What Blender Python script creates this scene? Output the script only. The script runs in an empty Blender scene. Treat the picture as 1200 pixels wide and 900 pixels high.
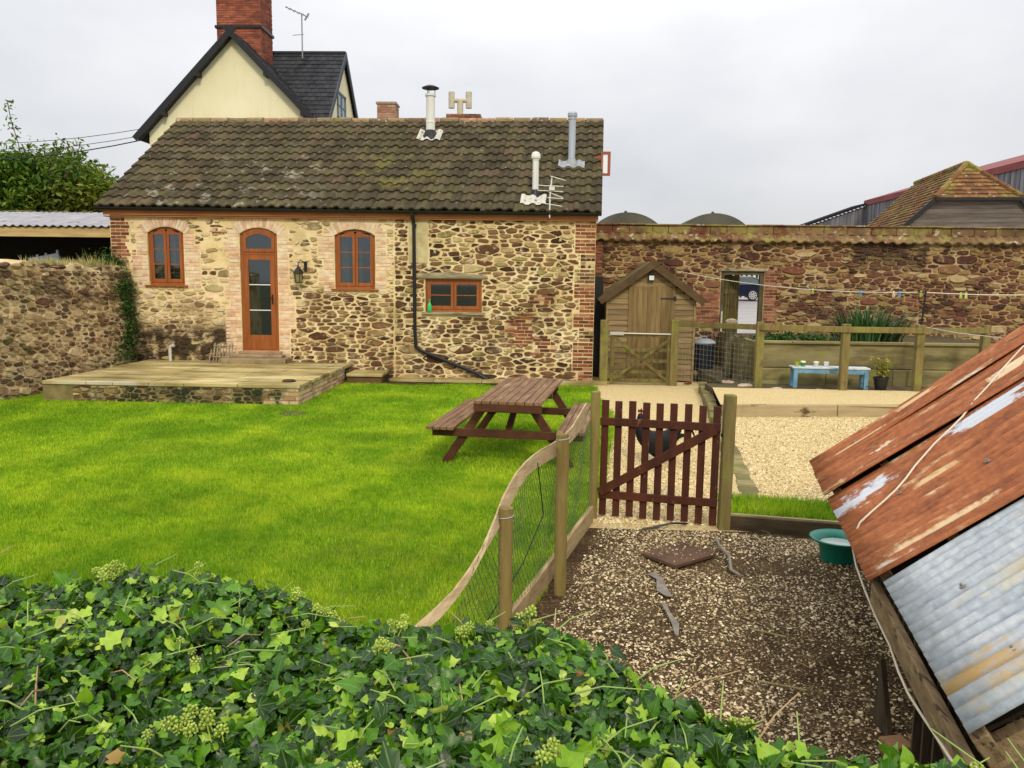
import bpy, math, random
import numpy as np
from mathutils import Vector, Matrix

random.seed(7); RN = np.random.RandomState(11)
scn = bpy.context.scene; COL = scn.collection
R = math.radians

# ---------------------------------------------------------------- camera
H = 2.07
def basis(yaw, pitch, roll):
    y, p, r = R(yaw), R(pitch), R(roll)
    f = Vector((math.sin(y)*math.cos(p), math.cos(y)*math.cos(p), -math.sin(p)))
    rt = Vector((math.cos(y), -math.sin(y), 0)); up = rt.cross(f)
    return f, rt*math.cos(r)+up*math.sin(r), up*math.cos(r)-rt*math.sin(r)
FW, RT, UP = basis(-2.2, 7.3, 0.75)
cd = bpy.data.cameras.new('camera'); cam = bpy.data.objects.new('camera', cd); COL.objects.link(cam)
cd.sensor_width = 36; cd.lens = 28.2; cd.clip_start = .05; cd.clip_end = 3000
m3 = Matrix((RT, UP, -FW)).transposed()
cam.matrix_world = Matrix.Translation((0, 0, H)) @ m3.to_4x4()
scn.camera = cam

# ---------------------------------------------------------------- world, sun, exposure
SUN_EL, SUN_AZ = 37, 168      # azimuth measured clockwise from +Y: behind the camera, a little to its right
w = bpy.data.worlds.new('World'); scn.world = w; w.use_nodes = True
nt = w.node_tree; nt.nodes.clear()
def wn(t, **k):
    n = nt.nodes.new(t)
    for a, b in k.items(): setattr(n, a, b)
    return n
out = wn('ShaderNodeOutputWorld'); bg = wn('ShaderNodeBackground'); nt.links.new(bg.outputs[0], out.inputs[0])
bg.inputs[1].default_value = .1
sky = wn('ShaderNodeTexSky', sky_type='NISHITA', sun_disc=False, sun_elevation=R(SUN_EL), sun_rotation=R(SUN_AZ))
tc = wn('ShaderNodeTexCoord'); sep = wn('ShaderNodeSeparateXYZ'); nt.links.new(tc.outputs['Generated'], sep.inputs[0])
mr = wn('ShaderNodeMapRange'); nt.links.new(sep.outputs[2], mr.inputs[0])
mr.inputs[1].default_value = 0.0; mr.inputs[2].default_value = 1.0; mr.inputs[3].default_value = 5.7; mr.inputs[4].default_value = 15.5
mp = wn('ShaderNodeMapping'); mp.inputs['Scale'].default_value = (1.6, 1.6, 3.4); nt.links.new(tc.outputs['Generated'], mp.inputs[0])
nz = wn('ShaderNodeTexNoise'); nz.inputs['Scale'].default_value = 1.5; nz.inputs['Detail'].default_value = 5; nt.links.new(mp.outputs[0], nz.inputs[0])
cr = wn('ShaderNodeValToRGB'); nt.links.new(nz.outputs[0], cr.inputs[0])
cr.color_ramp.elements[0].position = .3; cr.color_ramp.elements[0].color = (.79, .805, .84, 1)
cr.color_ramp.elements[1].position = .7; cr.color_ramp.elements[1].color = (1.12, 1.11, 1.125, 1)
vm = wn('ShaderNodeVectorMath', operation='SCALE'); nt.links.new(cr.outputs[0], vm.inputs[0]); nt.links.new(mr.outputs[0], vm.inputs['Scale'])
mx = wn('ShaderNodeMix', data_type='RGBA'); mx.inputs[0].default_value = .93
nt.links.new(sky.outputs[0], mx.inputs[6]); nt.links.new(vm.outputs[0], mx.inputs[7]); nt.links.new(mx.outputs[2], bg.inputs[0])

sl = bpy.data.lights.new('sun', 'SUN'); sl.energy = 1.5; sl.angle = R(10); sl.color = (1, .89, .71)
so = bpy.data.objects.new('sun', sl); COL.objects.link(so)
sd = Vector((math.sin(R(SUN_AZ))*math.cos(R(SUN_EL)), math.cos(R(SUN_AZ))*math.cos(R(SUN_EL)), math.sin(R(SUN_EL))))
so.rotation_euler = sd.to_track_quat('Z', 'Y').to_euler(); so.location = sd*30
scn.view_settings.view_transform = 'Standard'; scn.view_settings.look = 'None'
scn.view_settings.exposure = 0.25; scn.view_settings.gamma = 1; scn.view_settings.use_curve_mapping = False
try: scn.cycles.max_bounces = 6; scn.cycles.transparent_max_bounces = 12
except Exception: pass

# ---------------------------------------------------------------- materials
MATS = {}
def hexl(*c): return tuple(c[:3])+(1,)
class NT:
    def __init__(s, name):
        s.m = bpy.data.materials.new(name); s.m.use_nodes = True; s.t = s.m.node_tree; s.t.nodes.clear()
        s.o = s.n('ShaderNodeOutputMaterial'); s.b = s.n('ShaderNodeBsdfPrincipled'); s.l(s.b.outputs[0], s.o.inputs[0])
        s.geo = s.n('ShaderNodeNewGeometry')
    def n(s, t, **k):
        x = s.t.nodes.new(t)
        for a, b in k.items(): setattr(x, a, b)
        return x
    def l(s, a, b): s.t.links.new(a, b)
    def coord(s, kind, stretch):
        if kind == 'pos': src = s.geo.outputs['Position']
        elif kind == 'uv': src = s.n('ShaderNodeTexCoord').outputs['UV']
        else: src = s.n('ShaderNodeTexCoord').outputs['Object']
        m = s.n('ShaderNodeMapping'); m.inputs['Scale'].default_value = stretch; s.l(src, m.inputs[0]); return m.outputs[0]
    def noise(s, vec, scale, detail=5, rough=.55, dist=0):
        x = s.n('ShaderNodeTexNoise'); x.inputs['Scale'].default_value = scale; x.inputs['Detail'].default_value = detail
        x.inputs['Roughness'].default_value = rough; x.inputs['Distortion'].default_value = dist; s.l(vec, x.inputs[0]); return x.outputs[0]
    def ramp(s, fac, cols, interp='LINEAR'):
        x = s.n('ShaderNodeValToRGB'); cr = x.color_ramp; cr.interpolation = interp
        while len(cr.elements) < len(cols): cr.elements.new(.5)
        for e, (p, c) in zip(cr.elements, cols): e.position = p; e.color = hexl(*c)
        s.l(fac, x.inputs[0]); return x.outputs[0]
    def mix(s, fac, a, b, mode='MIX'):
        x = s.n('ShaderNodeMix', data_type='RGBA', blend_type=mode)
        for sock, v in ((0, fac), (6, a), (7, b)):
            if hasattr(v, 'is_linked') or hasattr(v, 'links'): s.l(v, x.inputs[sock])
            else: x.inputs[sock].default_value = v if sock == 0 else hexl(*v)
        return x.outputs[2]
    def math(s, op, a, b=0., c=None):
        x = s.n('ShaderNodeMath', operation=op)
        for i, v in enumerate((a, b, c)):
            if v is None: continue
            if hasattr(v, 'links'): s.l(v, x.inputs[i])
            else: x.inputs[i].default_value = v
        return x.outputs[0]
    def mapr(s, v, a, b, c=0., d=1., smooth=True):
        x = s.n('ShaderNodeMapRange', interpolation_type='SMOOTHSTEP' if smooth else 'LINEAR')
        s.l(v, x.inputs[0])
        for i, k in enumerate((a, b, c, d)): x.inputs[i+1].default_value = k
        return x.outputs[0]
    def region(s, vec, reg, soft, jitter=0):
        sp = s.n('ShaderNodeSeparateXYZ'); s.l(vec, sp.inputs[0]); f = None
        jn = s.noise(vec, 1.6, 3) if jitter else None
        for ax, (a, b) in reg.items():
            v = sp.outputs['xyz'.index(ax)]
            if jitter: v = s.math('ADD', v, s.math('MULTIPLY', s.math('SUBTRACT', jn, .5), jitter))
            g = s.math('MULTIPLY', s.mapr(v, a-soft, a+soft), s.mapr(v, b-soft, b+soft, 1., 0.))
            f = g if f is None else s.math('MULTIPLY', f, g)
        return f

def surf(name, cols, scale=4, detail=6, stretch=(1, 1, 1), rough=.85, spec=.3, bump=.4, bscale=None, bdist=.01,
         island=None, iamt=1., ivar=.0, spots=(), metal=0, trans=0, coord='pos', ndist=0, coat=0, rrange=None):
    """base colour ramp over noise; optional ramp over each loose piece; patches laid on top"""
    if name in MATS: return MATS[name]
    N = NT(name); v = N.coord(coord, stretch); raw = N.coord(coord, (1, 1, 1))
    nf = N.noise(v, scale, detail, .6, ndist)
    col = N.ramp(nf, cols)
    if island:
        ri = N.geo.outputs['Random Per Island']
        col = N.mix(iamt, col, N.ramp(ri, island))
        col = N.mix(.55, col, N.ramp(nf, [(.25, (.45, .45, .45)), (.5, (1, 1, 1)), (.75, (1.5, 1.5, 1.5))]), 'MULTIPLY')
    elif ivar:
        ri = N.geo.outputs['Random Per Island']
        col = N.mix(1., col, N.ramp(ri, [(0, (1-ivar,)*3), (1, (1+ivar,)*3)]), 'MULTIPLY')
    for sp in spots:
        c, sc, lo, hi = sp[:4]; o = sp[4] if len(sp) > 4 else {}
        vv = N.coord(coord, o['stretch']) if 'stretch' in o else raw
        f = N.mapr(N.noise(vv, sc, o.get('detail', 5), .62), lo, hi)
        if 'amt' in o: f = N.math('MULTIPLY', f, o['amt'])
        if 'reg' in o: f = N.math('MULTIPLY', f, N.region(raw, o['reg'], o.get('soft', .2), o.get('jit', 0)))
        col = N.mix(f, col, c, o.get('mode', 'MIX'))
    N.l(col, N.b.inputs['Base Color'])
    N.b.inputs['Roughness'].default_value = rough
    if rrange: N.l(N.mapr(nf, .3, .7, rrange[0], rrange[1]), N.b.inputs['Roughness'])
    N.b.inputs['Specular IOR Level'].default_value = spec
    N.b.inputs['Metallic'].default_value = metal
    if coat: N.b.inputs['Coat Weight'].default_value = coat
    if bump:
        bn = N.noise(v, bscale or scale*4, 5, .65)
        bp = N.n('ShaderNodeBump'); bp.inputs['Strength'].default_value = bump; bp.inputs['Distance'].default_value = bdist
        N.l(bn, bp.inputs['Height']); N.l(bp.outputs[0], N.b.inputs['Normal'])
    if trans:
        tr = N.n('ShaderNodeBsdfTranslucent'); N.l(col, tr.inputs[0]); ms = N.n('ShaderNodeMixShader'); ms.inputs[0].default_value = trans
        N.l(N.b.outputs[0], ms.inputs[1]); N.l(tr.outputs[0], ms.inputs[2]); N.l(ms.outputs[0], N.o.inputs[0])
    MATS[name] = N.m
    return N.m

def glass(name='pane glass', tint=(.5, .6, .6)):
    if name in MATS: return MATS[name]
    N = NT(name); g = N.n('ShaderNodeBsdfGlossy'); g.inputs['Roughness'].default_value = .03; g.inputs[0].default_value = hexl(.9, .95, 1)
    t = N.n('ShaderNodeBsdfTransparent'); t.inputs[0].default_value = hexl(*tint)
    fr = N.n('ShaderNodeFresnel'); fr.inputs[0].default_value = 1.5
    f = N.math('ADD', fr.outputs[0], .07); ms = N.n('ShaderNodeMixShader')
    N.l(f, ms.inputs[0]); N.l(t.outputs[0], ms.inputs[1]); N.l(g.outputs[0], ms.inputs[2]); N.l(ms.outputs[0], N.o.inputs[0])
    MATS[name] = N.m; return N.m

# ---------------------------------------------------------------- mesh helpers
class MB:
    def __init__(s): s.v = []; s.f = []; s.m = []; s.uv = None
    def add(s, vs, fs, mi=0):
        b = len(s.v); s.v.extend([tuple(x) for x in vs]); s.f.extend([tuple(b+i for i in f) for f in fs]); s.m.extend([mi]*len(fs)); return s
    def box(s, x0, x1, y0, y1, z0, z1, mi=0):
        return s.add([(x0, y0, z0), (x1, y0, z0), (x1, y1, z0), (x0, y1, z0), (x0, y0, z1), (x1, y0, z1), (x1, y1, z1), (x0, y1, z1)],
                     [(0, 3, 2, 1), (4, 5, 6, 7), (0, 1, 5, 4), (1, 2, 6, 5), (2, 3, 7, 6), (3, 0, 4, 7)], mi)
    def beam(s, p, q, w, h, up=(0, 0, 1), mi=0, taper=1.):
        p, q, up = Vector(p), Vector(q), Vector(up); d = (q-p).normalized(); x = d.cross(up)
        if x.length < 1e-4: x = d.cross(Vector((0, 1, 0)))
        x.normalize(); y = x.cross(d)
        vs = [c+x*(w/2*a*k)+y*(h/2*b*k) for c, k in ((p, 1), (q, taper)) for a, b in ((-1, -1), (1, -1), (1, 1), (-1, 1))]
        return s.add(vs, [(3, 2, 1, 0), (4, 5, 6, 7), (0, 1, 5, 4), (1, 2, 6, 5), (2, 3, 7, 6), (3, 0, 4, 7)], mi)
    def tube(s, pts, r, n=8, mi=0, caps=True):
        pts = [Vector(p) for p in pts]; rs = r if isinstance(r, (list, tuple)) else [r]*len(pts)
        vs = []; prev = None
        for i, p in enumerate(pts):
            d = (pts[min(i+1, len(pts)-1)]-pts[max(i-1, 0)]).normalized()
            x = prev - d*prev.dot(d) if prev is not None else d.cross(Vector((0, 0, 1)))
            if x.length < 1e-4: x = d.cross(Vector((0, 1, 0)))
            x.normalize(); prev = x; y = d.cross(x)
            vs += [p+(x*math.cos(2*math.pi*k/n)+y*math.sin(2*math.pi*k/n))*rs[i] for k in range(n)]
        fs = [(i*n+k, i*n+(k+1) % n, (i+1)*n+(k+1) % n, (i+1)*n+k) for i in range(len(pts)-1) for k in range(n)]
        if caps: fs += [tuple(range(n-1, -1, -1)), tuple(range((len(pts)-1)*n, len(pts)*n))]
        return s.add(vs, fs, mi)
    def lathe(s, prof, n=20, c=(0, 0, 0), mi=0):
        vs = [(c[0]+r*math.cos(2*math.pi*k/n), c[1]+r*math.sin(2*math.pi*k/n), c[2]+z) for r, z in prof for k in range(n)]
        fs = [(i*n+k, i*n+(k+1) % n, (i+1)*n+(k+1) % n, (i+1)*n+k) for i in range(len(prof)-1) for k in range(n)]
        if prof[0][0] > 1e-4: fs.append(tuple(range(n-1, -1, -1)))
        if prof[-1][0] > 1e-4: fs.append(tuple(range((len(prof)-1)*n, len(prof)*n)))
        return s.add(vs, fs, mi)
    def prism(s, poly, d0, d1, fn, mi=0):
        n = len(poly); vs = [fn(a, b, d0) for a, b in poly]+[fn(a, b, d1) for a, b in poly]
        fs = [tuple(range(n-1, -1, -1)), tuple(range(n, 2*n))]+[(i, (i+1) % n, n+(i+1) % n, n+i) for i in range(n)]
        return s.add(vs, fs, mi)
    def ball(s, c, r, n=8, k=5, sc=(1, 1, 1), mi=0):
        vs = [(c[0], c[1], c[2]-r*sc[2])]; fs = []
        for i in range(1, k):
            a = math.pi*i/k
            vs += [(c[0]+r*sc[0]*math.sin(a)*math.cos(2*math.pi*j/n), c[1]+r*sc[1]*math.sin(a)*math.sin(2*math.pi*j/n), c[2]-r*sc[2]*math.cos(a)) for j in range(n)]
        vs.append((c[0], c[1], c[2]+r*sc[2])); L = len(vs)-1
        for j in range(n): fs.append((0, 1+(j+1) % n, 1+j)); fs.append((L, L-n+j, L-n+(j+1) % n))
        for i in range(k-2):
            for j in range(n): a = 1+i*n; fs.append((a+j, a+(j+1) % n, a+n+(j+1) % n, a+n+j))
        return s.add(vs, fs, mi)

def wloc(o):
    l = Vector((0, 0, 0))
    while o is not None: l += o.location; o = o.parent
    return l
def build(name, mb, mat, parent=None, smooth=False, bevel=0, local=False, uvs=None):
    me = bpy.data.meshes.new(name)
    V = np.array(mb.v, dtype=float).reshape(-1, 3)
    off = Vector((0, 0, 0)); loc = Vector((0, 0, 0))
    if parent is not None:
        if not local: off = wloc(parent)
    elif not local:
        lo, hi = V.min(0), V.max(0); loc = Vector(((lo[0]+hi[0])/2, (lo[1]+hi[1])/2, lo[2])); off = loc
    V = V-np.array(off)
    me.from_pydata(V.tolist(), [], mb.f); me.update()
    for m_ in (mat if isinstance(mat, (list, tuple)) else [mat]): me.materials.append(m_)
    if any(mb.m): me.polygons.foreach_set('material_index', mb.m)
    if smooth: me.polygons.foreach_set('use_smooth', [True]*len(me.polygons))
    if uvs is not None:
        ul = me.uv_layers.new(name='UVMap'); li = np.zeros(len(me.loops), dtype=np.int32); me.loops.foreach_get('vertex_index', li)
        ul.data.foreach_set('uv', np.asarray(uvs, dtype=np.float32)[li].ravel())
    o = bpy.data.objects.new(name, me); COL.objects.link(o); o.location = loc
    if parent is not None: o.parent = parent
    if bevel:
        b = o.modifiers.new('bevel', 'BEVEL'); b.width = bevel; b.segments = 2; b.limit_method = 'ANGLE'
    return o
def tag(o, label=None, cat=None, group=None, kind=None):
    if label: o['label'] = label
    if cat: o['category'] = cat
    if group: o['group'] = group
    if kind: o['kind'] = kind
    return o
def thing(name, loc, label, cat, group=None, rz=0):
    o = bpy.data.objects.new(name, None); COL.objects.link(o); o.location = loc; o.rotation_euler.z = rz; o.empty_display_size = .1
    return tag(o, label, cat, group)
def struct(name, mb, mat, **k): return tag(build(name, mb, mat, **k), kind='structure')
def bulk(name, V, F, mat, parent=None, uvs=None, smooth=False):
    """V (n,3) array, F list of equal-length index arrays -> quick big mesh"""
    me = bpy.data.meshes.new(name); off = np.array(wloc(parent)) if parent is not None else np.array([V[:, 0].mean(), V[:, 1].mean(), V[:, 2].min()])
    V = V-off; k = F.shape[1]
    me.vertices.add(len(V)); me.vertices.foreach_set('co', V.astype(np.float32).ravel())
    me.loops.add(F.size); me.loops.foreach_set('vertex_index', F.astype(np.int32).ravel())
    me.polygons.add(len(F)); me.polygons.foreach_set('loop_start', np.arange(0, F.size, k, dtype=np.int32))
    try: me.polygons.foreach_set('loop_total', np.full(len(F), k, dtype=np.int32))
    except Exception: pass
    if smooth: me.polygons.foreach_set('use_smooth', np.ones(len(F), dtype=bool))
    me.update(calc_edges=True)
    if uvs is not None:
        ul = me.uv_layers.new(name='UVMap'); ul.data.foreach_set('uv', uvs[F.ravel()].astype(np.float32).ravel())
    me.materials.append(mat); o = bpy.data.objects.new(name, me); COL.objects.link(o)
    if parent is not None: o.parent = parent
    else: o.location = off
    return o
def copy_tree(o, parent=None):
    c = o.copy(); COL.objects.link(c); c.parent = parent
    for ch in [x for x in o.children]: copy_tree(ch, c)
    return c

# ---------------------------------------------------------------- rubble and brick
def clip(poly, a, b, c):      # keep a*x+b*y<=c
    outp = []
    n = len(poly)
    for i in range(n):
        p, q = poly[i], poly[(i+1) % n]; dp, dq = a*p[0]+b*p[1]-c, a*q[0]+b*q[1]-c
        if dp <= 0: outp.append(p)
        if dp*dq < 0: t = dp/(dp-dq); outp.append((p[0]+(q[0]-p[0])*t, p[1]+(q[1]-p[1])*t))
    return outp
def rubble(u0, u1, v0, v1, rects, rmin=.03, rmax=.1, asp=2., seed=1, gap=.012, tries=9000, pw=2.2, keep=None, course=.55):
    """random rubble cells: returns list of (polygon, size). rects are kept free of stones"""
    rs = np.random.RandomState(seed); P = np.zeros((0, 3))
    cand = np.c_[rs.uniform(u0, u1, tries)/asp, rs.uniform(v0, v1, tries), rmin+(rmax-rmin)*rs.rand(tries)**pw]
    cand[:tries//6, 2] = rmax*rs.uniform(.75, 1, tries//6)*np.where(rs.rand(tries//6) < .12, 1, .5)
    pts = []; arr = np.empty((tries, 3)); n = 0
    for c in cand:
        if n:
            d = np.hypot(arr[:n, 0]-c[0], arr[:n, 1]-c[1])
            if (d < (arr[:n, 2]+c[2])*.86).any(): continue
        arr[n] = c; n += 1
    P = arr[:n]; res = []; rowh = rmin*3.1; P[:, 1] += course*(np.round(P[:, 1]/rowh)*rowh-P[:, 1])
    for i in range(n):
        x, y, r = P[i]; dd = (P[:, 0]-x)**2+(P[:, 1]-y)**2; idx = np.argsort(dd)[1:22]
        poly = [(u0/asp, v0), (u1/asp, v0), (u1/asp, v1), (u0/asp, v1)]; poly = clip(poly, 1, 0, x+.3); poly = clip(poly, -1, 0, -(x-.3)) if poly else poly
        for j in idx:
            X, Y, Q = P[j]; a, b = 2*(X-x), 2*(Y-y); c = X*X+Y*Y-Q*Q-x*x-y*y+r*r
            poly = clip(poly, a, b, c)
            if len(poly) < 3: break
        if len(poly) < 3: continue
        poly = [(p[0]*asp, p[1]) for p in poly]; cx = sum(p[0] for p in poly)/len(poly); cy = sum(p[1] for p in poly)/len(poly)
        ok = True
        for (a0, a1, b0, b1) in rects:
            if max(p[0] for p in poly) <= a0 or min(p[0] for p in poly) >= a1 or max(p[1] for p in poly) <= b0 or min(p[1] for p in poly) >= b1: continue
            dl, dr, db, dt = cx-a0, a1-cx, cy-b0, b1-cy
            mn = min(dl, dr, db*1.6, dt*1.6)
            if mn == dl: poly = clip(poly, 1, 0, a0-.004)
            elif mn == dr: poly = clip(poly, -1, 0, -(a1+.004))
            elif mn == db*1.6: poly = clip(poly, 0, 1, b0-.004)
            else: poly = clip(poly, 0, -1, -(b1+.004))
            if len(poly) < 3: ok = False; break
            cx = sum(p[0] for p in poly)/len(poly); cy = sum(p[1] for p in poly)/len(poly)
        if not ok: continue
        if keep and not keep(cx, cy, rs): continue
        w_ = max(p[0] for p in poly)-min(p[0] for p in poly); h_ = max(p[1] for p in poly)-min(p[1] for p in poly)
        if w_ < .045 or h_ < .028: continue
        g = gap*rs.uniform(.5, 1.7)
        q = []
        for p in poly:
            dx, dy = p[0]-cx, p[1]-cy; L = math.hypot(dx, dy)+1e-6; k = max(.3, 1-g*1.25/L); q.append((cx+dx*k, cy+dy*k))
        # cut corners once, jitter
        s2 = []
        for a in range(len(q)):
            p, p2 = q[a], q[(a+1) % len(q)]; t = rs.uniform(.12, .26)
            s2 += [(p[0]+(p2[0]-p[0])*t, p[1]+(p2[1]-p[1])*t), (p2[0]-(p2[0]-p[0])*t, p2[1]-(p2[1]-p[1])*t)]
        j = min(w_, h_)*.035
        s2 = [(a+rs.uniform(-j, j), b+rs.uniform(-j, j)) for a, b in s2]
        res.append(s2)
    return res
def put_stone(mb, poly, fn, t, mi, rs, top=.78):
    n = len(poly); cx = sum(p[0] for p in poly)/n; cy = sum(p[1] for p in poly)/n
    tx, ty = rs.uniform(-.12, .12), rs.uniform(-.15, .1)
    vs = [fn(a, b, -.006) for a, b in poly]+[fn(cx+(a-cx)*.97, cy+(b-cy)*.95, t*.62) for a, b in poly]
    vs += [fn(cx+(a-cx)*top, cy+(b-cy)*top, t+(a-cx)*tx+(b-cy)*ty) for a, b in poly]
    fs = [(r*n+i, r*n+(i+1) % n, (r+1)*n+(i+1) % n, (r+1)*n+i) for r in (0, 1) for i in range(n)]+[tuple(range(2*n, 3*n))]
    mb.add(vs, fs, mi)
def stones(mb, cells, fn, mi, seed, tmin=.008, tmax=.03):
    rs = random.Random(seed)
    for c in cells: put_stone(mb, c, fn, rs.uniform(tmin, tmax), mi, rs)
def bricks(mb, u0, u1, v0, v1, fn, mi, seed=1, L=.215, h=.065, g=.011, t=.01, ragged=0, ragl=0):
    rs = random.Random(seed); v = v0; row = 0
    while v < v1-.03:
        a = u0+(ragl*rs.random() if ragl else 0); b_ = u1-(ragged*rs.random() if ragged else 0); u = a-(L/2 if row % 2 else 0)
        while u < b_-.02:
            s, e = max(u, a), min(u+L, b_)
            if e-s > .04:
                j = lambda: rs.uniform(-.003, .003)
                p = [(s+g/2+j(), v+g/2+j()), (e-g/2+j(), v+g/2+j()), (e-g/2+j(), min(v+h, v1)-g/2+j()), (s+g/2+j(), min(v+h, v1)-g/2+j())]
                tt = t*rs.uniform(.4, 1.3); vs = [fn(x, y, -.004) for x, y in p]+[fn(x, y, tt) for x, y in p]
                mb.add(vs, [(0, 1, 5, 4), (1, 2, 6, 5), (2, 3, 7, 6), (3, 0, 4, 7), (4, 5, 6, 7)], mi)
            u += L
        v += h+g*.6; row += 1
def wall_sheet(mb, u0, u1, v0, v1, holes, fn, depth, mi=0):
    """front sheet with rectangular holes and their reveals (depth into the wall)"""
    us = sorted({u0, u1, *[h[0] for h in holes], *[h[1] for h in holes]}); vs_ = sorted({v0, v1, *[h[2] for h in holes], *[h[3] for h in holes]})
    for i in range(len(us)-1):
        for j in range(len(vs_)-1):
            cx, cy = (us[i]+us[i+1])/2, (vs_[j]+vs_[j+1])/2
            if any(h[0] < cx < h[1] and h[2] < cy < h[3] for h in holes): continue
            mb.add([fn(us[i], vs_[j], 0), fn(us[i+1], vs_[j], 0), fn(us[i+1], vs_[j+1], 0), fn(us[i], vs_[j+1], 0)], [(0, 1, 2, 3)], mi)
    for a, b, c, d in holes:
        P = [(a, c), (b, c), (b, d), (a, d)]
        for i in range(4):
            p, q = P[i], P[(i+1) % 4]; mb.add([fn(*p, 0), fn(*q, 0), fn(*q, -depth), fn(*p, -depth)], [(0, 1, 2, 3)], mi)

# ================================================================ GROUND
def terr(x, y):
    t = max(0., min(1., (y-19.5)/32)); z = 1.12*t
    return z
gm = MB(); xs = [-400, -200, -100, -60, -40, -25, -15, -9, -4, 0, 4, 9, 15, 25, 40, 60, 100, 200, 400]; ys = [-300, -120, -50, -20, -6, 0, 6, 12, 19.5, 24, 28, 33, 38, 44, 51.5, 70, 120, 300, 800]
vs = [(x, y, terr(x, y)-.03) for y in ys for x in xs]; nx = len(xs)
gm.add(vs, [(j*nx+i, j*nx+i+1, (j+1)*nx+i+1, (j+1)*nx+i) for j in range(len(ys)-1) for i in range(nx-1)])
M_field = surf('field earth', [(.3, (.06, .07, .02)), (.7, (.12, .11, .05))], 1.2, bump=.6, bdist=.05)
struct('ground', gm, M_field)

M_lawn = surf('lawn turf', [(.25, (.10, .20, .005)), (.5, (.175, .30, .008)), (.75, (.36, .42, .018))], 1.0, 10, stretch=(1.1, .8, 1), rough=.95, spec=.1, bump=.9, bscale=60, bdist=.03,
              spots=[((.05, .11, .006), 38, .5, .7, {'amt': .6}), ((.42, .44, .05), 22, .58, .75, {'amt': .45}), ((.09, .21, .006), .55, .5, .7, {'amt': .4}),
                     ((.05, .035, .018), 3, .3, .5, {'reg': {'x': (-4.6, .9), 'y': (15.75, 17)}, 'soft': .25, 'jit': .5}),
                     ((.16, .13, .04), 3, .3, .6, {'reg': {'x': (-2.5, .3), 'y': (3, 6.6)}, 'soft': .8, 'jit': 1.5, 'amt': .4})])
lw = MB(); n = 40
def lawn_edge(y):   # right-hand edge of the grass
    if y < 6.9: return .42-(6.9-y)*.212
    pts = [(6.9, .44), (8, .62), (9.5, .78), (11, .98), (12.2, 1.12), (13.4, 1.02), (14.6, .98), (16.6, 1.05)]
    for (a, b), (c, d) in zip(pts, pts[1:]):
        if a <= y <= c: return b+(d-b)*(y-a)/(c-a)
    return 1.05
ysl = [1.0+i*(16.6-1.0)/60 for i in range(61)]
vs = []
for y in ysl: vs += [(-9.6, y, 0), (lawn_edge(y), y, 0)]
lw.add(vs, [(2*i, 2*i+1, 2*i+3, 2*i+2) for i in range(60)])
struct('lawn', lw, M_lawn)

M_soil = surf('pen soil', [(.3, (.030, .017, .008)), (.55, (.068, .042, .020)), (.75, (.12, .080, .038))], 7, 8, rough=.95, spec=.15, bump=.8, bscale=40, bdist=.02,
              spots=[((.36, .25, .11), 75, .54, .62, {'amt': .75}), ((.04, .02, .01), 1.3, .5, .65, {'amt': .7})])
M_gravel = surf('buff gravel', [(.3, (.42, .29, .11)), (.5, (.66, .51, .24)), (.72, (.80, .68, .38))], 55, 5, rough=.9, spec=.2, bump=.9, bscale=60, bdist=.02,
                spots=[((.16, .10, .045), 85, .60, .68, {'amt': .7}), ((.9, .84, .66), 70, .60, .68, {'amt': .6}), ((.55, .38, .14), 2.5, .5, .75, {'amt': .25}), ((.30, .26, .08), 4, .55, .75, {'amt': .35, 'reg': {'x': (1.9, 4), 'y': (15.4, 18)}})])
E_ = Vector((.2065, .9784, 0)); P_ = Vector((.9784, -.2065, 0))   # directions along and across the pen
so_ = MB(); so_.add([(-.95, 1.0, .004), (3.2, 1.0, .004), (3.4, 6.2, .004), (1.5, 6.9, .004), (.46, 6.95, .004)], [(0, 1, 2, 3, 4)])
struct('pen_ground', so_, M_soil)
EDGE0, EDGE1 = Vector((1.87, 6.75, 0)), Vector((3.16, 15.9, 0))
gp = MB(); vs = []
for i in range(41):
    y = 6.6+i*(18.5-6.6)/40; xl = lawn_edge(min(y, 16.5))+.03*math.sin(y*9)+.02*math.sin(y*23) if y < 16.3 else 1.0
    t = (y-6.75)/(15.9-6.75); xr = (EDGE0+(EDGE1-EDGE0)*t).x if y < 15.9 else 8
    vs += [(xl, y, .008), (xr, y, .008)]
gp.add(vs, [(2*i, 2*i+1, 2*i+3, 2*i+2) for i in range(40)]); struct('gravel_path', gp, M_gravel)
gy = MB(); gy.add([(1.55, 6.68, .0), (9, 6.2, .0), (9, 12.3, .0), (2.72, 12.0, .0)], [(0, 1, 2, 3)]); gy.v = [(x, y, .12) for x, y, z in gy.v]
struct('gravel_yard', gy, M_gravel)
gt = MB(); gt.add([(2.66, 11.95, .285), (9.5, 12.25, .285), (9.5, 13.95, .285), (2.95, 13.95, .285)], [(0, 1, 2, 3)]); struct('gravel_terrace', gt, M_gravel)
M_earth = surf('planting earth', [(.3, (.045, .03, .015)), (.7, (.12, .085, .045))], 6, 8, bump=.8, bscale=30, bdist=.02, spots=[((.3, .24, .12), 60, .6, .7, {'amt': .5}), ((.08, .1, .02), 4, .5, .65)])
te = MB(); te.box(3.3, 10, 13.95, 18.6, -.02, .262); te.box(2.97, 3.3, 13.95, 14.7, -.02, .262); struct('terrace_earth', te, M_earth)
M_conc = surf('yard concrete', [(.3, (.30, .28, .28)), (.7, (.46, .44, .43))], 1.5, 8, stretch=(.4, 2, 1), bump=.3, spots=[((.22, .2, .19), .8, .5, .7, {'stretch': (.2, 2.5, 1), 'amt': .6})])
fy = MB(); yy = [19.1, 24, 28, 33, 38, 44, 51.5, 62]
vs = []
for y in yy: vs += [(-2, y, terr(0, y)+.02), (30, y, terr(0, y)+.02)]
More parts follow.
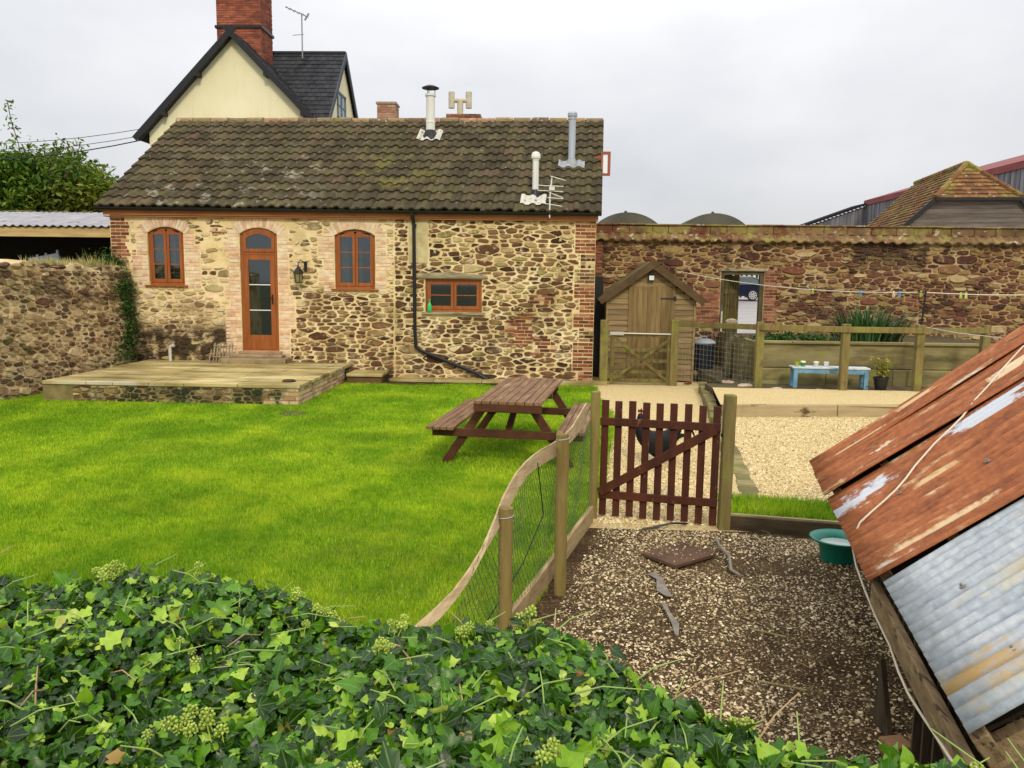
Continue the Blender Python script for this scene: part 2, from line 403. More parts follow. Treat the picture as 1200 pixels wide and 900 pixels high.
fy.add(vs, [(2*i, 2*i+1, 2*i+3, 2*i+2) for i in range(len(yy)-1)]); struct('farmyard', fy, M_conc)
M_turfstrip = surf('strip turf', [(.3, (.09, .19, .01)), (.7, (.22, .33, .03))], 12, 8, rough=.95, bump=1, bscale=50, bdist=.03)
gs = MB(); gs.add([(1.62, 6.70, .128), (3.4, 6.36, .128), (3.4, 6.95, .128), (2.6, 7.02, .128), (2.2, 7.13, .128), (1.9, 7.2, .128), (1.80, 7.28, .128)], [tuple(range(7))]); struct('grass_verge', gs, M_turfstrip)

# ---------------------------------------------------------------- grass blades (uncountable)
def blades(name, n, fx, hmin, hmax, wid, mat, label, zf=lambda x, y: 0.):
    X, Y = fx(n); n = len(X); h = RN.uniform(hmin, hmax, n); a = RN.uniform(0, 6.283, n); wd = wid*RN.uniform(.6, 1.3, n)*np.clip(Y/6, 1, 2)
    le = RN.normal(0, .45, n)*h; ld = RN.uniform(0, 6.283, n); Z = np.full(n, 0.)+zf(X, Y)
    V = np.empty((n, 3, 3)); dx, dy = np.cos(a)*wd/2, np.sin(a)*wd/2
    V[:, 0] = np.c_[X-dx, Y-dy, Z]; V[:, 1] = np.c_[X+dx, Y+dy, Z]; V[:, 2] = np.c_[X+le*np.cos(ld), Y+le*np.sin(ld), Z+h]
    o = bulk(name, V.reshape(-1, 3), np.arange(3*n).reshape(-1, 3), mat)
    return tag(o, label, 'grass', kind='stuff')
M_blade = surf('grass blade', [(.25, (.12, .34, .004)), (.46, (.22, .46, .006)), (.60, (.44, .60, .014)), (.76, (.64, .66, .05))], 1.0, 9, stretch=(1.1, .8, 1), island=[(0, (.04, .12, .003)), (.3, (.15, .34, .005)), (.65, (.34, .53, .010)), (.9, (.62, .67, .05)), (1, (.64, .52, .16))], iamt=.55, rough=.6, spec=.25, bump=0, trans=.3,
               spots=[((.08, .25, .004), .6, .48, .66, {'amt': .5}), ((.08, .22, .004), 7, .53, .66, {'amt': .55}), ((.52, .60, .03), .9, .48, .66, {'amt': .5, 'reg': {'x': (-5, 1.5), 'y': (2, 11.5)}, 'soft': 1.5, 'jit': 2})])
def fl(n):
    Y = np.r_[RN.uniform(3.2, 8.5, int(n*.66)), RN.uniform(8.5, 16.1, n-int(n*.66))]
    X = RN.uniform(-9.1, 1.1, n); e = np.array([lawn_edge(y) for y in Y]); k = (X < e-.03*RN.rand(n)) & (X > -.95*Y-2.2)
    k &= ~((X < -3.95) & (Y > 12.85)) & ~((Y > 15.75+.25*np.sin(X*3)) & (X > -4.2)); return X[k], Y[k]
blades('grass', 640000, fl, .018, .045, .006, M_blade, 'mown bright green lawn grass in front of the stone cottage')
def fv(n):
    Y = RN.uniform(6.4, 7.3, n); X = RN.uniform(1.6, 3.3, n); k = (Y > 6.72-.2*(X-1.6)+.02) & (Y < 7.32-.22*(X-1.6)+RN.normal(0, .04, n)); return X[k], Y[k]
blades('verge_grass', 12000, fv, .03, .08, .007, M_blade, 'green grass strip behind the low board right of the picket gate', zf=lambda x, y: .125)
def fe(n):
    X, Y = [], []
    for i in range(n//2):
        y = random.uniform(6.95, 15.9); X.append(lawn_edge(y)+random.gauss(0, .035)); Y.append(y)
    return np.array(X), np.array(Y)
blades('path_edge_grass', 9000, fe, .02, .06, .007, M_blade, 'ragged fringe of grass creeping over the gravel path edge')

# ---------------------------------------------------------------- chips and pebbles (uncountable)
def pebbles(name, X, Y, Z, smin, smax, flat, mat, label, cat='gravel'):
    n = len(X); k = 6; a = RN.uniform(0, 6.283, (n, 1))+np.arange(k)*6.2832/k+RN.uniform(-.3, .3, (n, k)); s = (smin+(smax-smin)*RN.rand(n, 1)**2)
    el = RN.uniform(.45, 1, (n, 1)); r = s*RN.uniform(.7, 1.1, (n, k)); px, py = r*np.cos(a), r*np.sin(a)*el
    rot = RN.uniform(0, 6.283, (n, 1)); qx, qy = px*np.cos(rot)-py*np.sin(rot), px*np.sin(rot)+py*np.cos(rot)
    th = s*flat*RN.uniform(.6, 1.3, (n, 1)); tx, ty = RN.normal(0, .25, (n, 1)), RN.normal(0, .25, (n, 1)); z0 = np.asarray(Z).reshape(-1, 1)
    V = np.empty((n, 2*k+1, 3))
    for g_, (sc, zz) in enumerate(((1, th*.35), (.72, th))):
        V[:, g_*k:(g_+1)*k, 0] = X[:, None]+qx*sc; V[:, g_*k:(g_+1)*k, 1] = Y[:, None]+qy*sc; V[:, g_*k:(g_+1)*k, 2] = z0+zz+qx*tx+qy*ty
    V[:, 2*k] = np.c_[X, Y, z0[:, 0]+th[:, 0]*1.08]
    F = [(i, (i+1) % k, k+(i+1) % k) for i in range(k)]+[(i, k+(i+1) % k, k+i) for i in range(k)]+[(k+i, k+(i+1) % k, 2*k) for i in range(k)]
    F = np.array(F)[None]+(np.arange(n)*(2*k+1))[:, None, None]
    return tag(bulk(name, V.reshape(-1, 3), F.reshape(-1, 3), mat), label, cat, kind='stuff')
M_chip = surf('pen chips', [(.3, (.5, .4, .25)), (.7, (.6, .5, .35))], 30, 3, island=[(0, (.07, .04, .02)), (.2, (.18, .115, .055)), (.38, (.36, .26, .13)), (.6, (.54, .42, .24)), (.88, (.68, .54, .31)), (1, (.86, .77, .54))], iamt=1, rough=.75, spec=.3, bump=.2)
N_ = 64000; T = RN.uniform(-.2, 5.4, N_); S = RN.uniform(-.1, 2.5, N_)
X = -.62+E_.x*T+P_.x*S+.22; Y = 1.9+E_.y*T+P_.y*S
def vnoise(X, Y, f, seed=0):
    rs = np.random.RandomState(seed); o = 0
    for i in range(6): kx, ky, ph = rs.normal(0, f, 3); o = o+np.sin(kx*X+ky*Y+ph*3)
    return o/6
dens = .84+1.15*vnoise(X, Y, 2.6, 3)+.15*vnoise(X, Y, 9, 5)-.6*np.clip(1-np.abs(X-.75-.2065*(Y-5.))/1.6, 0, 1)*0-.5*((Y > 5.6)*(X > 1.1))-.1*(Y > 6.2)
k = (RN.rand(N_) < np.clip(dens, .10, 1)) & (Y < 6.72-.21*(X-.9)) & (X > -.14+.2065*(Y-4.25)) & (Y > 2.0)
on = (np.abs((X-1.055)*.80+(Y-5.92)*.60) < .27) & (np.abs((X-1.055)*.60-(Y-5.92)*.80) < .30); insl = (np.abs((X-1.055)*.76-(Y-5.92)*.64*-1) < .19) & (np.abs((X-1.055)*-.64+(Y-5.92)*.76) < .20)
k &= ~(insl & (RN.rand(N_) < .72))
pebbles('wood_chips', X[k], Y[k], np.where(insl[k], .044, .004), .005, .0145, .38, M_chip, 'pale stone chips scattered thickly over the brown soil of the chicken pen', 'chippings')
M_peb = surf('gravel pebbles', [(.3, (.6, .5, .3)), (.7, (.7, .6, .42))], 30, 3, island=[(0, (.26, .16, .06)), (.2, (.50, .35, .14)), (.5, (.68, .52, .25)), (.8, (.80, .66, .36)), (1, (.9, .82, .58))], iamt=1, rough=.8, bump=.2)
n = 46000; Y = 6.75+(12-6.75)*RN.rand(n)**1.5; X = RN.uniform(.5, 5.0, n); t = (Y-6.75)/9.15; xe = 1.87+1.29*t
k = (X > np.array([lawn_edge(y) for y in Y])+.02) & (np.abs(X-xe) > .09) & ~((X > xe) & (Y < 7.32-.22*(X-1.6))) & (X < .62*Y)
X, Y, xe = X[k], Y[k], xe[k]; pebbles('pebbles', X, Y, np.where(X > xe, .12, .008), .007, .015, .6, M_peb, 'loose buff pebbles lying over the gravel beyond the picket gate')

# ================================================================ COTTAGE
YF = 16.6
ff = lambda u, v, h: (u, YF-h, v)
M_mortar = surf('cream lime mortar', [(.27, (.48, .34, .15)), (.45, (.78, .60, .31)), (.72, (.88, .75, .47))], 2.2, 8, rough=.95, spec=.1, bump=.7, bscale=25, bdist=.02,
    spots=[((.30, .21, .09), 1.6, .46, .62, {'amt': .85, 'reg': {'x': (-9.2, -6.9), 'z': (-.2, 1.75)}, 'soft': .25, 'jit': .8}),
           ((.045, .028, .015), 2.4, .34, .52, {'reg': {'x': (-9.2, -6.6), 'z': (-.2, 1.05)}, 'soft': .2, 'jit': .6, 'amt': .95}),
           ((.40, .31, .10), 1.2, .52, .68, {'amt': .55}), ((.34, .22, .10), 1.3, .52, .64, {'amt': .55, 'reg': {'x': (-5.4, 1.2), 'z': (-.2, 2.0)}, 'soft': .3, 'jit': .9}), ((.10, .07, .04), 3, .5, .7, {'reg': {'x': (-5, 1.2), 'z': (-.2, .28)}, 'soft': .12, 'jit': .2, 'amt': .8}),
           ((.75, .5, .34), 2.0, .52, .7, {'amt': .4, 'reg': {'x': (-9.2, -3), 'z': (1, 3.4)}})])
ST_R = [(0, (.026, .010, .007)), (.18, (.075, .026, .015)), (.34, (.14, .065, .030)), (.48, (.21, .12, .05)), (.60, (.33, .22, .09)), (.72, (.15, .050, .026)), (.84, (.44, .32, .15)), (.93, (.30, .25, .08)), (1, (.62, .48, .26))]
ST_L = [(0, (.05, .025, .013)), (.1, (.16, .10, .05)), (.25, (.36, .28, .12)), (.45, (.56, .45, .24)), (.65, (.64, .50, .30)), (.85, (.68, .50, .35)), (1, (.60, .52, .28))]
M_stR = surf('brown rubble stone', [(.3, (.2, .14, .07)), (.7, (.3, .22, .11))], 9, 6, island=ST_R, iamt=.9, rough=.9, spec=.15, bump=.7, bscale=30, bdist=.015, spots=[((.66, .54, .33), 7, .56, .64, {'amt': .75}), ((.66, .50, .30), 1.7, .56, .66, {'amt': .6}), ((.10, .055, .028), 1.3, .50, .62, {'amt': .7, 'reg': {'x': (-5.4, 1.2), 'z': (-.2, 2.0)}, 'soft': .3, 'jit': .9}), ((.05, .035, .02), 2.0, .5, .7, {'reg': {'z': (-.2, .5)}, 'soft': .2, 'jit': .4, 'amt': .6})])
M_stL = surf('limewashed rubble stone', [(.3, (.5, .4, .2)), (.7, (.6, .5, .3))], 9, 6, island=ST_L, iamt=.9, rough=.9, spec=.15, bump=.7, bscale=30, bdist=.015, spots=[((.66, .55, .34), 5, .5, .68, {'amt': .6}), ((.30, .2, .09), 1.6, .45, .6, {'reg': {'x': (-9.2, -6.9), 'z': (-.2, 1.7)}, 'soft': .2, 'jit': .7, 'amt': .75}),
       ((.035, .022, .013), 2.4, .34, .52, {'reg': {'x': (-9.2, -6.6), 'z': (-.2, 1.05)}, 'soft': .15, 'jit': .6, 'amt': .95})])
M_brickP = surf('limewashed brick', [(.3, (.6, .4, .28)), (.7, (.7, .5, .34))], 8, 5, island=[(0, (.62, .34, .22)), (.25, (.72, .50, .34)), (.55, (.78, .60, .42)), (.8, (.74, .62, .44)), (1, (.55, .30, .18))], iamt=.85, rough=.9, spec=.15, bump=.5, bscale=30, spots=[((.72, .62, .44), 3, .5, .68, {'amt': .6})])
M_brickR = surf('red brick', [(.3, (.25, .09, .05)), (.7, (.4, .16, .09))], 8, 5, island=[(0, (.07, .028, .017)), (.3, (.17, .055, .03)), (.65, (.28, .09, .045)), (.85, (.36, .15, .08)), (1, (.48, .32, .18))], iamt=.85, rough=.9, spec=.15, bump=.5, bscale=30, spots=[((.55, .42, .27), 5, .6, .72, {'amt': .6})])
M_render = surf('green stained render', [(.3, (.42, .34, .15)), (.7, (.66, .56, .32))], 5, bump=.4)
M_wood_o = surf('orange brown joinery', [(.3, (.22, .058, .010)), (.7, (.35, .105, .020))], 3, 6, stretch=(6, 6, .6), rough=.45, spec=.4, bump=.15, ivar=.1, bscale=20)
M_black = surf('black paint', [(0, (.012, .012, .013)), (1, (.02, .02, .022))], 4, rough=.4, bump=.05)
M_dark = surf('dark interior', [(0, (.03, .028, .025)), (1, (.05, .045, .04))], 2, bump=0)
M_curt = surf('pale curtain', [(0, (.45, .5, .48)), (1, (.6, .62, .6))], 3, stretch=(8, 8, .3), bump=.3)
M_lead = surf('grey lead', [(.3, (.22, .24, .26)), (.7, (.36, .38, .4))], 6, rough=.6, bump=.2)

cot = thing('cottage', (-4, YF, 0), 'low stone cottage with mossy brown tiled roof, orange brown windows and glazed door', 'cottage')
W1 = (-8.263, -7.500, 1.90, 3.10); DR = (-6.320, -5.535, .55, 3.10); W2 = (-4.335, -3.495, 1.87, 3.09); W3 = (-2.455, -1.285, 1.42, 2.10)
holes = [W1, DR, W2, W3]; wl = MB()
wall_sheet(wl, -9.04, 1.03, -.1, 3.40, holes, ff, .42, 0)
wl.add([(-9.04, YF, -.1), (-9.04, YF, 3.4), (-9.04, YF+.42, 3.4), (-9.04, YF+.42, -.1)], [(0, 1, 2, 3)]); wl.add([(1.03, YF, -.1), (1.03, YF+.42, -.1), (1.03, YF+.42, 3.4), (1.03, YF, 3.4)], [(0, 1, 2, 3)])
wl.add([(-9.04, YF+.42, -.1), (-9.04, YF+.42, 3.4), (-9.04, YF, 3.4)], [(0, 1, 2)])
# arches: spandrels close the corners above the curved heads, voussoirs above them
def arc(x0, x1, ztop, rise, n=9):
    cx = (x0+x1)/2; hw = (x1-x0)/2; r = (hw*hw+rise*rise)/(2*rise); a = math.asin(hw/r)
    return [(cx+r*math.sin(-a+2*a*i/(n-1)), ztop-r+r*math.cos(-a+2*a*i/(n-1))) for i in range(n)], (cx, ztop-r, r, a)
RISE = .13
for hnum, (a, b, c, d) in enumerate((W1, DR, W2)):
    pts, (cx, cz, r, an) = arc(a, b, d, RISE); mid = len(pts)//2
    for seg in (pts[:mid+1]+[(a, d)], pts[mid:]+[(b, d)]):
        seg = seg if seg[-1][0] == b else seg
        wl.prism(seg, .002, -.40, ff, 0)
    rs = random.Random(hnum); k = 15
    for i in range(k):
        t0, t1 = -an*1.12+2.24*an*i/k+.006, -an*1.12+2.24*an*(i+1)/k-.006; r0, r1 = r+.012, r+.215*rs.uniform(.93, 1.02)
        p = [(cx+r0*math.sin(t0), cz+r0*math.cos(t0)), (cx+r1*math.sin(t0), cz+r1*math.cos(t0)), (cx+r1*math.sin(t1), cz+r1*math.cos(t1)), (cx+r0*math.sin(t1), cz+r0*math.cos(t1))]
        wl.prism(p, -.004, .012*rs.uniform(.5, 1.2), ff, 3)
bz = []
for (a, b, c, d) in (W1, DR, W2):
    for s in (0, 1):
        rs = random.Random(int(a*10)+s); v = c-.06 if d-c < 2 else .36
        while v < d-.1:
            ww = rs.choice((.23, .34)); hh = .225; u0, u1 = (a-ww, a-.006) if s == 0 else (b+.006, b+ww)
            bz.append((u0, u1, v, min(v+hh, d-.04))); bricks(wl, u0, u1, v, min(v+hh, d-.04), ff, 3, int(v*99+s)); v += hh
v = -.05
while v < 3.32:   # right-hand quoin of red brick with pale stones
    ww = random.choice((.3, .42)); bz.append((1.03-ww, 1.03, v, min(v+.3, 3.38)))
    bricks(wl, 1.03-ww, 1.028, v, min(v+.3, 3.38), ff, 4 if random.random() < .72 else 1, int(v*50)+3); v += .3
for (a, b, c, d) in ((-9.03, -8.62, 2.2, 3.38),): bz.append((a, b, c, d)); bricks(wl, a, b, c, d, ff, 4, 9, ragged=.12)
for (a, b, c, d, s) in ((-.75, -.10, .72, 1.42, 1), (-.95, -.40, .95, 1.28, 2), (-.35, .30, .55, .95, 3), (-.2, .28, 1.55, 1.85, 6), (-6.95, -6.6, 2.95, 3.15, 4), (-.5, .1, 1.62, 1.8, 5)):
    bz.append((a+.16, b-.16, c+.06, d-.06)); bricks(wl, a, b, c, d, ff, 4, s, ragged=.25, ragl=.25)
LN = (-2.60, -1.20, 2.12, 2.205)
ex = holes+bz+[(-2.80, -2.40, 2.42, 3.34), LN, (-2.60, -1.1, 1.33, 1.41)]
for (a, b, c, d) in (W1, DR, W2): ex.append((a-.06, b+.06, d-.14, d+.22))
wl.box(-2.79, -2.41, YF-.02, YF+.01, 2.42, 3.34, 5)
cl = rubble(-9.03, -3.1, -.05, 3.38, ex, .028, .100, 2.5, 21, .018, 11000, 3.0, keep=lambda x, y, r: not (x < -6.3 and y > 1.6 and r.rand() < .22) and not (x < -3.2 and y > 2 and r.rand() < .15))
zl = lambda c: sum(p[0] for p in c)/len(c)
lo_ = [c for c in cl if (zl(c) > -5.3 and sum(p[1] for p in c)/len(c) < 1.75)]; hi_ = [c for c in cl if c not in lo_]
mixd = [c for i, c in enumerate(hi_) if i % 7 == 0]; hi_ = [c for i, c in enumerate(hi_) if i % 7]
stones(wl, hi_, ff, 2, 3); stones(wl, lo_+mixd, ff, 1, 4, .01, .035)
cr_ = rubble(-3.1, 1.02, -.05, 3.38, ex, .030, .115, 2.5, 31, .018, 11000, 3.0)
stones(wl, cr_, ff, 1, 5, .01, .035)
wl.prism([(LN[0]-.08, LN[2]), (LN[1]+.04, LN[2]+.01), (LN[1]+.02, LN[3]-.03), (-1.7, LN[3]+.03), (LN[0]+.25, LN[3]+.02), (LN[0]-.05, LN[3]-.05)], -.01, .07, ff, 6)
for (a, b, c, d) in (W1, W2, W3): pass
M_lint = surf('grey weathered lintel', [(.35, (.16, .125, .07)), (.65, (.48, .40, .26))], 5, stretch=(.6, 3, 6), bump=.8)
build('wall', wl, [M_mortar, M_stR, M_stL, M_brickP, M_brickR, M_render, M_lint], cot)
# other walls
ow = MB(); ow.box(-9.04, -8.62, YF+.42, 22.4, -.1, 3.4); ow.box(.61, 1.03, YF+.42, 22.4, -.1, 3.4); ow.box(-9.04, 1.03, 22.4, 22.8, -.1, 3.4)
def gable(mb, x0, x1, y0, y1, ze, zr, mi=0, base=None):
    ym = (y0+y1)/2; mb.add([(x0, y0, ze), (x0, y1, ze), (x0, ym, zr), (x1, y0, ze), (x1, y1, ze), (x1, ym, zr)], [(0, 2, 1), (3, 4, 5), (0, 3, 5, 2), (1, 2, 5, 4), (0, 1, 4, 3)], mi)
gable(ow, .61, 1.03, YF+.02, 22.78, 3.4, 5.72); gable(ow, -9.0, -8.62, YF+.02, 22.78, 3.4, 5.72)
M_sidewall = surf('side masonry', [(.35, (.12, .06, .035)), (.5, (.3, .2, .1)), (.62, (.6, .5, .3))], 5, 6, stretch=(1, 1, 2.2), bump=.8, bdist=.03)
build('rear_wall', ow, M_sidewall, cot)
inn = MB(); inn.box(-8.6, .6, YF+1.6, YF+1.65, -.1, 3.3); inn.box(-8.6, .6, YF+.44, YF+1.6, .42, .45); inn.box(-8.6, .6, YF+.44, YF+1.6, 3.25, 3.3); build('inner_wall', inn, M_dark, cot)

# ---- roof: one grid of double-roman tiles
EL, ER, RL, RR = (-9.234, 3.50), (1.114, 3.46), (-8.80, 5.74), (1.306, 5.79)
YE, YR = YF-.15, 19.4
M_tile = surf('mossy brown tiles', [(.3, (.06, .045, .03)), (.7, (.12, .09, .055))], 3, 7, island=[(0, (.044, .034, .017)), (.3, (.064, .050, .026)), (.6, (.084, .068, .034)), (.85, (.105, .088, .040)), (1, (.105, .068, .040))], iamt=.85, rough=.9, spec=.2, bump=.6, bscale=30, bdist=.015,
     spots=[((.085, .078, .028), 1.1, .50, .68, {'amt': .45}), ((.13, .13, .018), 2.2, .66, .76, {'amt': .7}), ((.34, .32, .22), 9, .645, .68, {'detail': 8, 'amt': .8}), ((.36, .34, .24), 24, .68, .73, {'amt': .8}), ((.03, .035, .012), 5, .60, .7, {'amt': .8}),
            ((.52, .50, .40), 3.2, .56, .64, {'reg': {'x': (-8.2, -4.8), 'z': (3.4, 4.8)}, 'soft': .5, 'jit': 1.2, 'amt': .4}), ((.17, .15, .03), 2, .50, .62, {'reg': {'x': (-4.2, -2.4), 'z': (3.9, 4.8)}, 'soft': .35, 'jit': .6, 'amt': .6})])
def roofP(u, v):   # u 0..1 along, v 0..1 up the slope
    a = Vector((EL[0]+(ER[0]-EL[0])*u, YE, EL[1]+(ER[1]-EL[1])*u)); b = Vector((RL[0]+(RR[0]-RL[0])*u, YR, RL[1]+(RR[1]-RL[1])*u)); return a+(b-a)*v
rn = (roofP(1, 0)-roofP(0, 0)).cross(roofP(0, 1)-roofP(0, 0)).normalized()
def roman(t):   # tile section: flat pan, then a roll
    return .012 if t < .35 else .012+.040*math.sin(math.pi*(t-.35)/.65)**.8
NC, NR = 47, 12; tl = MB()
for r in range(NR):
    for c in range(NC):
        jit = random.uniform(-.004, .004); jz = random.uniform(-.006, .006); jl = random.uniform(-.006, .006); K = 7; vs = []
        v0, v1 = r/NR-.012+jl, (r+1)/NR+.012
        for k in range(K):
            t = k/(K-1); u = (c+t*1.04)/NC; hgt = roman(t)
            for (v, hh) in ((v0, hgt+.050+jz*.5), (v1, hgt+.004)):
                vs.append(roofP(min(u, 1.003), v+jit)+rn*hh)
            vs.append(roofP(min(u, 1.003), v0+jit)+rn*(hgt+.012+jz))
        fs = [(3*k, 3*k+3, 3*k+4, 3*k+1) for k in range(K-1)]+[(3*k+2, 3*k+5, 3*k+3, 3*k) for k in range(K-1)]+[(2, 0, 1), (3*K-1, 3*K-2, 3*K-3)]
        tl.add(vs, fs)
build('roof', tl, M_tile, cot)
rb = MB()   # rear slope and the deck under the tiles
a, b, c_, d = roofP(0, 0), roofP(1, 0), roofP(1, 1), roofP(0, 1)
rb.add([a-rn*.02, b-rn*.02, c_-rn*.02, d-rn*.02, a-rn*.07, b-rn*.07, c_-rn*.07, d-rn*.07], [(0, 1, 2, 3), (7, 6, 5, 4), (0, 4, 5, 1), (1, 5, 6, 2), (3, 7, 4, 0)])
rb.add([(RL[0], YR, RL[1]+.02), (RR[0], YR, RR[1]+.02), (1.2, 22.95, 3.4), (-9.1, 22.95, 3.4)], [(0, 1, 2, 3)]); build('roof_deck', rb, M_tile, cot)
M_ridge = surf('ridge tiles', [(.3, (.16, .11, .06)), (.7, (.3, .22, .13))], 4, island=[(0, (.12, .07, .04)), (.4, (.26, .19, .1)), (.7, (.33, .19, .1)), (1, (.22, .17, .06))], iamt=.8, rough=.9, bump=.5, spots=[((.5, .45, .32), 8, .58, .68), ((.2, .2, .03), 3, .55, .7)])
rg = MB(); n = 24
for i in range(n):
    u0, u1 = i/n+.001, (i+1)/n-.001; p, q = roofP(u0, 1), roofP(u1, 1); dz = random.uniform(-.008, .01); K = 7; vs = []
    for e in (p, q):
        for k in range(K):
            an = math.pi*(k/(K-1)); vs.append((e.x, e.y+.12*math.cos(math.pi-an), e.z-.03+.115*math.sin(an)+dz))
    rg.add(vs, [(k, k+1, K+k+1, K+k) for k in range(K-1)]+[tuple(range(K-1, -1, -1)), tuple(range(K, 2*K))])
build('ridge', rg, M_ridge, cot)
fa = MB(); fa.beam((-9.12, YE+.06, 3.385), (1.06, YE+.06, 3.375), .03, .12, mi=0); fa.beam((-9.12, YE+.14, 3.30), (1.06, YE+.14, 3.30), .16, .02); build('fascia', fa, surf('fascia board', [(.3, (.30, .10, .03)), (.7, (.42, .17, .06))], 3, stretch=(.5, 5, 5), rough=.6, bump=.1), cot)
gu = MB(); K = 7
for (xa, xb, za, zb) in ((-9.26, 1.12, 3.478, 3.445),):
    vs = []
    for e, z in ((xa, za), (xb, zb)):
        for k in range(K): an = math.pi*k/(K-1); vs.append((e, YE-.03-.055*math.cos(an), z-.058*math.sin(an)))
        for k in range(K): an = math.pi*(K-1-k)/(K-1); vs.append((e, YE-.03-.048*math.cos(an), z-.05*math.sin(an)))
    gu.add(vs, [(k, (k+1) % (2*K), 2*K+(k+1) % (2*K), 2*K+k) for k in range(2*K)]+[tuple(range(2*K)), tuple(range(4*K-1, 2*K-1, -1))])
build('gutter', gu, M_black, cot)
dp = MB(); dp.tube([(-2.70, YE-.03, 3.44), (-2.70, YE-.03, 3.38), (-2.68, YF-.07, 3.22), (-2.66, YF-.07, 1.0), (-2.64, YF-.07, .70), (-2.55, YF-.07, .62), (-1.22, YF-.08, .10), (-1.12, YF-.10, .02)], .037, 10)
for z in (3.15, 2.2, 1.1): dp.tube([(-2.67, YF-.07, z), (-2.67, YF-.07, z+.05)], .046, 10)
dp.tube([(-1.32, YF-.08, .142), (-1.18, YF-.09, .06)], .05, 10); build('downpipe', dp, M_black, cot, smooth=False)

# ---- windows and door
def frame_rect(mb, a, b, c, d, w, y0, y1, rise=0):
    """frame as bars; curved head when rise is given"""
    mb.box(a, a+w, y0, y1, c, d-(rise*1.0 if rise else 0)); mb.box(b-w, b, y0, y1, c, d-(rise if rise else 0)); mb.box(a+w, b-w, y0+.002, y1-.002, c, c+w)
    if rise:
        o, _ = arc(a, b, d, rise, 11); i, _ = arc(a+w*.9, b-w*.9, d-w, rise*.8, 11); i = [(x, z) for x, z in i]
        for k in range(10):
            q = [o[k], o[k+1], i[k+1], i[k]]; vs = [(x, y0, z) for x, z in q]+[(x, y1, z) for x, z in q]
            mb.add(vs, [(0, 1, 2, 3), (7, 6, 5, 4), (0, 4, 5, 1), (2, 6, 7, 3)]+([(0, 3, 7, 4)] if k == 0 else [])+([(1, 5, 6, 2)] if k == 9 else []))
    else: mb.box(a+w, b-w, y0+.002, y1-.002, d-w, d)
def casement(parent, a, b, c, d, y, bars, rise=0, two=True, curtain=0):
    y0, y1 = y, y+.06; fm = MB(); frame_rect(fm, a+.004, b-.004, c+.004, d-.004, .05, y0, y1, rise)
    fr = build('window_frame', fm, M_wood_o, parent, bevel=.004); mid = (a+b)/2
    for (p, q) in ((a+.054, mid-.004), (mid+.004, b-.054)):
        s = MB(); yy0, yy1 = y0-.012, y0+.035; zt = d-.055-(rise*.35 if rise else 0)
        s.box(p, p+.055, yy0, yy1, c+.056, zt); s.box(q-.055, q, yy0, yy1, c+.056, zt); s.box(p+.055, q-.055, yy0+.002, yy1-.002, c+.056, c+.125)
        s.box(p+.055, q-.055, yy0+.002, yy1-.002, zt-.06, zt)
        if rise:
            o, _ = arc(a+.05, b-.05, d-.05, rise*.8, 21); seg = [(x, z) for x, z in o if p <= x <= q]; seg = [(p, zt)]+seg+[(q, zt)]
            s.prism(seg, 0, 1, lambda u, v, h: (u, yy0+.002+h*.03, v))
        H0, H1 = c+.125, zt-.06
        for k in range(1, bars): z = H0+(H1-H0)*k/bars; s.box(p+.055, q-.055, yy0+.006, yy1-.006, z-.010, z+.010)
        sa = build('sash', s, M_wood_o, fr, bevel=.003)
        g = MB(); g.box(p+.052, q-.052, y0+.008, y0+.014, c+.12, zt-.055); build('pane', g, glass(), fr)
    if curtain:
        cu = MB(); pts = [(a+.07+.0, y+.20)]
        for (x0, x1) in ((a+.05, a+.24), (mid+.02, mid+.10)):
            n = 9; vs = []
            for k in range(n): x = x0+(x1-x0)*k/(n-1); yy = y+.22+.02*math.sin(k*2.2); vs += [(x, yy, c), (x, yy, d-.1)]
            cu.add(vs, [(2*k, 2*k+2, 2*k+3, 2*k+1) for k in range(n-1)])
        build('curtain', cu, M_curt, fr)
    return fr
def sill(parent, a, b, z, mat, t=.04, o=.05):
    s = MB(); s.box(a-.07, b+.07, YF-o, YF+.07, z-t, z); return build('sill', s, mat, parent, bevel=.004)
f1 = casement(cot, W1[0], W1[1], W1[2], W1[3], YF+.05, 3, RISE, curtain=1); sill(f1, W1[0], W1[1], W1[2]-.001, M_wood_o)
f2 = casement(cot, W2[0], W2[1], W2[2], W2[3], YF+.05, 3, RISE, curtain=1); sill(f2, W2[0], W2[1], W2[2]-.001, M_wood_o)
f3 = casement(cot, W3[0], W3[1], W3[2], W3[3], YF+.04, 2); sill(f3, W3[0], W3[1], W3[2]-.001, M_lint, .05, .07)
a, b, c, d = DR; fm = MB(); frame_rect(fm, a+.004, b-.004, c, d-.004, .06, YF+.03, YF+.11, RISE); fm.box(a+.065, b-.065, YF+.034, YF+.106, 2.545, 2.60)
df = build('door_frame', fm, M_wood_o, cot, bevel=.004)
ts = MB(); ts.box(a+.068, b-.068, YF+.02, YF+.06, 2.605, 2.67); ts.box(a+.068, a+.13, YF+.022, YF+.06, 2.67, 2.93); ts.box(b-.13, b-.068, YF+.022, YF+.06, 2.67, 2.93)
o, _ = arc(a+.06, b-.06, d-.06, RISE*.8, 13); i, _ = arc(a+.13, b-.13, d-.13, RISE*.7, 13)
for k in range(12):
    q = [o[k], o[k+1], i[k+1], i[k]]; ts.prism(q[::-1], 0, .036, lambda u, v, h: (u, YF+.021+h, v))
build('fanlight', ts, M_wood_o, df); g = MB(); g.box(a+.12, b-.12, YF+.04, YF+.045, 2.66, 2.98); build('pane', g, glass(), df)
lf = MB(); l0, l1 = a+.066, b-.066; y0, y1 = YF+.02, YF+.065
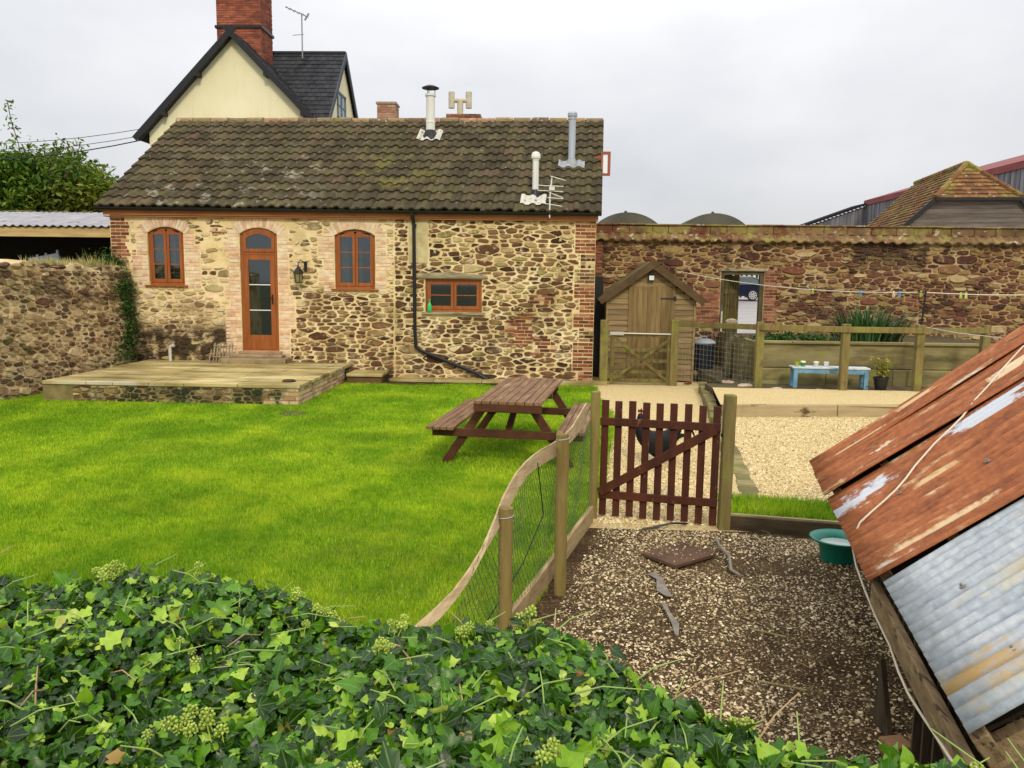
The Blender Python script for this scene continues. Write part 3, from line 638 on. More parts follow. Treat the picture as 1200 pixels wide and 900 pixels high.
lf.box(l0, l0+.10, y0, y1, c+.03, 2.54); lf.box(l1-.10, l1, y0, y1, c+.03, 2.54); lf.box(l0+.1, l1-.1, y0+.002, y1-.002, 2.44, 2.54); lf.box(l0+.1, l1-.1, y0+.002, y1-.002, c+.03, c+.29)
lf.box(l0+.1, l1-.1, y0+.01, y1-.01, c+.27, c+.33)
door = build('door', lf, M_wood_o, cot, bevel=.005)
M_white = surf('white glazing bar', [(0, (.65, .66, .6)), (1, (.75, .74, .7))], 4, rough=.5, bump=0)
for z in (1.40, 1.93): gb = MB(); gb.box(l0+.098, l1-.098, y0+.008, y1-.012, z-.010, z+.010); build('glazing_bar', gb, M_white, door)
g = MB(); g.box(l0+.09, l1-.09, y0+.02, y0+.026, c+.28, 2.45); build('pane', g, glass(), door)
hd = MB(); hd.box(l1-.075, l1-.045, y0-.012, y0-.001, 1.53, 1.73); hd.tube([(l1-.06, y0-.01, 1.66), (l1-.06, y0-.045, 1.66), (l1-.15, y0-.05, 1.655)], .010, 8); build('handle', hd, M_black, door)
st = MB(); st.box(a-.06, b+.06, YF-.10, YF+.13, .49, .548); build('threshold', st, surf('door threshold', [(.3, (.3, .17, .1)), (.7, (.42, .28, .18))], 4, bump=.3), cot, bevel=.006)
# side rooflight open on the right-hand verge
rw = MB(); rw.box(1.10, 1.34, 17.55, 17.60, 4.70, 5.20)
rl = MB(); X0, X1, Z0, Z1, yy = 1.16, 1.36, 4.33, 4.83, 17.6
for bx in ((X0, X1, Z1-.05, Z1), (X0, X1, Z0, Z0+.05), (X1-.055, X1, Z0+.05, Z1-.05), (X0, X0+.04, Z0+.05, Z1-.05)): rl.box(bx[0], bx[1], yy, yy+.05, bx[2], bx[3])
rl.box(1.02, X0+.02, yy+.01, yy+.04, Z0+.1, Z0+.14); rl.box(1.02, X0+.02, yy+.01, yy+.04, Z1-.14, Z1-.1)
sw = build('side_window', rl, surf('red brown sash', [(0, (.26, .06, .03)), (1, (.33, .09, .05))], 4, rough=.5, bump=.1), cot); g = MB(); g.box(X0+.03, X1-.05, yy+.02, yy+.026, Z0+.04, Z1-.04); build('pane', g, surf('white blind', [(0, (.75, .8, .82)), (1, (.8, .84, .86))], 3, bump=0, rough=.3), sw)

# ---- flues, ridge chimneys, aerial
M_flue = surf('pale enamelled flue', [(.3, (.60, .60, .55)), (.7, (.78, .78, .74))], 3, stretch=(4, 4, .5), rough=.35, bump=.05)
M_galv = surf('galvanised flue', [(.3, (.34, .38, .43)), (.7, (.48, .52, .57))], 3, stretch=(4, 4, .5), rough=.45, metal=.3, bump=.05)
M_flash = surf('white flashing', [(.3, (.46, .44, .36)), (.7, (.62, .60, .52))], 5, rough=.6, bump=.2, spots=[((.3, .3, .15), 8, .6, .7)])
def roof_at(px_u, v): return roofP(px_u, v)
def flash(mb, u, v, wu, wv, mi=0):
    vs = []; A, B = 25, 5
    for j in range(B):
        for i in range(A):
            uu = u+wu*(i/(A-1)-.5); vv = v+wv*(j/(B-1)-.5); vs.append(roofP(uu, vv)+rn*(.052+roman((uu*NC) % 1.)))
    mb.add(vs, [(j*A+i, j*A+i+1, (j+1)*A+i+1, (j+1)*A+i) for j in range(B-1) for i in range(A-1)], mi)
def uof(x, v): return (x-(EL[0]+(RL[0]-EL[0])*v))/((ER[0]+(RR[0]-ER[0])*v)-(EL[0]+(RL[0]-EL[0])*v))
def flue(x, v, r, ztop, mat, fm, fu, fv, cap):
    u = uof(x, v); p = roofP(u, v); mb = MB(); mb.lathe([(r, p.z-.1), (r, ztop-.10), (r*1.12, ztop-.09), (r*1.12, ztop-.02), (r*.9, ztop)] if cap != 'cone' else [(r, p.z-.1), (r, p.z+.30), (r*1.06, p.z+.31), (r*1.06, p.z+.34), (r, p.z+.35), (r, ztop-.06), (r*1.2, ztop-.05), (r*1.2, ztop), (r*.9, ztop+.005)], 20, (p.x, p.y, 0))
    fl_ = build('flue', mb, mat, cot, smooth=False); s = MB(); flash(s, u, v-.01, fu, fv); build('flashing', s, fm, fl_)
    c = MB(); c.lathe([(r*2.1, p.z-.14), (r*1.7, p.z+.02), (r*1.15, p.z+.14), (r*1.02, p.z+.15)], 18, (p.x, p.y-.02, 0)); build('collar', c, M_lead if cap == 'flat' else M_black, fl_)
    k = MB()
    if cap == 'cone':
        for q in range(3): an = q*2.1+.3; k.tube([(p.x+r*math.cos(an), p.y+r*math.sin(an), ztop-.02), (p.x+r*math.cos(an), p.y+r*math.sin(an), ztop+.13)], .008, 6)
        k.lathe([(r*1.9, ztop+.12), (r*1.95, ztop+.135), (r*.9, ztop+.185), (.001, ztop+.20)], 20, (p.x, p.y, 0)); build('cowl', k, M_black, fl_)
    elif cap == 'flat': k.lathe([(r*1.35, ztop-.03), (r*1.4, ztop+.03), (r*1.2, ztop+.06), (.001, ztop+.07)], 18, (p.x, p.y, 0)); build('cowl', k, mat, fl_)
    else: k.lathe([(r*1.4, ztop-.06), (r*1.5, ztop-.02), (r*1.3, ztop+.05), (r*.6, ztop+.08), (.001, ztop+.085)], 18, (p.x, p.y, 0)); build('cowl', k, mat, fl_)
    return fl_
flue(-2.66, .80, .102, 6.26, M_flue, M_flash, .052, .12, 'cone')
flue(.54, .47, .075, 5.62, M_galv, M_lead, .055, .07, 'flat')
fl3 = flue(-.22, .14, .065, 4.62, M_flue, M_flash, .0, .0, 'dome')
fp = MB(); flash(fp, uof(-.25, .10), .085, .050, .09); build('flashing', fp, M_flash, fl3)
ae = MB(); ax, ay = .08, YE-.02; ae.tube([(ax, ay-.03, 3.34), (ax, ay-.03, 3.42), (ax, ay, 3.75), (ax+.03, ay, 4.13)], .014, 6)
for z, w0, w1, t in ((3.47, -.27, .27, 0), (3.60, -.26, .25, -.03), (3.72, -.05, .27, 0), (3.78, -.02, .26, -.04), (3.86, -.25, .26, 0), (3.96, -.26, .27, 0), (4.11, 0, .30, -.03)): ae.tube([(ax+w0, ay-.01, z+.02-t), (ax+w1, ay-.01, z+t)], .009, 6)
ae.box(ax-.02, ax+.09, ay-.05, ay+.02, 3.88, 3.95); build('roof_aerial', ae, surf('aerial alloy', [(0, (.6, .6, .55)), (1, (.75, .75, .7))], 3, rough=.4, bump=0), cot)
ch = MB()
def brickbox(mb, x0, x1, y0, y1, z0, z1, mi0=0, mi1=1, seed=1):
    mb.box(x0, x1, y0, y1, z0, z1, mi0); bricks(mb, x0, x1, z0, z1, lambda u, v, h: (u, y0-h, v), mi1, seed); bricks(mb, y0, y1, z0, z1, lambda u, v, h: (x1+h, u, v), mi1, seed+1)
M_mort2 = surf('grey mortar', [(.3, (.3, .2, .13)), (.7, (.42, .33, .24))], 8, bump=.4)
brickbox(ch, -2.45, -1.62, 20.0, 20.6, 5.1, 6.07); c1 = build('chimney', ch, [M_mort2, M_brickR], cot)
cw = MB(); x, y = -2.13, 20.2; cw.tube([(x, y, 6.05), (x, y, 6.42)], .075, 14); cw.tube([(x-.18, y, 6.42), (x+.18, y, 6.42)], .055, 10)
for s in (-1, 1): cw.tube([(x+s*.21, y, 6.24), (x+s*.21, y, 6.62)], .075, 14)
build('chimney_cowl', cw, surf('stained flue pot', [(.3, (.42, .38, .26)), (.7, (.58, .54, .42))], 6, bump=.2), c1)

# ---- wall lantern
lm = MB(); lx = -5.03; lm.box(lx+.06, lx+.12, YF-.035, YF-.01, 2.22, 2.42); lm.tube([(lx+.09, YF-.03, 2.30), (lx+.09, YF-.10, 2.40), (lx+.02, YF-.16, 2.44), (lx-.02, YF-.17, 2.38), (lx-.02, YF-.17, 2.30)], .010, 8)
lm.lathe([(.015, 2.33), (.03, 2.30), (.115, 2.19), (.12, 2.175), (.10, 2.17)], 6, (lx-.02, YF-.17, 0)); lm.lathe([(.07, 1.98), (.075, 1.995), (.06, 2.0)], 6, (lx-.02, YF-.17, 0))
for k in range(6): an = k*math.pi/3; lm.tube([(lx-.02+.068*math.cos(an), YF-.17+.068*math.sin(an), 1.99), (lx-.02+.095*math.cos(an), YF-.17+.095*math.sin(an), 2.18)], .006, 5)
wl_ = build('wall_lantern', lm, M_black, cot); g = MB(); g.lathe([(.06, 2.0), (.085, 2.17)], 6, (lx-.02, YF-.17, 0)); build('lantern_glass', g, surf('yellowed glass', [(0, (.4, .36, .12)), (1, (.55, .5, .22))], 3, rough=.2, bump=0, trans=.5), wl_)

# ---- things by the cottage
bo = MB(); bo.lathe([(.001, 0), (.043, 0), (.045, .01), (.045, .13), (.035, .16), (.016, .19), (.015, .22), (.02, .222), (.02, .25), (.001, .252)], 16, (-2.36, YF-.005, 1.42))
bo.v = [(x, y-.04, z) for x, y, z in bo.v]
t = build('bottle', bo, surf('green bottle plastic', [(0, (.02, .42, .09)), (1, (.03, .5, .12))], 4, rough=.2, spec=.5, bump=0), smooth=True); tag(t, 'bright green bottle standing on the sill of the small low window', 'bottle')
M_patio = surf('patio flags', [(.28, (.13, .095, .03)), (.45, (.33, .25, .09)), (.6, (.52, .42, .18)), (.75, (.70, .60, .36))], 1.4, 8, stretch=(.6, 2.2, 1), rough=.7, spec=.35, bump=.25, bscale=12, ivar=.12, rrange=(.45, .85), spots=[((.16, .15, .03), 1.8, .52, .68, {'stretch': (.7, 2, 1), 'amt': .7}), ((.7, .66, .52), 1.1, .57, .7, {'stretch': (.5, 3, 1), 'amt': .6})])
PA = thing('patio', (-6, 14.7, 0), 'raised stone patio with mossy flags and low rubble retaining wall below the glazed door', 'patio')
PL, PR, PF, PB = -7.82, -3.98, 12.90, 16.56
pm = MB(); pm.box(PL-.5, PR-.03, PF+.03, PB, -.05, .272, 0)
pf = lambda u, v, h: (u, PF+.03-h, v); pr = lambda u, v, h: (PR-.03+h, u, v)
stones(pm, rubble(PL, PR-.62, 0, .265, [], .03, .07, 2.4, 5, .012, 1800), pf, 1, 8); bricks(pm, PR-.62, PR-.03, .0, .27, pf, 2, 4); bricks(pm, PF+.03, PB-.6, .0, .27, pr, 2, 6); stones(pm, rubble(PB-.6, PB, 0, .265, [], .03, .07, 2.4, 6, .012, 500), pr, 1, 8)
M_pmort = surf('stained patio mortar', [(.3, (.08, .07, .02)), (.55, (.28, .22, .09)), (.75, (.5, .4, .22))], 2.4, 8, bump=.6)
M_pst = surf('stained patio stone', [(.3, (.2, .14, .07)), (.7, (.3, .22, .11))], 6, 6, island=ST_R, iamt=.85, bump=.7, bscale=30, spots=[((.025, .03, .012), 1.5, .44, .54, {'detail': 7}), ((.55, .45, .25), 3, .56, .68, {'amt': .6})])
M_pbr = surf('stained patio brick', [(.3, (.5, .3, .18)), (.7, (.6, .4, .25))], 6, 6, island=[(0, (.36, .2, .1)), (.5, (.55, .40, .22)), (1, (.6, .42, .3))], iamt=.9, bump=.5, bscale=30, spots=[((.04, .045, .015), 2.5, .55, .66, {'detail': 7})])
build('retaining_wall', pm, [M_pmort, M_pst, M_pbr], PA)
sl_ = MB(); rs = random.Random(5); y = PF
rows = [PF, PF+.62, PF+1.2, PF+1.82, PF+2.42, PF+3.04, PB]
for j in range(6):
    x = PL-.5
    while x < PR-.05:
        w_ = rs.choice((.45, .6, .75, .9)); x1 = min(x+w_, PR); x1 = PR if PR-x1 < .25 else x1; dz = rs.uniform(-.003, .003)
        sl_.box(x+.006, x1-.006, rows[j]+.006, rows[j+1]-.006, .274+dz, .33+dz); x = x1
build('paving', sl_, M_patio, PA, bevel=.006)
st = MB(); st.box(-6.6, -5.25, YF-.52, YF-.02, .325, .43); st.box(-6.45, -5.4, YF-.30, YF-.02, .43, .488); t = build('door_step', st, surf('worn step', [(.3, (.2, .14, .07)), (.7, (.42, .33, .18))], 3, bump=.5, spots=[((.06, .06, .02), 4, .55, .66)]), bevel=.015); tag(t, 'worn low stone steps under the glazed cottage door', 'step')
for (x0, x1, y0, y1, z0, z1, lb) in ((-3.92, -3.22, 15.75, 16.5, 0, .20, 'mossy stone step close against the right side of the patio'),):
    s = MB(); s.box(x0, x1, y0+.04, y1, z0, z1-.06, 0); s.box(x0, x1+.02, y0, y1, z1-.06, z1, 1); t = build('stone_step', s, [M_pst, M_patio], bevel=.012); tag(t, lb, 'step')
s = MB(); x = -3.15; rs = random.Random(3)
while x < .95: w_ = rs.uniform(.8, 1.3); x1 = min(x+w_, 1.0); s.box(x+.004, x1-.004, 16.22, 16.57, -.02, .052+rs.uniform(-.006, .006)); x = x1
s.box(.2, 1.30, 16.10, 16.21, -.02, .085)
t = build('paving_kerb', s, M_patio, bevel=.008); tag(t, 'narrow row of pale flags along the foot of the cottage wall', 'kerb')
vp = MB(); vp.tube([(-7.76, 16.35, .33), (-7.76, 16.35, .60), (-7.745, 16.35, .635), (-7.71, 16.35, .65), (-7.66, 16.35, .65)], .032, 12); t = build('drain_pipe', vp, M_flash, smooth=False); tag(t, 'short bent white pipe rising from the back of the patio', 'pipe')
rk = thing('boot_rack', (-6.6, 16.3, .33), 'small weathered wooden rack leaning on the wall left of the glazed door', 'rack')
M_grey_wood = surf('grey weathered wood', [(.3, (.20, .15, .08)), (.7, (.38, .31, .2))], 4, stretch=(5, 5, .6), bump=.5)
r1 = MB()
for k in range(7): x = -6.82+k*.062; r1.beam((x, 16.27, .34), (x+.01, 16.38, .72-.02*(k % 2)), .022, .015)
build('slats', r1, M_grey_wood, rk); r2 = MB(); r2.tube([(-6.84, 16.27, .44), (-6.42, 16.27, .44)], .012, 6); r2.tube([(-6.84, 16.35, .66), (-6.42, 16.35, .66)], .012, 6)
for x in (-6.82, -6.44): r2.tube([(x, 16.28, .34), (x, 16.05, .34), (x, 16.2, .6)], .012, 6)
build('rack_frame', r2, M_grey_wood, rk)
dd = MB(); dd.lathe([(.001, 0), (.11, 0), (.115, .015), (.09, .03), (.085, .02), (.001, .018)], 20, (-4.30, 13.35, .333)); t = build('metal_dish', dd, surf('rusted iron', [(.3, (.03, .02, .015)), (.7, (.09, .05, .03))], 6, metal=.3, rough=.7)); tag(t, 'dark round iron dish lying on the patio near its front right corner', 'dish')
dc = MB(); dc.lathe([(.001, 0), (.2, 0), (.21, .012), (.18, .02), (.001, .02)], 24, (-3.83, 12.05, -.004)); t = build('drain_cover', dc, M_earth); tag(t, 'round brown drain cover sunk in the lawn by the patio corner', 'drain cover')

# ================================================================ LEFT: garden wall, cart shed, tree
LA, LB = Vector((-9.75, 6.0, 0)), Vector((-8.64, 16.58, 0)); LD = (LB-LA).normalized(); LNn = Vector((LD.y, -LD.x, 0)); LL = (LB-LA).length
def lfn(u, v, h): p = LA+LD*u+LNn*(h+.10*(1-v/2.25)*.6); return (p.x, p.y, v)
gw = MB(); n = 60; rs = random.Random(2); tops = [2.17+.05*math.sin(i*.9)+rs.uniform(-.035, .035)+.06*(i > 40) for i in range(n+1)]
for i in range(n):
    u0, u1 = LL*i/n, LL*(i+1)/n
    gw.add([lfn(u0, -.1, 0), lfn(u1, -.1, 0), lfn(u1, tops[i+1], 0), lfn(u0, tops[i], 0), lfn(u0, tops[i]+.03, -.45), lfn(u1, tops[i+1]+.03, -.45), lfn(u0, -.1, -.45), lfn(u1, -.1, -.45)], [(0, 1, 2, 3), (3, 2, 5, 4), (6, 4, 5, 7)])
M_lwm = surf('garden wall mortar', [(.25, (.32, .20, .09)), (.45, (.64, .48, .25)), (.75, (.82, .70, .43))], 2, 8, rough=.95, bump=.9, bscale=22, bdist=.03, spots=[((.09, .05, .03), 1.4, .45, .62, {'reg': {'z': (1.55, 2.6)}, 'soft': .3, 'jit': .5, 'amt': .9}), ((.16, .16, .03), 2.2, .54, .7, {'amt': .8}), ((.10, .08, .03), 2, .45, .6, {'reg': {'z': (-.2, .3)}, 'soft': .2, 'jit': .4, 'amt': .8})])
ST_G = [(0, (.04, .018, .011)), (.25, (.11, .05, .027)), (.5, (.24, .14, .07)), (.75, (.44, .31, .16)), (1, (.62, .48, .27))]
M_lws = surf('garden wall stone', [(.3, (.2, .12, .07)), (.7, (.3, .2, .1))], 8, 6, island=ST_G, iamt=.85, rough=.92, bump=.8, bscale=30, bdist=.02, spots=[((.08, .04, .025), 1.4, .45, .62, {'reg': {'z': (1.6, 2.6)}, 'soft': .3, 'jit': .5, 'amt': .7}), ((.50, .42, .24), 5, .58, .7, {'amt': .5}), ((.14, .15, .03), 3, .56, .7, {'amt': .6})])
stones(gw, rubble(3.2, LL, -.05, 2.16, [], .026, .095, 2.1, 41, .018, 12000, 2.8), lfn, 1, 12, .012, .045)
for i in range(230):   # loose stones along the top
    u = rs.uniform(4.5, LL-.05); a, b = rs.uniform(.04, .13), rs.uniform(.02, .05); w0 = -rs.uniform(0, .4); z = 2.15+rs.uniform(0, .05)+(.05 if u > 7.2 else 0)
    p = lfn(u, z, w0); gw.ball(p, 1, 6, 4, (rs.uniform(.04, .09), a, b), 1)
lwall = build('garden_wall', gw, [M_lwm, M_lws]); tag(lwall, 'weathered rubble garden wall running up to the left corner of the cottage', 'wall')
M_dry = surf('dry grass', [(.3, (.30, .24, .08)), (.7, (.5, .42, .18))], 5, island=[(0, (.14, .2, .03)), (.3, (.3, .3, .07)), (.7, (.5, .42, .2)), (1, (.6, .52, .3))], iamt=.8, bump=0, trans=.3)
def tufts(n, u0, u1, hmin, hmax):
    m = MB()
    for i in range(n):
        u = rs.uniform(u0, u1); p = Vector(lfn(u, 2.2+(.05 if u > 7.2 else 0), -rs.uniform(.02, .4))); h = rs.uniform(hmin, hmax)*(.4+.6*rs.random()); q = p+Vector((rs.gauss(0, .3)*h, rs.gauss(0, .3)*h, h)); mid = (p+q)/2+Vector((0, 0, h*.08))
        w_ = Vector((rs.uniform(-1, 1), rs.uniform(-1, 1), 0)).normalized()*.006; m.add([p-w_, p+w_, mid+w_*.8, mid-w_*.8, q], [(0, 1, 2, 3), (3, 2, 4)])
    return m
m = tufts(700, 8.0, LL-.4, .05, .22); m2 = tufts(420, 8.3, 9.4, .05, .2); m.add(m2.v, m2.f); m2 = tufts(60, 9.4, LL-.7, .2, .42); m.add(m2.v, m2.f)
tag(build('dry_grass', m, M_dry), 'dry seeding grass and weeds growing on top of the left garden wall', 'grass', kind='stuff')

def leafcloud(name, pts, size, mat, parent=None, seed=1, up=.3, fold=True):
    """pts (n,3): small folded leaf faces scattered at random angles"""
    r_ = np.random.RandomState(seed); n = len(pts); nrm = r_.normal(0, 1, (n, 3)); nrm[:, 2] = np.abs(nrm[:, 2])+up; nrm /= np.linalg.norm(nrm, axis=1)[:, None]
    t = np.cross(nrm, r_.normal(0, 1, (n, 3))); t /= np.linalg.norm(t, axis=1)[:, None]; b = np.cross(nrm, t); s = (size*r_.uniform(.55, 1.25, n))[:, None]
    V = np.stack([pts-t*s, pts+b*s*.42-t*s*.1+nrm*s*.12, pts+t*s, pts-b*s*.42-t*s*.1+nrm*s*.12], 1)
    return bulk(name, V.reshape(-1, 3), np.arange(4*n).reshape(-1, 4), mat, parent)
M_tree = surf('tree leaves', [(.3, (.05, .12, .012)), (.7, (.12, .22, .02))], .8, 4, island=[(0, (.02, .06, .006)), (.35, (.06, .15, .010)), (.7, (.13, .26, .015)), (.93, (.24, .34, .03)), (1, (.36, .32, .06))], iamt=.75, rough=.6, spec=.3, bump=0, trans=.25, spots=[((.14, .17, .02), .6, .5, .7, {'amt': .5}), ((.2, .2, .02), .5, .4, .6, {'reg': {'x': (-18.3, -15)}, 'soft': .7, 'amt': .6})])
M_bark = surf('bark', [(.3, (.06, .04, .025)), (.7, (.14, .1, .06))], 6, stretch=(4, 4, .8), bump=.8)
def tree(x, y, base, clumps, n, size, label, seed, mat=M_tree, spread=.42):
    tr = thing('tree', (x, y, base), label, 'tree'); r_ = np.random.RandomState(seed); P = []
    tk = MB(); tk.tube([(x, y, base-.1), (x+.05, y, base+1.5), (x, y+.1, base+3)], [.28, .22, .15], 9)
    for (cx, cy, cz, rr) in clumps: tk.tube([(x, y, base+2), ((x+cx)/2, (y+cy)/2, (base+2.2+cz)/2), (cx, cy, cz)], [.12, .08, .03], 6)
    build('trunk', tk, M_bark, tr)
    for (cx, cy, cz, rr) in clumps:
        m_ = int(n*rr*rr); sub = r_.normal(0, 1, (max(8, int(26*rr)), 3)); sub /= np.linalg.norm(sub, axis=1)[:, None]; sub *= (rr*r_.uniform(.45, 1.0, len(sub)))[:, None]; sub[:, 2] *= .8
        k = r_.randint(0, len(sub), m_); P.append(np.array([cx, cy, cz])+sub[k]+r_.normal(0, rr*spread*.45, (m_, 3)))
    leafcloud('crown', np.concatenate(P), size, mat, tr, seed); return tr
tree(-19.0, 31, -.03, [(-20.6, 31, 5.1, 1.8), (-18.9, 30.5, 5.5, 1.7), (-17.5, 31, 4.9, 1.4), (-22.3, 31.5, 4.8, 1.7), (-19.5, 31, 3.8, 1.8), (-16.9, 31.5, 3.8, 1.1), (-21.5, 31, 3.6, 1.6)], 5200, .125, 'dense rounded green tree behind the open cart shed', 3)
sp = thing('sapling', (-19.6, 29.5, 0), 'tall thin twig with sparse leaves rising above the rounded tree', 'branch')
m = MB(); P = []
for pts, nl in (([(-19.2, 29.5, 6.0), (-19.35, 29.5, 6.9), (-19.55, 29.5, 7.6), (-19.65, 29.5, 8.35)], 55), ([(-18.2, 29.5, 5.8), (-17.9, 29.5, 6.5), (-17.6, 29.5, 7.0)], 50), ([(-17.7, 29.5, 5.6), (-17.2, 29.5, 6.3), (-17.0, 29.5, 6.9)], 40), ([(-18.9, 29.5, 5.8), (-18.6, 29.5, 6.6), (-18.2, 29.5, 6.8)], 20)):
    m.tube(pts, [.03]+[.015]*(len(pts)-1), 5)
    for i in range(nl):
        t = .35+.65*random.random(); k = min(int(t*(len(pts)-1)), len(pts)-2); f_ = t*(len(pts)-1)-k; a = Vector(pts[k]).lerp(Vector(pts[k+1]), f_); P.append(a+Vector((random.gauss(0, .13), random.gauss(0, .1), random.gauss(0, .1))))
m.tube([(-19.2, 29.5, 0), (-19.2, 29.5, 6.0)], .035, 6); m.tube([(-18.1, 29.5, 0), (-18.2, 29.5, 5.8)], .03, 6); build('stem', m, M_bark, sp); leafcloud('leaves', np.array([tuple(p) for p in P]), .10, M_tree, sp, 9)

cs = thing('cart_shed', (-14, 21, 0), 'open fronted cart shed with pale corrugated roof and timber beam left of the cottage', 'shed')
M_tinw = surf('pale weathered tin', [(.3, (.27, .27, .30)), (.7, (.42, .41, .44))], 2, 6, stretch=(2, .5, 1), rough=.6, bump=.2, spots=[((.2, .18, .1), 2, .58, .7)])
def corr(mb, o, ex, ey, L, Wd, pitch, amp, nrm, seg=6, ny=2, mi=0, wob=0):
    """corrugated sheet: o origin, ex across the ridges (length L), ey along them (Wd)"""
    nxs = int(L/pitch*seg); vs = []
    for j in range(ny+1):
        for i in range(nxs+1):
            t = i/nxs*L; vs.append(o+ex*t+ey*(Wd*j/ny)+nrm*(amp*math.sin(t/pitch*2*math.pi)+(wob*math.sin(t*5+j*1.7) if wob else 0)))
    mb.add(vs, [(j*(nxs+1)+i, j*(nxs+1)+i+1, (j+1)*(nxs+1)+i+1, (j+1)*(nxs+1)+i) for j in range(ny) for i in range(nxs)], mi)
m = MB(); o = Vector((-18, 19.35, 3.27)); e2 = Vector((0, 3.75, .60)).normalized(); corr(m, o, Vector((1, 0, 0)), e2, 8.9, 3.8, .20, .022, Vector((0, -.15, 1)), 6)
rf = build('roof', m, M_tinw, cs); so2 = rf.modifiers.new('thickness', 'SOLIDIFY'); so2.thickness = .012
m = MB(); rs = random.Random(4)
for i in range(170): x = rs.uniform(-18, -9.2); m.ball((x, 23.08+rs.uniform(-.05, .05), 3.86+rs.uniform(-.01, .03)), 1, 6, 4, (rs.uniform(.04, .12), .05, rs.uniform(.02, .05)))
build('moss', m, surf('dark moss', [(.3, (.05, .04, .02)), (.7, (.2, .17, .08))], 6, bump=.6), cs)['kind'] = 'stuff'
M_beam = surf('sawn pale timber', [(.3, (.42, .28, .10)), (.7, (.62, .45, .20))], 3, 6, stretch=(.5, 5, 5), rough=.7, bump=.2)
m = MB(); m.box(-18, -9.2, 19.42, 19.52, 3.0, 3.235); build('beam', m, M_beam, cs, bevel=.008)
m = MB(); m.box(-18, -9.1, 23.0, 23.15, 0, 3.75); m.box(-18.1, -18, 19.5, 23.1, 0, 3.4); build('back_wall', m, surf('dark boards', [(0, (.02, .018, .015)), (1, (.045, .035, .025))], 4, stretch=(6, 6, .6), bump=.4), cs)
m = MB(); m.box(-17.9, -17.75, 19.45, 19.6, 0, 3.0); build('post', m, M_grey_wood, cs)
m = MB(); m.beam((-13.15, 20.2, 2.37), (-12.35, 20.2, 2.52), .05, .24); m.beam((-13.1, 20.19, 2.30), (-12.3, 20.19, 2.30), .06, .3)
for x, z in ((-12.95, 2.56), (-12.72, 2.60), (-12.42, 2.68)): m.box(x, x+.05, 20.17, 20.22, z-.06, z+.03)
m.box(-13.2, -12.2, 20.2, 21.2, 0, 2.15); t = build('storage_crate', m, surf('pale blue plastic', [(.3, (.36, .44, .60)), (.7, (.55, .62, .72))], 3, bump=.1, rough=.5), bevel=.006); tag(t, 'pale blue white slatted crate in the dark cart shed opening', 'crate')
m = MB(); m.beam((-13.9, 20, 2.50), (-13.25, 20, 2.25), .04, .03); m.box(-14.2, -13.6, 20.05, 20.6, 0, 2.3); t = build('feed_sack', m, surf('faded red plastic', [(.3, (.42, .10, .06)), (.7, (.6, .3, .24))], 5, bump=.2), bevel=.02); tag(t, 'faded red stack at the far left edge in the cart shed opening', 'stack')
cl = []
for i in range(2600):
    v = RN.rand(); zz = .35+1.95*v; wdt = .14+.18*abs(math.sin(zz*2.1+.6)); cl.append((-8.60+abs(RN.normal(0, .10))-.05+(RN.uniform(-.55, 0) if zz > 2.0 else 0), 16.48-abs(RN.normal(0, wdt)), zz+(.12*RN.rand() if zz > 2 else 0)))
for i in range(500): cl.append((-8.95+RN.normal(0, .16), 16.35+RN.normal(0, .1), 2.30+abs(RN.normal(0, .12))))
cr2 = thing('creeper', (-8.55, 16.3, 0), 'dark green creeper growing up the corner where garden wall meets cottage', 'creeper')
M_creep = surf('creeper leaves', [(.3, (.02, .06, .01)), (.7, (.05, .12, .02))], 3, island=[(0, (.012, .04, .008)), (.5, (.03, .09, .012)), (.9, (.06, .16, .02)), (1, (.18, .2, .05))], bump=0, trans=.2)
leafcloud('leaves', np.array(cl), .035, M_creep, cr2, 5); m = MB(); m.tube([(-8.53, 16.45, 0), (-8.52, 16.42, 1), (-8.56, 16.4, 2.1)], .012, 5); build('stem', m, M_bark, cr2)

# ================================================================ FARMHOUSE
fh = thing('farmhouse', (-9, 27, 0), 'cream rendered farmhouse with dark slate roofs and tall brick chimney behind the cottage', 'house')
M_cream = surf('cream render', [(.3, (.76, .70, .43)), (.7, (.84, .79, .53))], .7, 7, bump=.15, spots=[((.60, .40, .24), 1.1, .58, .68, {'amt': .35, 'stretch': (1.4, 1, .7)}), ((.50, .47, .28), 2.2, .5, .75, {'amt': .35, 'stretch': (2.5, 1, .25)})])
M_slate = surf('dark slate', [(.3, (.016, .017, .020)), (.7, (.04, .042, .048))], 2, 6, island=None, rough=.75, spec=.25, bump=.4, ivar=.3, spots=[((.10, .10, .07), 6, .6, .7, {'amt': .6})])
GX, GY, GZ, GH, SLP = -9.53, 25.0, 9.41, 2.9, 1.04
g1 = MB(); ze = GZ-GH*SLP+.15
g1.add([(GX-GH+.2, GY, 0), (GX+GH-.2, GY, 0), (GX+GH-.2, GY, ze), (GX, GY, GZ-.06), (GX-GH+.2, GY, ze), (GX-GH+.2, 32, 0), (GX+GH-.2, 32, 0), (GX+GH-.2, 32, ze), (GX, 32, GZ-.06), (GX-GH+.2, 32, ze)], [(0, 1, 2, 3, 4), (9, 8, 7, 6, 5), (0, 4, 9, 5), (1, 6, 7, 2)])
build('gable_wall', g1, M_cream, fh)
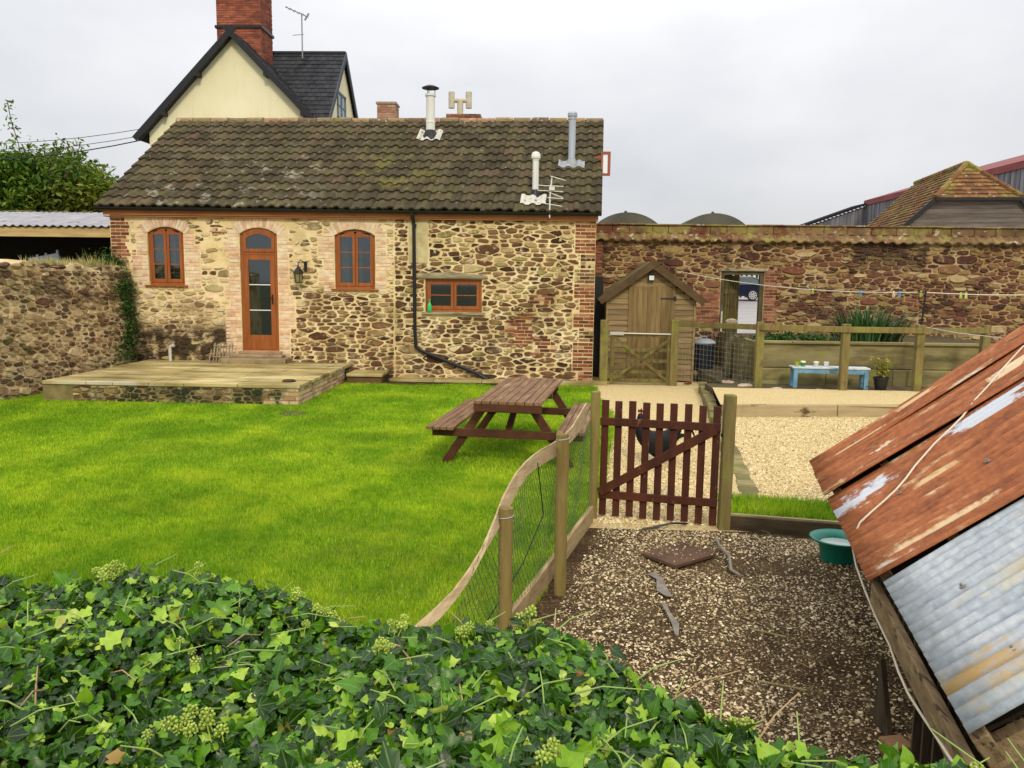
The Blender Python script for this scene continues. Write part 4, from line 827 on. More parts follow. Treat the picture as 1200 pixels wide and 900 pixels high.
def slates(mb, A, B, C_, nr, nc, nrm, seed):   # A eave start, B eave end, C_ ridge start
    rs = random.Random(seed); ex, ey = B-A, C_-A
    for r in range(nr):
        for c in range(-1, nc):
            u0, u1 = (c+.5*(r % 2))/nc, (c+1+.5*(r % 2))/nc; u0, u1 = max(0, u0), min(1, u1)
            if u1-u0 < .2/nc: continue
            v0, v1 = r/nr, (r+1)/nr; j = rs.uniform(-.004, .006); g = .04/nc
            p = [A+ex*(u0+g)+ey*v0+nrm*(.025+j), A+ex*(u1-g)+ey*v0+nrm*(.025+j), A+ex*(u1-g)+ey*(v1+.1/nr)+nrm*.006, A+ex*(u0+g)+ey*(v1+.1/nr)+nrm*.006, A+ex*(u0+g)+ey*v0, A+ex*(u1-g)+ey*v0]
            mb.add(p, [(0, 1, 2, 3), (4, 5, 1, 0)])
r1 = MB()
for s in (-1, 1):
    A = Vector((GX+s*(GH+.12), GY-.25, GZ-(GH+.12)*SLP)); B = A+Vector((0, 7.3, 0)); C_ = Vector((GX, GY-.25, GZ)); nrm = Vector((s*SLP, 0, 1)).normalized()
    r1.add([A, B, C_+Vector((0, 7.3, 0)), C_], [(0, 1, 2, 3)]); r1.add([A-nrm*.1, B-nrm*.1, C_+Vector((0, 7.3, 0))-nrm*.1, C_-nrm*.1], [(3, 2, 1, 0)]); slates(r1, A, B, C_, 18, 26, nrm, 3+s)
build('front_roof', r1, M_slate, fh)
bb = MB()
for s in (-1, 1):
    bb.beam((GX-s*.14, GY-.27+.004*s, GZ+.09), (GX+s*(GH+.14), GY-.27, GZ-.02-(GH+.14)*SLP), .05, .17)
    for t in (.36, .74): x, z = GX+s*GH*t, GZ-GH*t*SLP-.16; bb.beam((x, GY+.02, z), (x, GY-.30, z), .10, .16)
build('bargeboard', bb, M_black, fh)
ck = MB(); brickbox(ck, -10.62, -9.19, 26.5, 27.6, 5, 13.4, 0, 1, 5); ck.box(-10.67, -9.14, 26.45, 27.65, 9.98, 10.06, 2); build('chimney', ck, [surf('sooty mortar', [(.3, (.16, .07, .045)), (.7, (.24, .12, .08))], 4), surf('chimney brick', [(.3, (.2, .06, .035)), (.7, (.3, .1, .06))], 2, 6, island=[(0, (.15, .035, .02)), (.5, (.30, .075, .035)), (1, (.40, .13, .06))], iamt=.7, bump=.4, spots=[((.05, .03, .025), 1.2, .5, .65, {'amt': .7})]), M_black], fh)
g2 = MB(); XG, YR2, ZR2, HW2 = -6.95, 28.0, 9.62, 2.35; ZE2 = 6.95
g2.add([(XG, YR2-HW2+.15, 0), (XG, YR2+HW2-.15, 0), (XG, YR2+HW2-.15, ZE2+.1), (XG, YR2, ZR2-.08), (XG, YR2-HW2+.15, ZE2+.1), (GX, YR2-HW2+.15, 0), (GX, YR2+HW2-.15, 0), (GX, YR2+HW2-.15, ZE2+.1), (GX, YR2, ZR2-.08), (GX, YR2-HW2+.15, ZE2+.1)], [(0, 1, 2, 3, 4), (0, 4, 9, 5), (1, 6, 7, 2)])
build('wing_wall', g2, M_cream, fh)
r2 = MB(); X0, X1 = GX, XG+.12
for s in (-1, 1):
    A = Vector((X0, YR2+s*(HW2+.1), ZE2-.06)); B = Vector((X1, YR2+s*(HW2+.1), ZE2-.06)); C_ = Vector((X0, YR2, ZR2)); nrm = (B-A).cross(C_-A).normalized(); nrm = nrm if nrm.z > 0 else -nrm
    r2.add([A, B, Vector((X1, YR2, ZR2)), C_], [(0, 1, 2, 3)]); slates(r2, A, B, C_, 17, 12, nrm, 8)
r2.box(X0, X1, YR2-.08, YR2+.08, ZR2-.03, ZR2+.05)
build('wing_roof', r2, M_slate, fh)
bb = MB()
for s in (-1, 1): bb.beam((XG+.14, YR2-s*.02, ZR2), (XG+.14, YR2+s*(HW2+.14), ZE2-.14), .05, .26, up=(1, 0, 0)) if 0 else bb.add([(XG+.11, YR2, ZR2+.03), (XG+.11, YR2+s*(HW2+.14), ZE2-.08), (XG+.11, YR2+s*(HW2+.14), ZE2-.30), (XG+.11, YR2, ZR2-.22), (XG+.15, YR2, ZR2+.03), (XG+.15, YR2+s*(HW2+.14), ZE2-.08), (XG+.15, YR2+s*(HW2+.14), ZE2-.30), (XG+.15, YR2, ZR2-.22)], [(0, 1, 2, 3), (7, 6, 5, 4), (0, 4, 5, 1), (3, 2, 6, 7), (1, 5, 6, 2)])
build('wing_bargeboard', bb, surf('grey painted barge', [(0, (.05, .06, .07)), (1, (.09, .10, .12))], 3, bump=0), fh)
wf = MB(); y0, y1, z0, z1 = 27.2, 28.3, 7.35, 8.25
wf.box(XG-.02, XG+.04, y0, y0+.08, z0, z1); wf.box(XG-.02, XG+.04, y1-.08, y1, z0, z1); wf.box(XG-.02, XG+.04, y0, y1, z0-.03, z0+.06); wf.box(XG-.02, XG+.04, y0, y1, z1-.07, z1); wf.box(XG-.02, XG+.035, (y0+y1)/2-.05, (y0+y1)/2+.05, z0, z1); wf.box(XG-.02, XG+.03, y0, y1, (z0+z1)/2-.025, (z0+z1)/2+.025)
wf_ = build('window_frame', wf, surf('grey green window', [(0, (.14, .17, .18)), (1, (.2, .23, .24))], 3, bump=0), fh); g = MB(); g.box(XG+.004, XG+.012, y0+.05, y1-.05, z0+.03, z1-.04); build('pane', g, surf('dim far glass', [(0, (.10, .13, .15)), (1, (.22, .27, .3))], 1.5, rough=.1, bump=0), wf_)
ta = MB(); x, y = -8.25, 27.8; ta.tube([(x, y, 9.2), (x, y, 10.85)], .022, 6); ta.tube([(x-.55, y, 11.05), (x+.22, y, 10.72)], .016, 6)
for k in range(5): ta.tube([(x-.45+k*.14, y-.2, 11.0-k*.06), (x-.45+k*.14, y+.2, 11.0-k*.06)], .010, 5)
ta.tube([(x+.10, y, 10.62), (x+.24, y, 10.84)], .03, 6); ta.tube([(x-.32, y, 10.14), (x+.06, y, 10.17)], .012, 5); build('roof_aerial', ta, surf('dull aerial', [(0, (.25, .26, .28)), (1, (.33, .34, .36))], 3, bump=0), fh)
sm = thing('brick_chimney', (-4.3, 24.5, 0), 'short square brick chimney showing beyond the ridge right of the farmhouse', 'chimney'); m = MB(); brickbox(m, -5.0, -4.46, 24.2, 24.75, 3.0, 7.18, 0, 1, 2); m.box(-5.03, -4.43, 24.17, 24.78, 7.18, 7.24); build('stack', m, [M_mort2, surf('buff red brick', [(.3, (.3, .14, .09)), (.7, (.4, .2, .13))], 5, island=[(0, (.25, .11, .07)), (.5, (.38, .19, .12)), (1, (.45, .28, .19))], bump=.3)], sm)
pc = MB()
for a, b, r_, sg in (((-12.42, 25, 6.25), (-26, 29.5, 6.6), .018, .5), ((-12.3, 25, 6.6), (-27, 30, 7.4), .010, .5), ((-12.3, 25, 6.4), (-27, 30, 7.0), .010, .5)):
    a, b = Vector(a), Vector(b); pc.tube([a.lerp(b, k/12)-Vector((0, 0, sg*4*(k/12)*(1-k/12))) for k in range(13)], r_, 5)
t = build('power_cable', pc, M_black); tag(t, 'dark overhead cables running left from the farmhouse eave', 'cable')

# ================================================================ RIGHT: wall with doorway
YW = 18.6; wf_n = lambda u, v, h: (u, YW-h, v); rw = thing('boundary_wall', (6, YW, 0), 'long reddish rubble wall with tiled coping and an open doorway right of the cottage', 'wall')
m = MB(); DO = (4.02, 4.99, -.1, 2.36); wall_sheet(m, 1.05, 14, -.1, 3.06, [DO], wf_n, .45); m.box(1.05, 14, YW+.45, YW+.47, 2.36, 3.06); m.box(1.05, 4.02, YW+.45, YW+.47, -.1, 2.36); m.box(4.99, 14, YW+.45, YW+.47, -.1, 2.36)
m.add([(1.05, YW, 3.06), (14, YW, 3.06), (14, YW+.47, 3.06), (1.05, YW+.47, 3.06)], [(0, 1, 2, 3)])
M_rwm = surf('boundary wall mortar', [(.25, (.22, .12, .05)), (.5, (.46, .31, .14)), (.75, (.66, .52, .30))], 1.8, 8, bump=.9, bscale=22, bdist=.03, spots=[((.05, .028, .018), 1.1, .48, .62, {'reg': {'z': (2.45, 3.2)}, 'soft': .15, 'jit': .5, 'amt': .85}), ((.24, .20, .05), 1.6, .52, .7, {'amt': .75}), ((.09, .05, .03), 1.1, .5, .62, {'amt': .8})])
ST_B = [(0, (.035, .014, .010)), (.2, (.085, .028, .017)), (.42, (.15, .048, .028)), (.6, (.20, .09, .045)), (.76, (.26, .17, .06)), (.9, (.36, .26, .10)), (1, (.50, .38, .20))]
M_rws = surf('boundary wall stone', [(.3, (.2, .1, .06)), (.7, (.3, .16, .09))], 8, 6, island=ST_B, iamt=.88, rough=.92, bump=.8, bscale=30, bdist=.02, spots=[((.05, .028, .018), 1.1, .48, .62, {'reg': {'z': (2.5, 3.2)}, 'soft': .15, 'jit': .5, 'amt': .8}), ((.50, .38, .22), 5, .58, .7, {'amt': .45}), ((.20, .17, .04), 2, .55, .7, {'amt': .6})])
ex = [DO, (5.0, 5.35, .9, 2.4), (3.25, 4.0, 1.2, 1.9), (1.05, 1.3, 0, 3.0)]
bricks(m, 5.0, 5.4, .9, 2.4, wf_n, 2, 3, ragged=.15); bricks(m, 3.4, 4.0, 1.2, 1.9, wf_n, 2, 4, ragl=.2); bricks(m, 1.06, 1.32, 0, 3.0, wf_n, 2, 8)
ex[1] = (5.0, 5.25, .9, 2.4); ex[2] = (3.5, 4.0, 1.2, 1.9)
stones(m, rubble(1.3, 12.2, 0, 3.0, ex, .024, .110, 2.5, 51, .016, 13000, 3.0), wf_n, 1, 14, .012, .045)
build('masonry', m, [M_rwm, M_rws, surf('dark red brick', [(.3, (.2, .07, .04)), (.7, (.3, .11, .06))], 6, island=[(0, (.12, .04, .025)), (.5, (.24, .08, .045)), (1, (.34, .15, .08))], bump=.5, spots=[((.5, .38, .24), 5, .6, .7, {'amt': .5})])], rw)
M_cope = surf('lichened coping', [(.25, (.09, .05, .025)), (.5, (.19, .115, .05)), (.75, (.30, .22, .09))], 2.5, 8, ivar=.2, bump=.8, bscale=20, bdist=.02, spots=[((.13, .035, .02), 1.6, .5, .64, {'amt': .8}), ((.50, .44, .30), 6, .6, .68), ((.28, .25, .06), 1.8, .5, .64, {'amt': .7})])
m = MB(); x = 1.1; rs = random.Random(6)
while x < 14:
    p = .24; K = 7; vs = []; lift = rs.uniform(-.012, .012); fl0 = x > 6.3 and x < 9 and 0
    for k in range(K):
        t = k/(K-1); hh = roman(t); 
        for (yy_, zz_) in ((YW-.14, 3.02+lift), (YW+.14, 3.26+lift)): vs.append((x+t*p, yy_, zz_+hh))
        vs.append((x+t*p, YW-.135, 2.995+lift+hh))
    m.add(vs, [(3*k, 3*k+3, 3*k+4, 3*k+1) for k in range(K-1)]+[(3*k+2, 3*k+5, 3*k+3, 3*k) for k in range(K-1)]); x += p
build('coping_tiles', m, M_cope, rw)
m = MB(); x = 1.1
while x < 14: w_ = rs.uniform(.35, .6); dz = rs.uniform(-.012, .012); m.box(x+.004, x+w_-.004, YW+.03+rs.uniform(-.01, .01), YW+.42, 3.2, 3.375+dz); x += w_
x = 1.1
while x < 14: w_ = rs.uniform(.3, .7); dz = rs.uniform(-.01, .01); m.box(x+.003, x+w_-.003, YW-.01, YW+.44, 3.372+dz, 3.405+dz); x += w_
build('coping_cap', m, M_cope, rw, bevel=.01)
M_moss_wood = surf('mossy old wood', [(.3, (.07, .055, .018)), (.55, (.15, .115, .04)), (.75, (.22, .18, .07))], 3, 7, stretch=(5, 5, .7), rough=.9, bump=.6, spots=[((.17, .18, .03), 3, .5, .66, {'amt': .7}), ((.05, .035, .02), 5, .58, .7, {'amt': .7})])
m = MB(); m.box(3.95, 5.06, YW-.03, YW+.15, 2.36, 2.44); build('lintel', m, M_lint, rw, bevel=.01)
m = MB(); m.box(4.02, 4.10, YW+.02, YW+.14, 0, 2.36); m.box(4.90, 4.99, YW+.02, YW+.14, 0, 2.36); m.box(4.10, 4.90, YW+.02, YW+.14, 2.28, 2.36); build('door_frame', m, surf('dark old frame', [(.3, (.05, .04, .02)), (.7, (.12, .1, .05))], 4, bump=.4), rw)
m = MB()
for k in range(6): p = Vector((4.10, YW+.12, 0))+Vector((.46, .62, 0)).normalized()*(k*.135); q = p+Vector((.46, .62, 0)).normalized()*.13; m.beam(((p.x+q.x)/2, (p.y+q.y)/2, .25), ((p.x+q.x)/2, (p.y+q.y)/2, 2.25+.02*(k % 3)), .03, .13, up=(.62, -.46, 0))
for z in (.6, 1.9): m.beam((4.13, YW+.10, z), (4.55, YW+.66, z), .04, .1)
build('plank_door', m, M_moss_wood, rw)
m = MB(); m.tube([(4.06, YW-.03, .5), (4.06, YW-.03, 1.45)], .022, 8); build('door_pipe', m, M_flash, rw)

# farm buildings beyond
m = MB(); r_ = 2.6
db = thing('dutch_barn', (6.9, 46, 1.1), 'grey twin bay barn with two rounded tin roofs peeping over the boundary wall', 'barn')
M_dtin = surf('dark green grey tin', [(.3, (.055, .055, .04)), (.7, (.11, .105, .075))], .8, 6, rough=.8, bump=.2)
for cx in (4.5, 9.25):
    m = MB(); vs = []; K = 33
    for j, y in enumerate((45, 48)):
        for k in range(K): an = math.pi*(.06+.88*k/(K-1)); vs.append((cx-r_*math.cos(an), y, 3.3+r_*math.sin(an)))
    m.add(vs, [(k, k+1, K+k+1, K+k) for k in range(K-1)]+[tuple(range(K-1, -1, -1))]); m.box(cx-2.3, min(cx+2.3, 10.2), 45.1, 45.2, 1.0, 3.6); m.ball((cx-.1, 45.2, 5.92), .09, 8, 5)
    build('barrel_roof', m, M_dtin, db)
pd = Vector((.14, .99, 0)).normalized(); pp = Vector((pd.y, -pd.x, 0)); hb = thing('tiled_barn', (15.5, 33, 1), 'barn with mossy orange brown half hipped tile roof and weatherboarded gable', 'barn')
O = Vector((15.47, 30, 0))
def hp(a, l, z): v = O+pp*a+pd*l; return Vector((v.x, v.y, z))
hw, zr, zh = 1.42, 6.62, 5.25; sl_p = (zr-zh)/hw; be = 3.1; zeb = zr-be*sl_p
M_btile = surf('orange barn tiles', [(.3, (.15, .065, .025)), (.7, (.26, .13, .05))], 1.2, 8, rough=.9, bump=.7, bscale=14, bdist=.04, ivar=.35, spots=[((.24, .21, .04), .9, .46, .6, {'amt': .8}), ((.10, .035, .02), 2, .5, .65, {'amt': .6}), ((.5, .48, .36), 6, .62, .68)])
m = MB()
def tiles(A, B, C_, D, nr, seed):
    rs = random.Random(seed); A, B, C_, D = map(Vector, (A, B, C_, D)); nrm = (B-A).cross(D-A).normalized(); nrm = nrm if nrm.z > 0 else -nrm
    for r in range(nr):
        v0, v1 = r/nr, (r+1)/nr; L0, R0, L1, R1 = A.lerp(D, v0), B.lerp(C_, v0), A.lerp(D, v1), B.lerp(C_, v1); nc = max(1, int((R0-L0).length/.28))
        for c in range(nc):
            u0, u1 = c/nc, (c+1)/nc-.004; j = rs.uniform(0, .02); m.add([L0.lerp(R0, u0)+nrm*(.04+j), L0.lerp(R0, u1)+nrm*(.04+j), L1.lerp(R1, u1)+nrm*.01, L1.lerp(R1, u0)+nrm*.01, L0.lerp(R0, u0), L0.lerp(R0, u1)], [(0, 1, 2, 3), (4, 5, 1, 0)])
    m.add([A, B, C_, D], [(0, 1, 2, 3)])
Lb = 7.6
tiles(hp(-be, 0, zeb), hp(-be, Lb, zeb), hp(-hw, Lb, zh), hp(-hw, 0, zh), 12, 1); tiles(hp(-hw, 0, zh), hp(-hw, Lb, zh), hp(0, Lb, zr), hp(0, 1.4, zr), 9, 2)
tiles(hp(be, Lb, zeb), hp(be, 0, zeb), hp(hw, 0, zh), hp(hw, Lb, zh), 12, 3); tiles(hp(hw, Lb, zh), hp(hw, 0, zh), hp(0, 1.4, zr), hp(0, Lb, zr), 9, 4); tiles(hp(-hw, -.05, zh-.02), hp(hw, -.05, zh-.02), hp(.02, 1.4, zr), hp(-.02, 1.4, zr), 9, 5)
build('roof', m, M_btile, hb)
m = MB()
for a, b, c, d in ((hp(-hw, -.05, zh), hp(0, 1.4, zr), 0, 0), (hp(hw, -.05, zh), hp(0, 1.4, zr), 0, 0), (hp(0, 1.4, zr), hp(0, Lb, zr), 0, 0)):
    L = (b-a).length; n = int(L/.33)
    for k in range(n): m.tube([a.lerp(b, k/n)+Vector((0, 0, .03)), a.lerp(b, (k+.9)/n)+Vector((0, 0, .05))], .10, 7)
build('ridge_tiles', m, M_btile, hb)
M_wb = surf('weathered boarding', [(.3, (.075, .06, .05)), (.7, (.17, .14, .115))], 2, 6, stretch=(.5, .5, 5), ivar=.25, bump=.5)
m = MB(); z = 1.0
while z < zh-.02:
    w0 = (zr-z)/sl_p-.12; w0 = min(w0, be-.2); A, B = hp(-w0, .12, z), hp(w0, .12, z); m.beam(A, B, .04, .18); z += .165
for s in (-1, 1): m.add([hp(s*(be-.2), .2, 1), hp(s*(be-.2), Lb, 1), hp(s*(be-.2), Lb, zeb+.1), hp(s*(be-.2), .2, zeb+.1)], [(0, 1, 2, 3)])
m.add([hp(-be+.2, Lb-.05, 1), hp(be-.2, Lb-.05, 1), hp(be-.2, Lb-.05, zeb+.2), hp(0, Lb-.05, zr-.02), hp(-be+.2, Lb-.05, zeb+.2)], [(0, 1, 2, 3, 4)])
build('weatherboard_wall', m, M_wb, hb)
m = MB()
for s in (-1, 1): m.beam(hp(s*hw, -.03, zh-.05), hp(s*(be+.05), -.03, zeb-.1), .05, .16)
m.beam(hp(-hw, -.06, zh-.05), hp(hw, -.06, zh-.05), .05, .08); build('bargeboard', m, M_black, hb)
lb = thing('long_barn', (25, 48, 1), 'tall grey boarded barn with red edged roof receding at far right', 'barn')
M_rawb = surf('grey vertical boarding', [(.3, (.10, .10, .11)), (.7, (.22, .21, .22))], 1.2, 6, stretch=(3, 3, .3), ivar=.3, bump=.4)
m = MB(); y = 30.
while y < 65: m.box(25-.03*(int(y*3) % 2), 25.06, y+.01, y+.29, 1, 8.30); y += .30
y = 20.9
while y < 25: z1 = 6.75+(y-20.7)*.37; m.box(y+.01, y+.29, 65, 65.06, 1, z1); y += .3
build('boarding', m, M_rawb, lb)
m = MB(); m.box(24.9, 25.0, 29.8, 65.2, 8.30, 8.68); m.add([(24.9, 29.8, 8.68), (24.9, 65.2, 8.68), (34, 65.2, 11.5), (34, 29.8, 11.5)], [(0, 1, 2, 3)]); build('red_roof', m, surf('red painted tin', [(.3, (.16, .03, .03)), (.7, (.28, .06, .055))], 1, stretch=(2, .5, 2), rough=.6, bump=.1), lb)
m = MB(); m.beam((20.4, 64.9, 6.72), (25.0, 64.9, 8.42), .3, .16); m.add([(20.4, 64.8, 6.8), (25, 64.8, 8.5), (25, 68, 8.5), (20.4, 68, 6.8)], [(0, 1, 2, 3)]); build('lean_to_roof', m, surf('dull black tin', [(0, (.012, .012, .014)), (1, (.025, .025, .03))], 2, rough=1, spec=.05, bump=0), lb)
sb = thing('slatted_barn', (14, 60, 1.1), 'white and dark vertically slatted barn seen through the doorway beyond the car', 'barn'); m = MB(); m.box(9, 19, 58.1, 58.2, 1.1, 5.2, 1); x = 9.
while x < 19: m.box(x, x+.20, 58, 58.05, 1.1, 5.2, 0); x += .36
build('slatted_wall', m, [surf('white slats', [(0, (.5, .52, .52)), (1, (.62, .63, .62))], 2, bump=0), M_dark], sb)
# car in the yard
cx0 = 9.15; zc = terr(0, 50)+.03
car = thing('parked_car', (11.2, 50, zc), 'dark blue car parked side on in the yard beyond the doorway', 'car')
prof = [(0, .42), (.05, .62), (.35, .80), (1.15, .92), (1.75, 1.36), (2.2, 1.47), (3.3, 1.46), (3.95, 1.22), (4.2, .95), (4.27, .60), (4.2, .34), (3.75, .26), (.25, .24)]
m = MB(); m.prism(prof, 0, 1.7, lambda u, v, h: (cx0+u, 49.2+h, zc+v)); M_car = surf('dark blue car paint', [(0, (.006, .010, .03)), (1, (.01, .016, .045))], 1, rough=.2, spec=.6, bump=0, coat=.5)
build('body', m, M_car, car, bevel=.07)
m = MB()
for q in ([(1.3, .95), (1.8, 1.33), (2.25, 1.40), (2.45, 1.40), (2.45, .95)], [(2.52, .95), (2.52, 1.40), (3.3, 1.38), (3.75, 1.18), (3.85, .98)]): m.prism(q, -.006, .01, lambda u, v, h: (cx0+u, 49.2+h, zc+v))
build('side_window', m, surf('car glass', [(0, (.10, .13, .15)), (1, (.22, .26, .28))], .5, rough=.05, spec=.8, bump=0), car)
m = MB(); m.box(cx0+4.12, cx0+4.28, 49.18, 49.4, zc+.78, zc+.98); build('tail_light', m, surf('red lens', [(0, (.5, .02, .015)), (1, (.6, .03, .02))], 1, rough=.2, bump=0), car, bevel=.02)
for dx in (.78, 3.4):
    m = MB(); m.tube([(cx0+dx, 49.13, zc+.32), (cx0+dx, 49.35, zc+.32)], .32, 24); wv = build('wheel', m, M_black, car, bevel=.02)
    m = MB(); m.tube([(cx0+dx, 49.115, zc+.32), (cx0+dx, 49.135, zc+.32)], .07, 12)
    for k in range(9): an = k*.698; m.beam((cx0+dx, 49.12, zc+.32), (cx0+dx+.215*math.cos(an), 49.12, zc+.32+.215*math.sin(an)), .045, .02, up=(0, 1, 0))
    pts = [(cx0+dx+.225*math.cos(k*.2618), 49.12, zc+.32+.225*math.sin(k*.2618)) for k in range(25)]; m.tube(pts, .018, 5, caps=False); build('rim', m, surf('alloy rim', [(0, (.6, .6, .6)), (1, (.7, .7, .7))], 1, rough=.3, bump=0), wv)

# ================================================================ SHED, field gate, post and rail fence
sh = thing('garden_shed', (2.2, 17.6, 0), 'small apex roofed wooden garden shed between cottage and boundary wall', 'shed')
M_shed = surf('shed boarding', [(.3, (.16, .105, .045)), (.7, (.31, .22, .105))], 3, 7, stretch=(.6, 5, 6), ivar=.22, rough=.85, bump=.4, spots=[((.12, .12, .03), 2, .5, .66, {'reg': {'z': (-.1, .6)}, 'soft': .3, 'jit': .4, 'amt': .7}), ((.05, .03, .02), 26, .70, .74, {'amt': .8})])
SX0, SX1, SY0, SY1, SE, SA = 1.31, 3.15, 16.9, 18.45, 1.78, 2.46; sc_ = (SX0+SX1)/2; sk = (SA-SE)/((SX1-SX0)/2)
m = MB(); z = .04; k = 0
while z < SA-.05:
    z1 = min(z+.112, SA-.03); hwid = (SX1-SX0)/2 if z1 < SE else max(.05, (SA-z1)/sk)
    m.add([(sc_-hwid, SY0-.012, z), (sc_+hwid, SY0-.012, z), (sc_+hwid, SY0+.004, z1), (sc_-hwid, SY0+.004, z1), (sc_-hwid, SY0+.02, z), (sc_+hwid, SY0+.02, z), (sc_+hwid, SY0+.02, z1), (sc_-hwid, SY0+.02, z1)], [(0, 1, 2, 3), (5, 4, 7, 6), (0, 4, 5, 1), (3, 2, 6, 7), (0, 3, 7, 4), (1, 5, 6, 2)])
    if z1 <= SE:
        for xx in (SX0, SX1-.02): m.box(xx, xx+.02, SY0+.02, SY1, z, z1-.004)
    z += .114
m.box(SX0, SX1, SY1-.02, SY1, .04, SE)
for xx in (SX0-.01, SX1-.035): m.box(xx, xx+.045, SY0-.03, SY0+.01, .02, SE+.02)
build('cladding', m, M_shed, sh)
m = MB()
for s in (-1, 1):
    A = Vector((sc_, SY0-.12, SA+.06)); B = Vector((sc_+s*1.06, SY0-.12, SA+.06-1.06*sk)); m.add([A, B, B+Vector((0, 1.75, 0)), A+Vector((0, 1.75, 0)), A-Vector((0, 0, .04)), B-Vector((0, 0, .04)), B+Vector((0, 1.75, -.04)), A+Vector((0, 1.75, -.04))], [(0, 1, 2, 3), (7, 6, 5, 4), (0, 4, 5, 1), (1, 5, 6, 2)])
build('roof', m, surf('mossy felt', [(.3, (.10, .085, .04)), (.7, (.2, .17, .08))], 4, bump=.8, spots=[((.16, .18, .03), 3, .5, .66)]), sh)
m = MB()
for s in (-1, 1): m.beam((sc_-s*.07, SY0-.14+.004*s, SA+.045), (sc_+s*1.08, SY0-.14, SA-1.06*sk), .03, .15)
build('bargeboard', m, surf('dark brown barge', [(.3, (.06, .035, .015)), (.7, (.12, .075, .035))], 4, bump=.4), sh, bevel=.004)
m = MB(); rs = random.Random(2); x = 1.76
while x < 2.70: m.box(x+.002, x+.094, SY0-.036, SY0-.014, .06, 2.0); x += .096
M_sd = surf('shed door boards', [(.3, (.135, .085, .03)), (.7, (.25, .17, .07))], 3, 7, stretch=(6, 6, .6), ivar=.2, bump=.4, spots=[((.12, .12, .03), 2, .5, .66, {'reg': {'z': (-.1, .7)}, 'soft': .3, 'amt': .7})])
sdr = build('door', m, M_sd, sh)
m = MB(); m.box(2.42, 2.72, SY0-.045, SY0-.036, 1.74, 1.765); m.box(2.69, 2.74, SY0-.05, SY0-.036, 1.71, 1.80); build('strap_hinge', m, M_black, sdr)
m = MB(); m.box(2.15, 2.27, SY0-.10, SY0-.02, 2.12, 2.23); m.box(2.16, 2.26, SY0-.105, SY0-.10, 2.13, 2.22, 1); m.box(2.17, 2.25, SY0-.06, SY0-.02, 2.23, 2.27); build('security_light', m, [M_black, surf('lamp glass', [(0, (.6, .65, .68)), (1, (.7, .75, .78))], 3, rough=.2, bump=0)], sh)
m = MB(); m.box(.2, .2, 0, 0, 0, 0); m = MB(); m.box(1.06, 1.28, 17.6, 17.65, 0, 2.2); t = build('side_panel', m, M_black); tag(t, 'dark panel closing the narrow gap between cottage corner and shed', 'panel')
M_post = surf('mossy round post', [(.3, (.13, .10, .03)), (.7, (.24, .19, .07))], 3, 7, stretch=(5, 5, .7), rough=.9, bump=.5, spots=[((.22, .22, .04), 2.5, .5, .66, {'amt': .7}), ((.07, .05, .025), 4, .6, .7, {'amt': .6})])
fg = thing('field_gate', (2, 16.3, 0), 'wooden field gate with crossed diagonal braces in front of the shed', 'gate')
for z, h_ in ((1.02, .07), (.72, .07), (.50, .07), (.28, .07), (.10, .08)): m = MB(); m.box(1.36, 2.58, 16.28, 16.315, z-h_/2, z+h_/2); build('rail', m, M_moss_wood, fg, bevel=.004)
for x in (1.36, 2.50): m = MB(); m.box(x, x+.08, 16.262, 16.30, .04, 1.08); build('stile', m, M_moss_wood, fg, bevel=.004)
for a, b in (((1.44, 16.26, .98), (2.5, 16.26, .12)), ((2.5, 16.245, .92), (1.44, 16.245, .14))): m = MB(); m.beam(a, b, .02, .06); build('brace', m, M_moss_wood, fg)
m = MB(); m.tube([(1.36, 16.25, 1.06), (2.56, 16.25, 1.05)], .016, 8); m.box(1.34, 1.62, 16.235, 16.262, 1.02, 1.09); build('latch', m, surf('galvanised latch', [(0, (.36, .35, .3)), (1, (.55, .52, .45))], 4, metal=.3, rough=.5, bump=0), fg)
for (x, w_, lb) in ((1.23, .16, 'thick mossy square post left of the field gate by the cottage corner'), (2.64, .15, 'thick mossy square post right of the field gate before the shed')):
    m = MB(); m.box(x-w_/2, x+w_/2, 16.22, 16.22+w_, -.05, 1.32 if x < 2 else 1.34); t = build('gate_post', m, M_post, bevel=.012); tag(t, lb, 'post', 'square posts of the field gate')
pf_ = thing('rail_fence', (5, 14.2, .26), 'mossy post and rail fence between the gravel terrace and the raised planter', 'fence')
FP = [(3.80, 14.25), (5.16, 13.92), (6.42, 13.95), (7.7, 14.3)]
for x, y in FP: m = MB(); m.box(x-.065, x+.065, y-.06, y+.06, .1, 1.42); build('post', m, M_post, pf_, bevel=.01)
pts = [(2.72, 16.3)]+FP
for (a, b) in zip(pts, pts[1:]): z = 1.30 if a[0] < 3 else 1.36; m = MB(); m.beam((a[0], a[1]-.08, 1.26 if a[0] < 3 else 1.33), (b[0], b[1]-.08, 1.33), .035, .10); build('rail', m, M_post, pf_, bevel=.005)
m = MB(); A, B = Vector((2.74, 16.25, 0)), Vector((3.76, 14.35, 0))
for k in range(21): p = A.lerp(B, k/20); m.tube([(p.x, p.y, .12), (p.x, p.y, 1.2)], .0014, 3, caps=False)
for k in range(12): z = .14+k*.095; m.tube([(A.x, A.y, z), (B.x, B.y, z)], .0014, 3, caps=False)
build('wire_mesh', m, surf('zinc wire', [(0, (.30, .32, .26)), (1, (.38, .4, .34))], 3, metal=.3, bump=0), pf_)
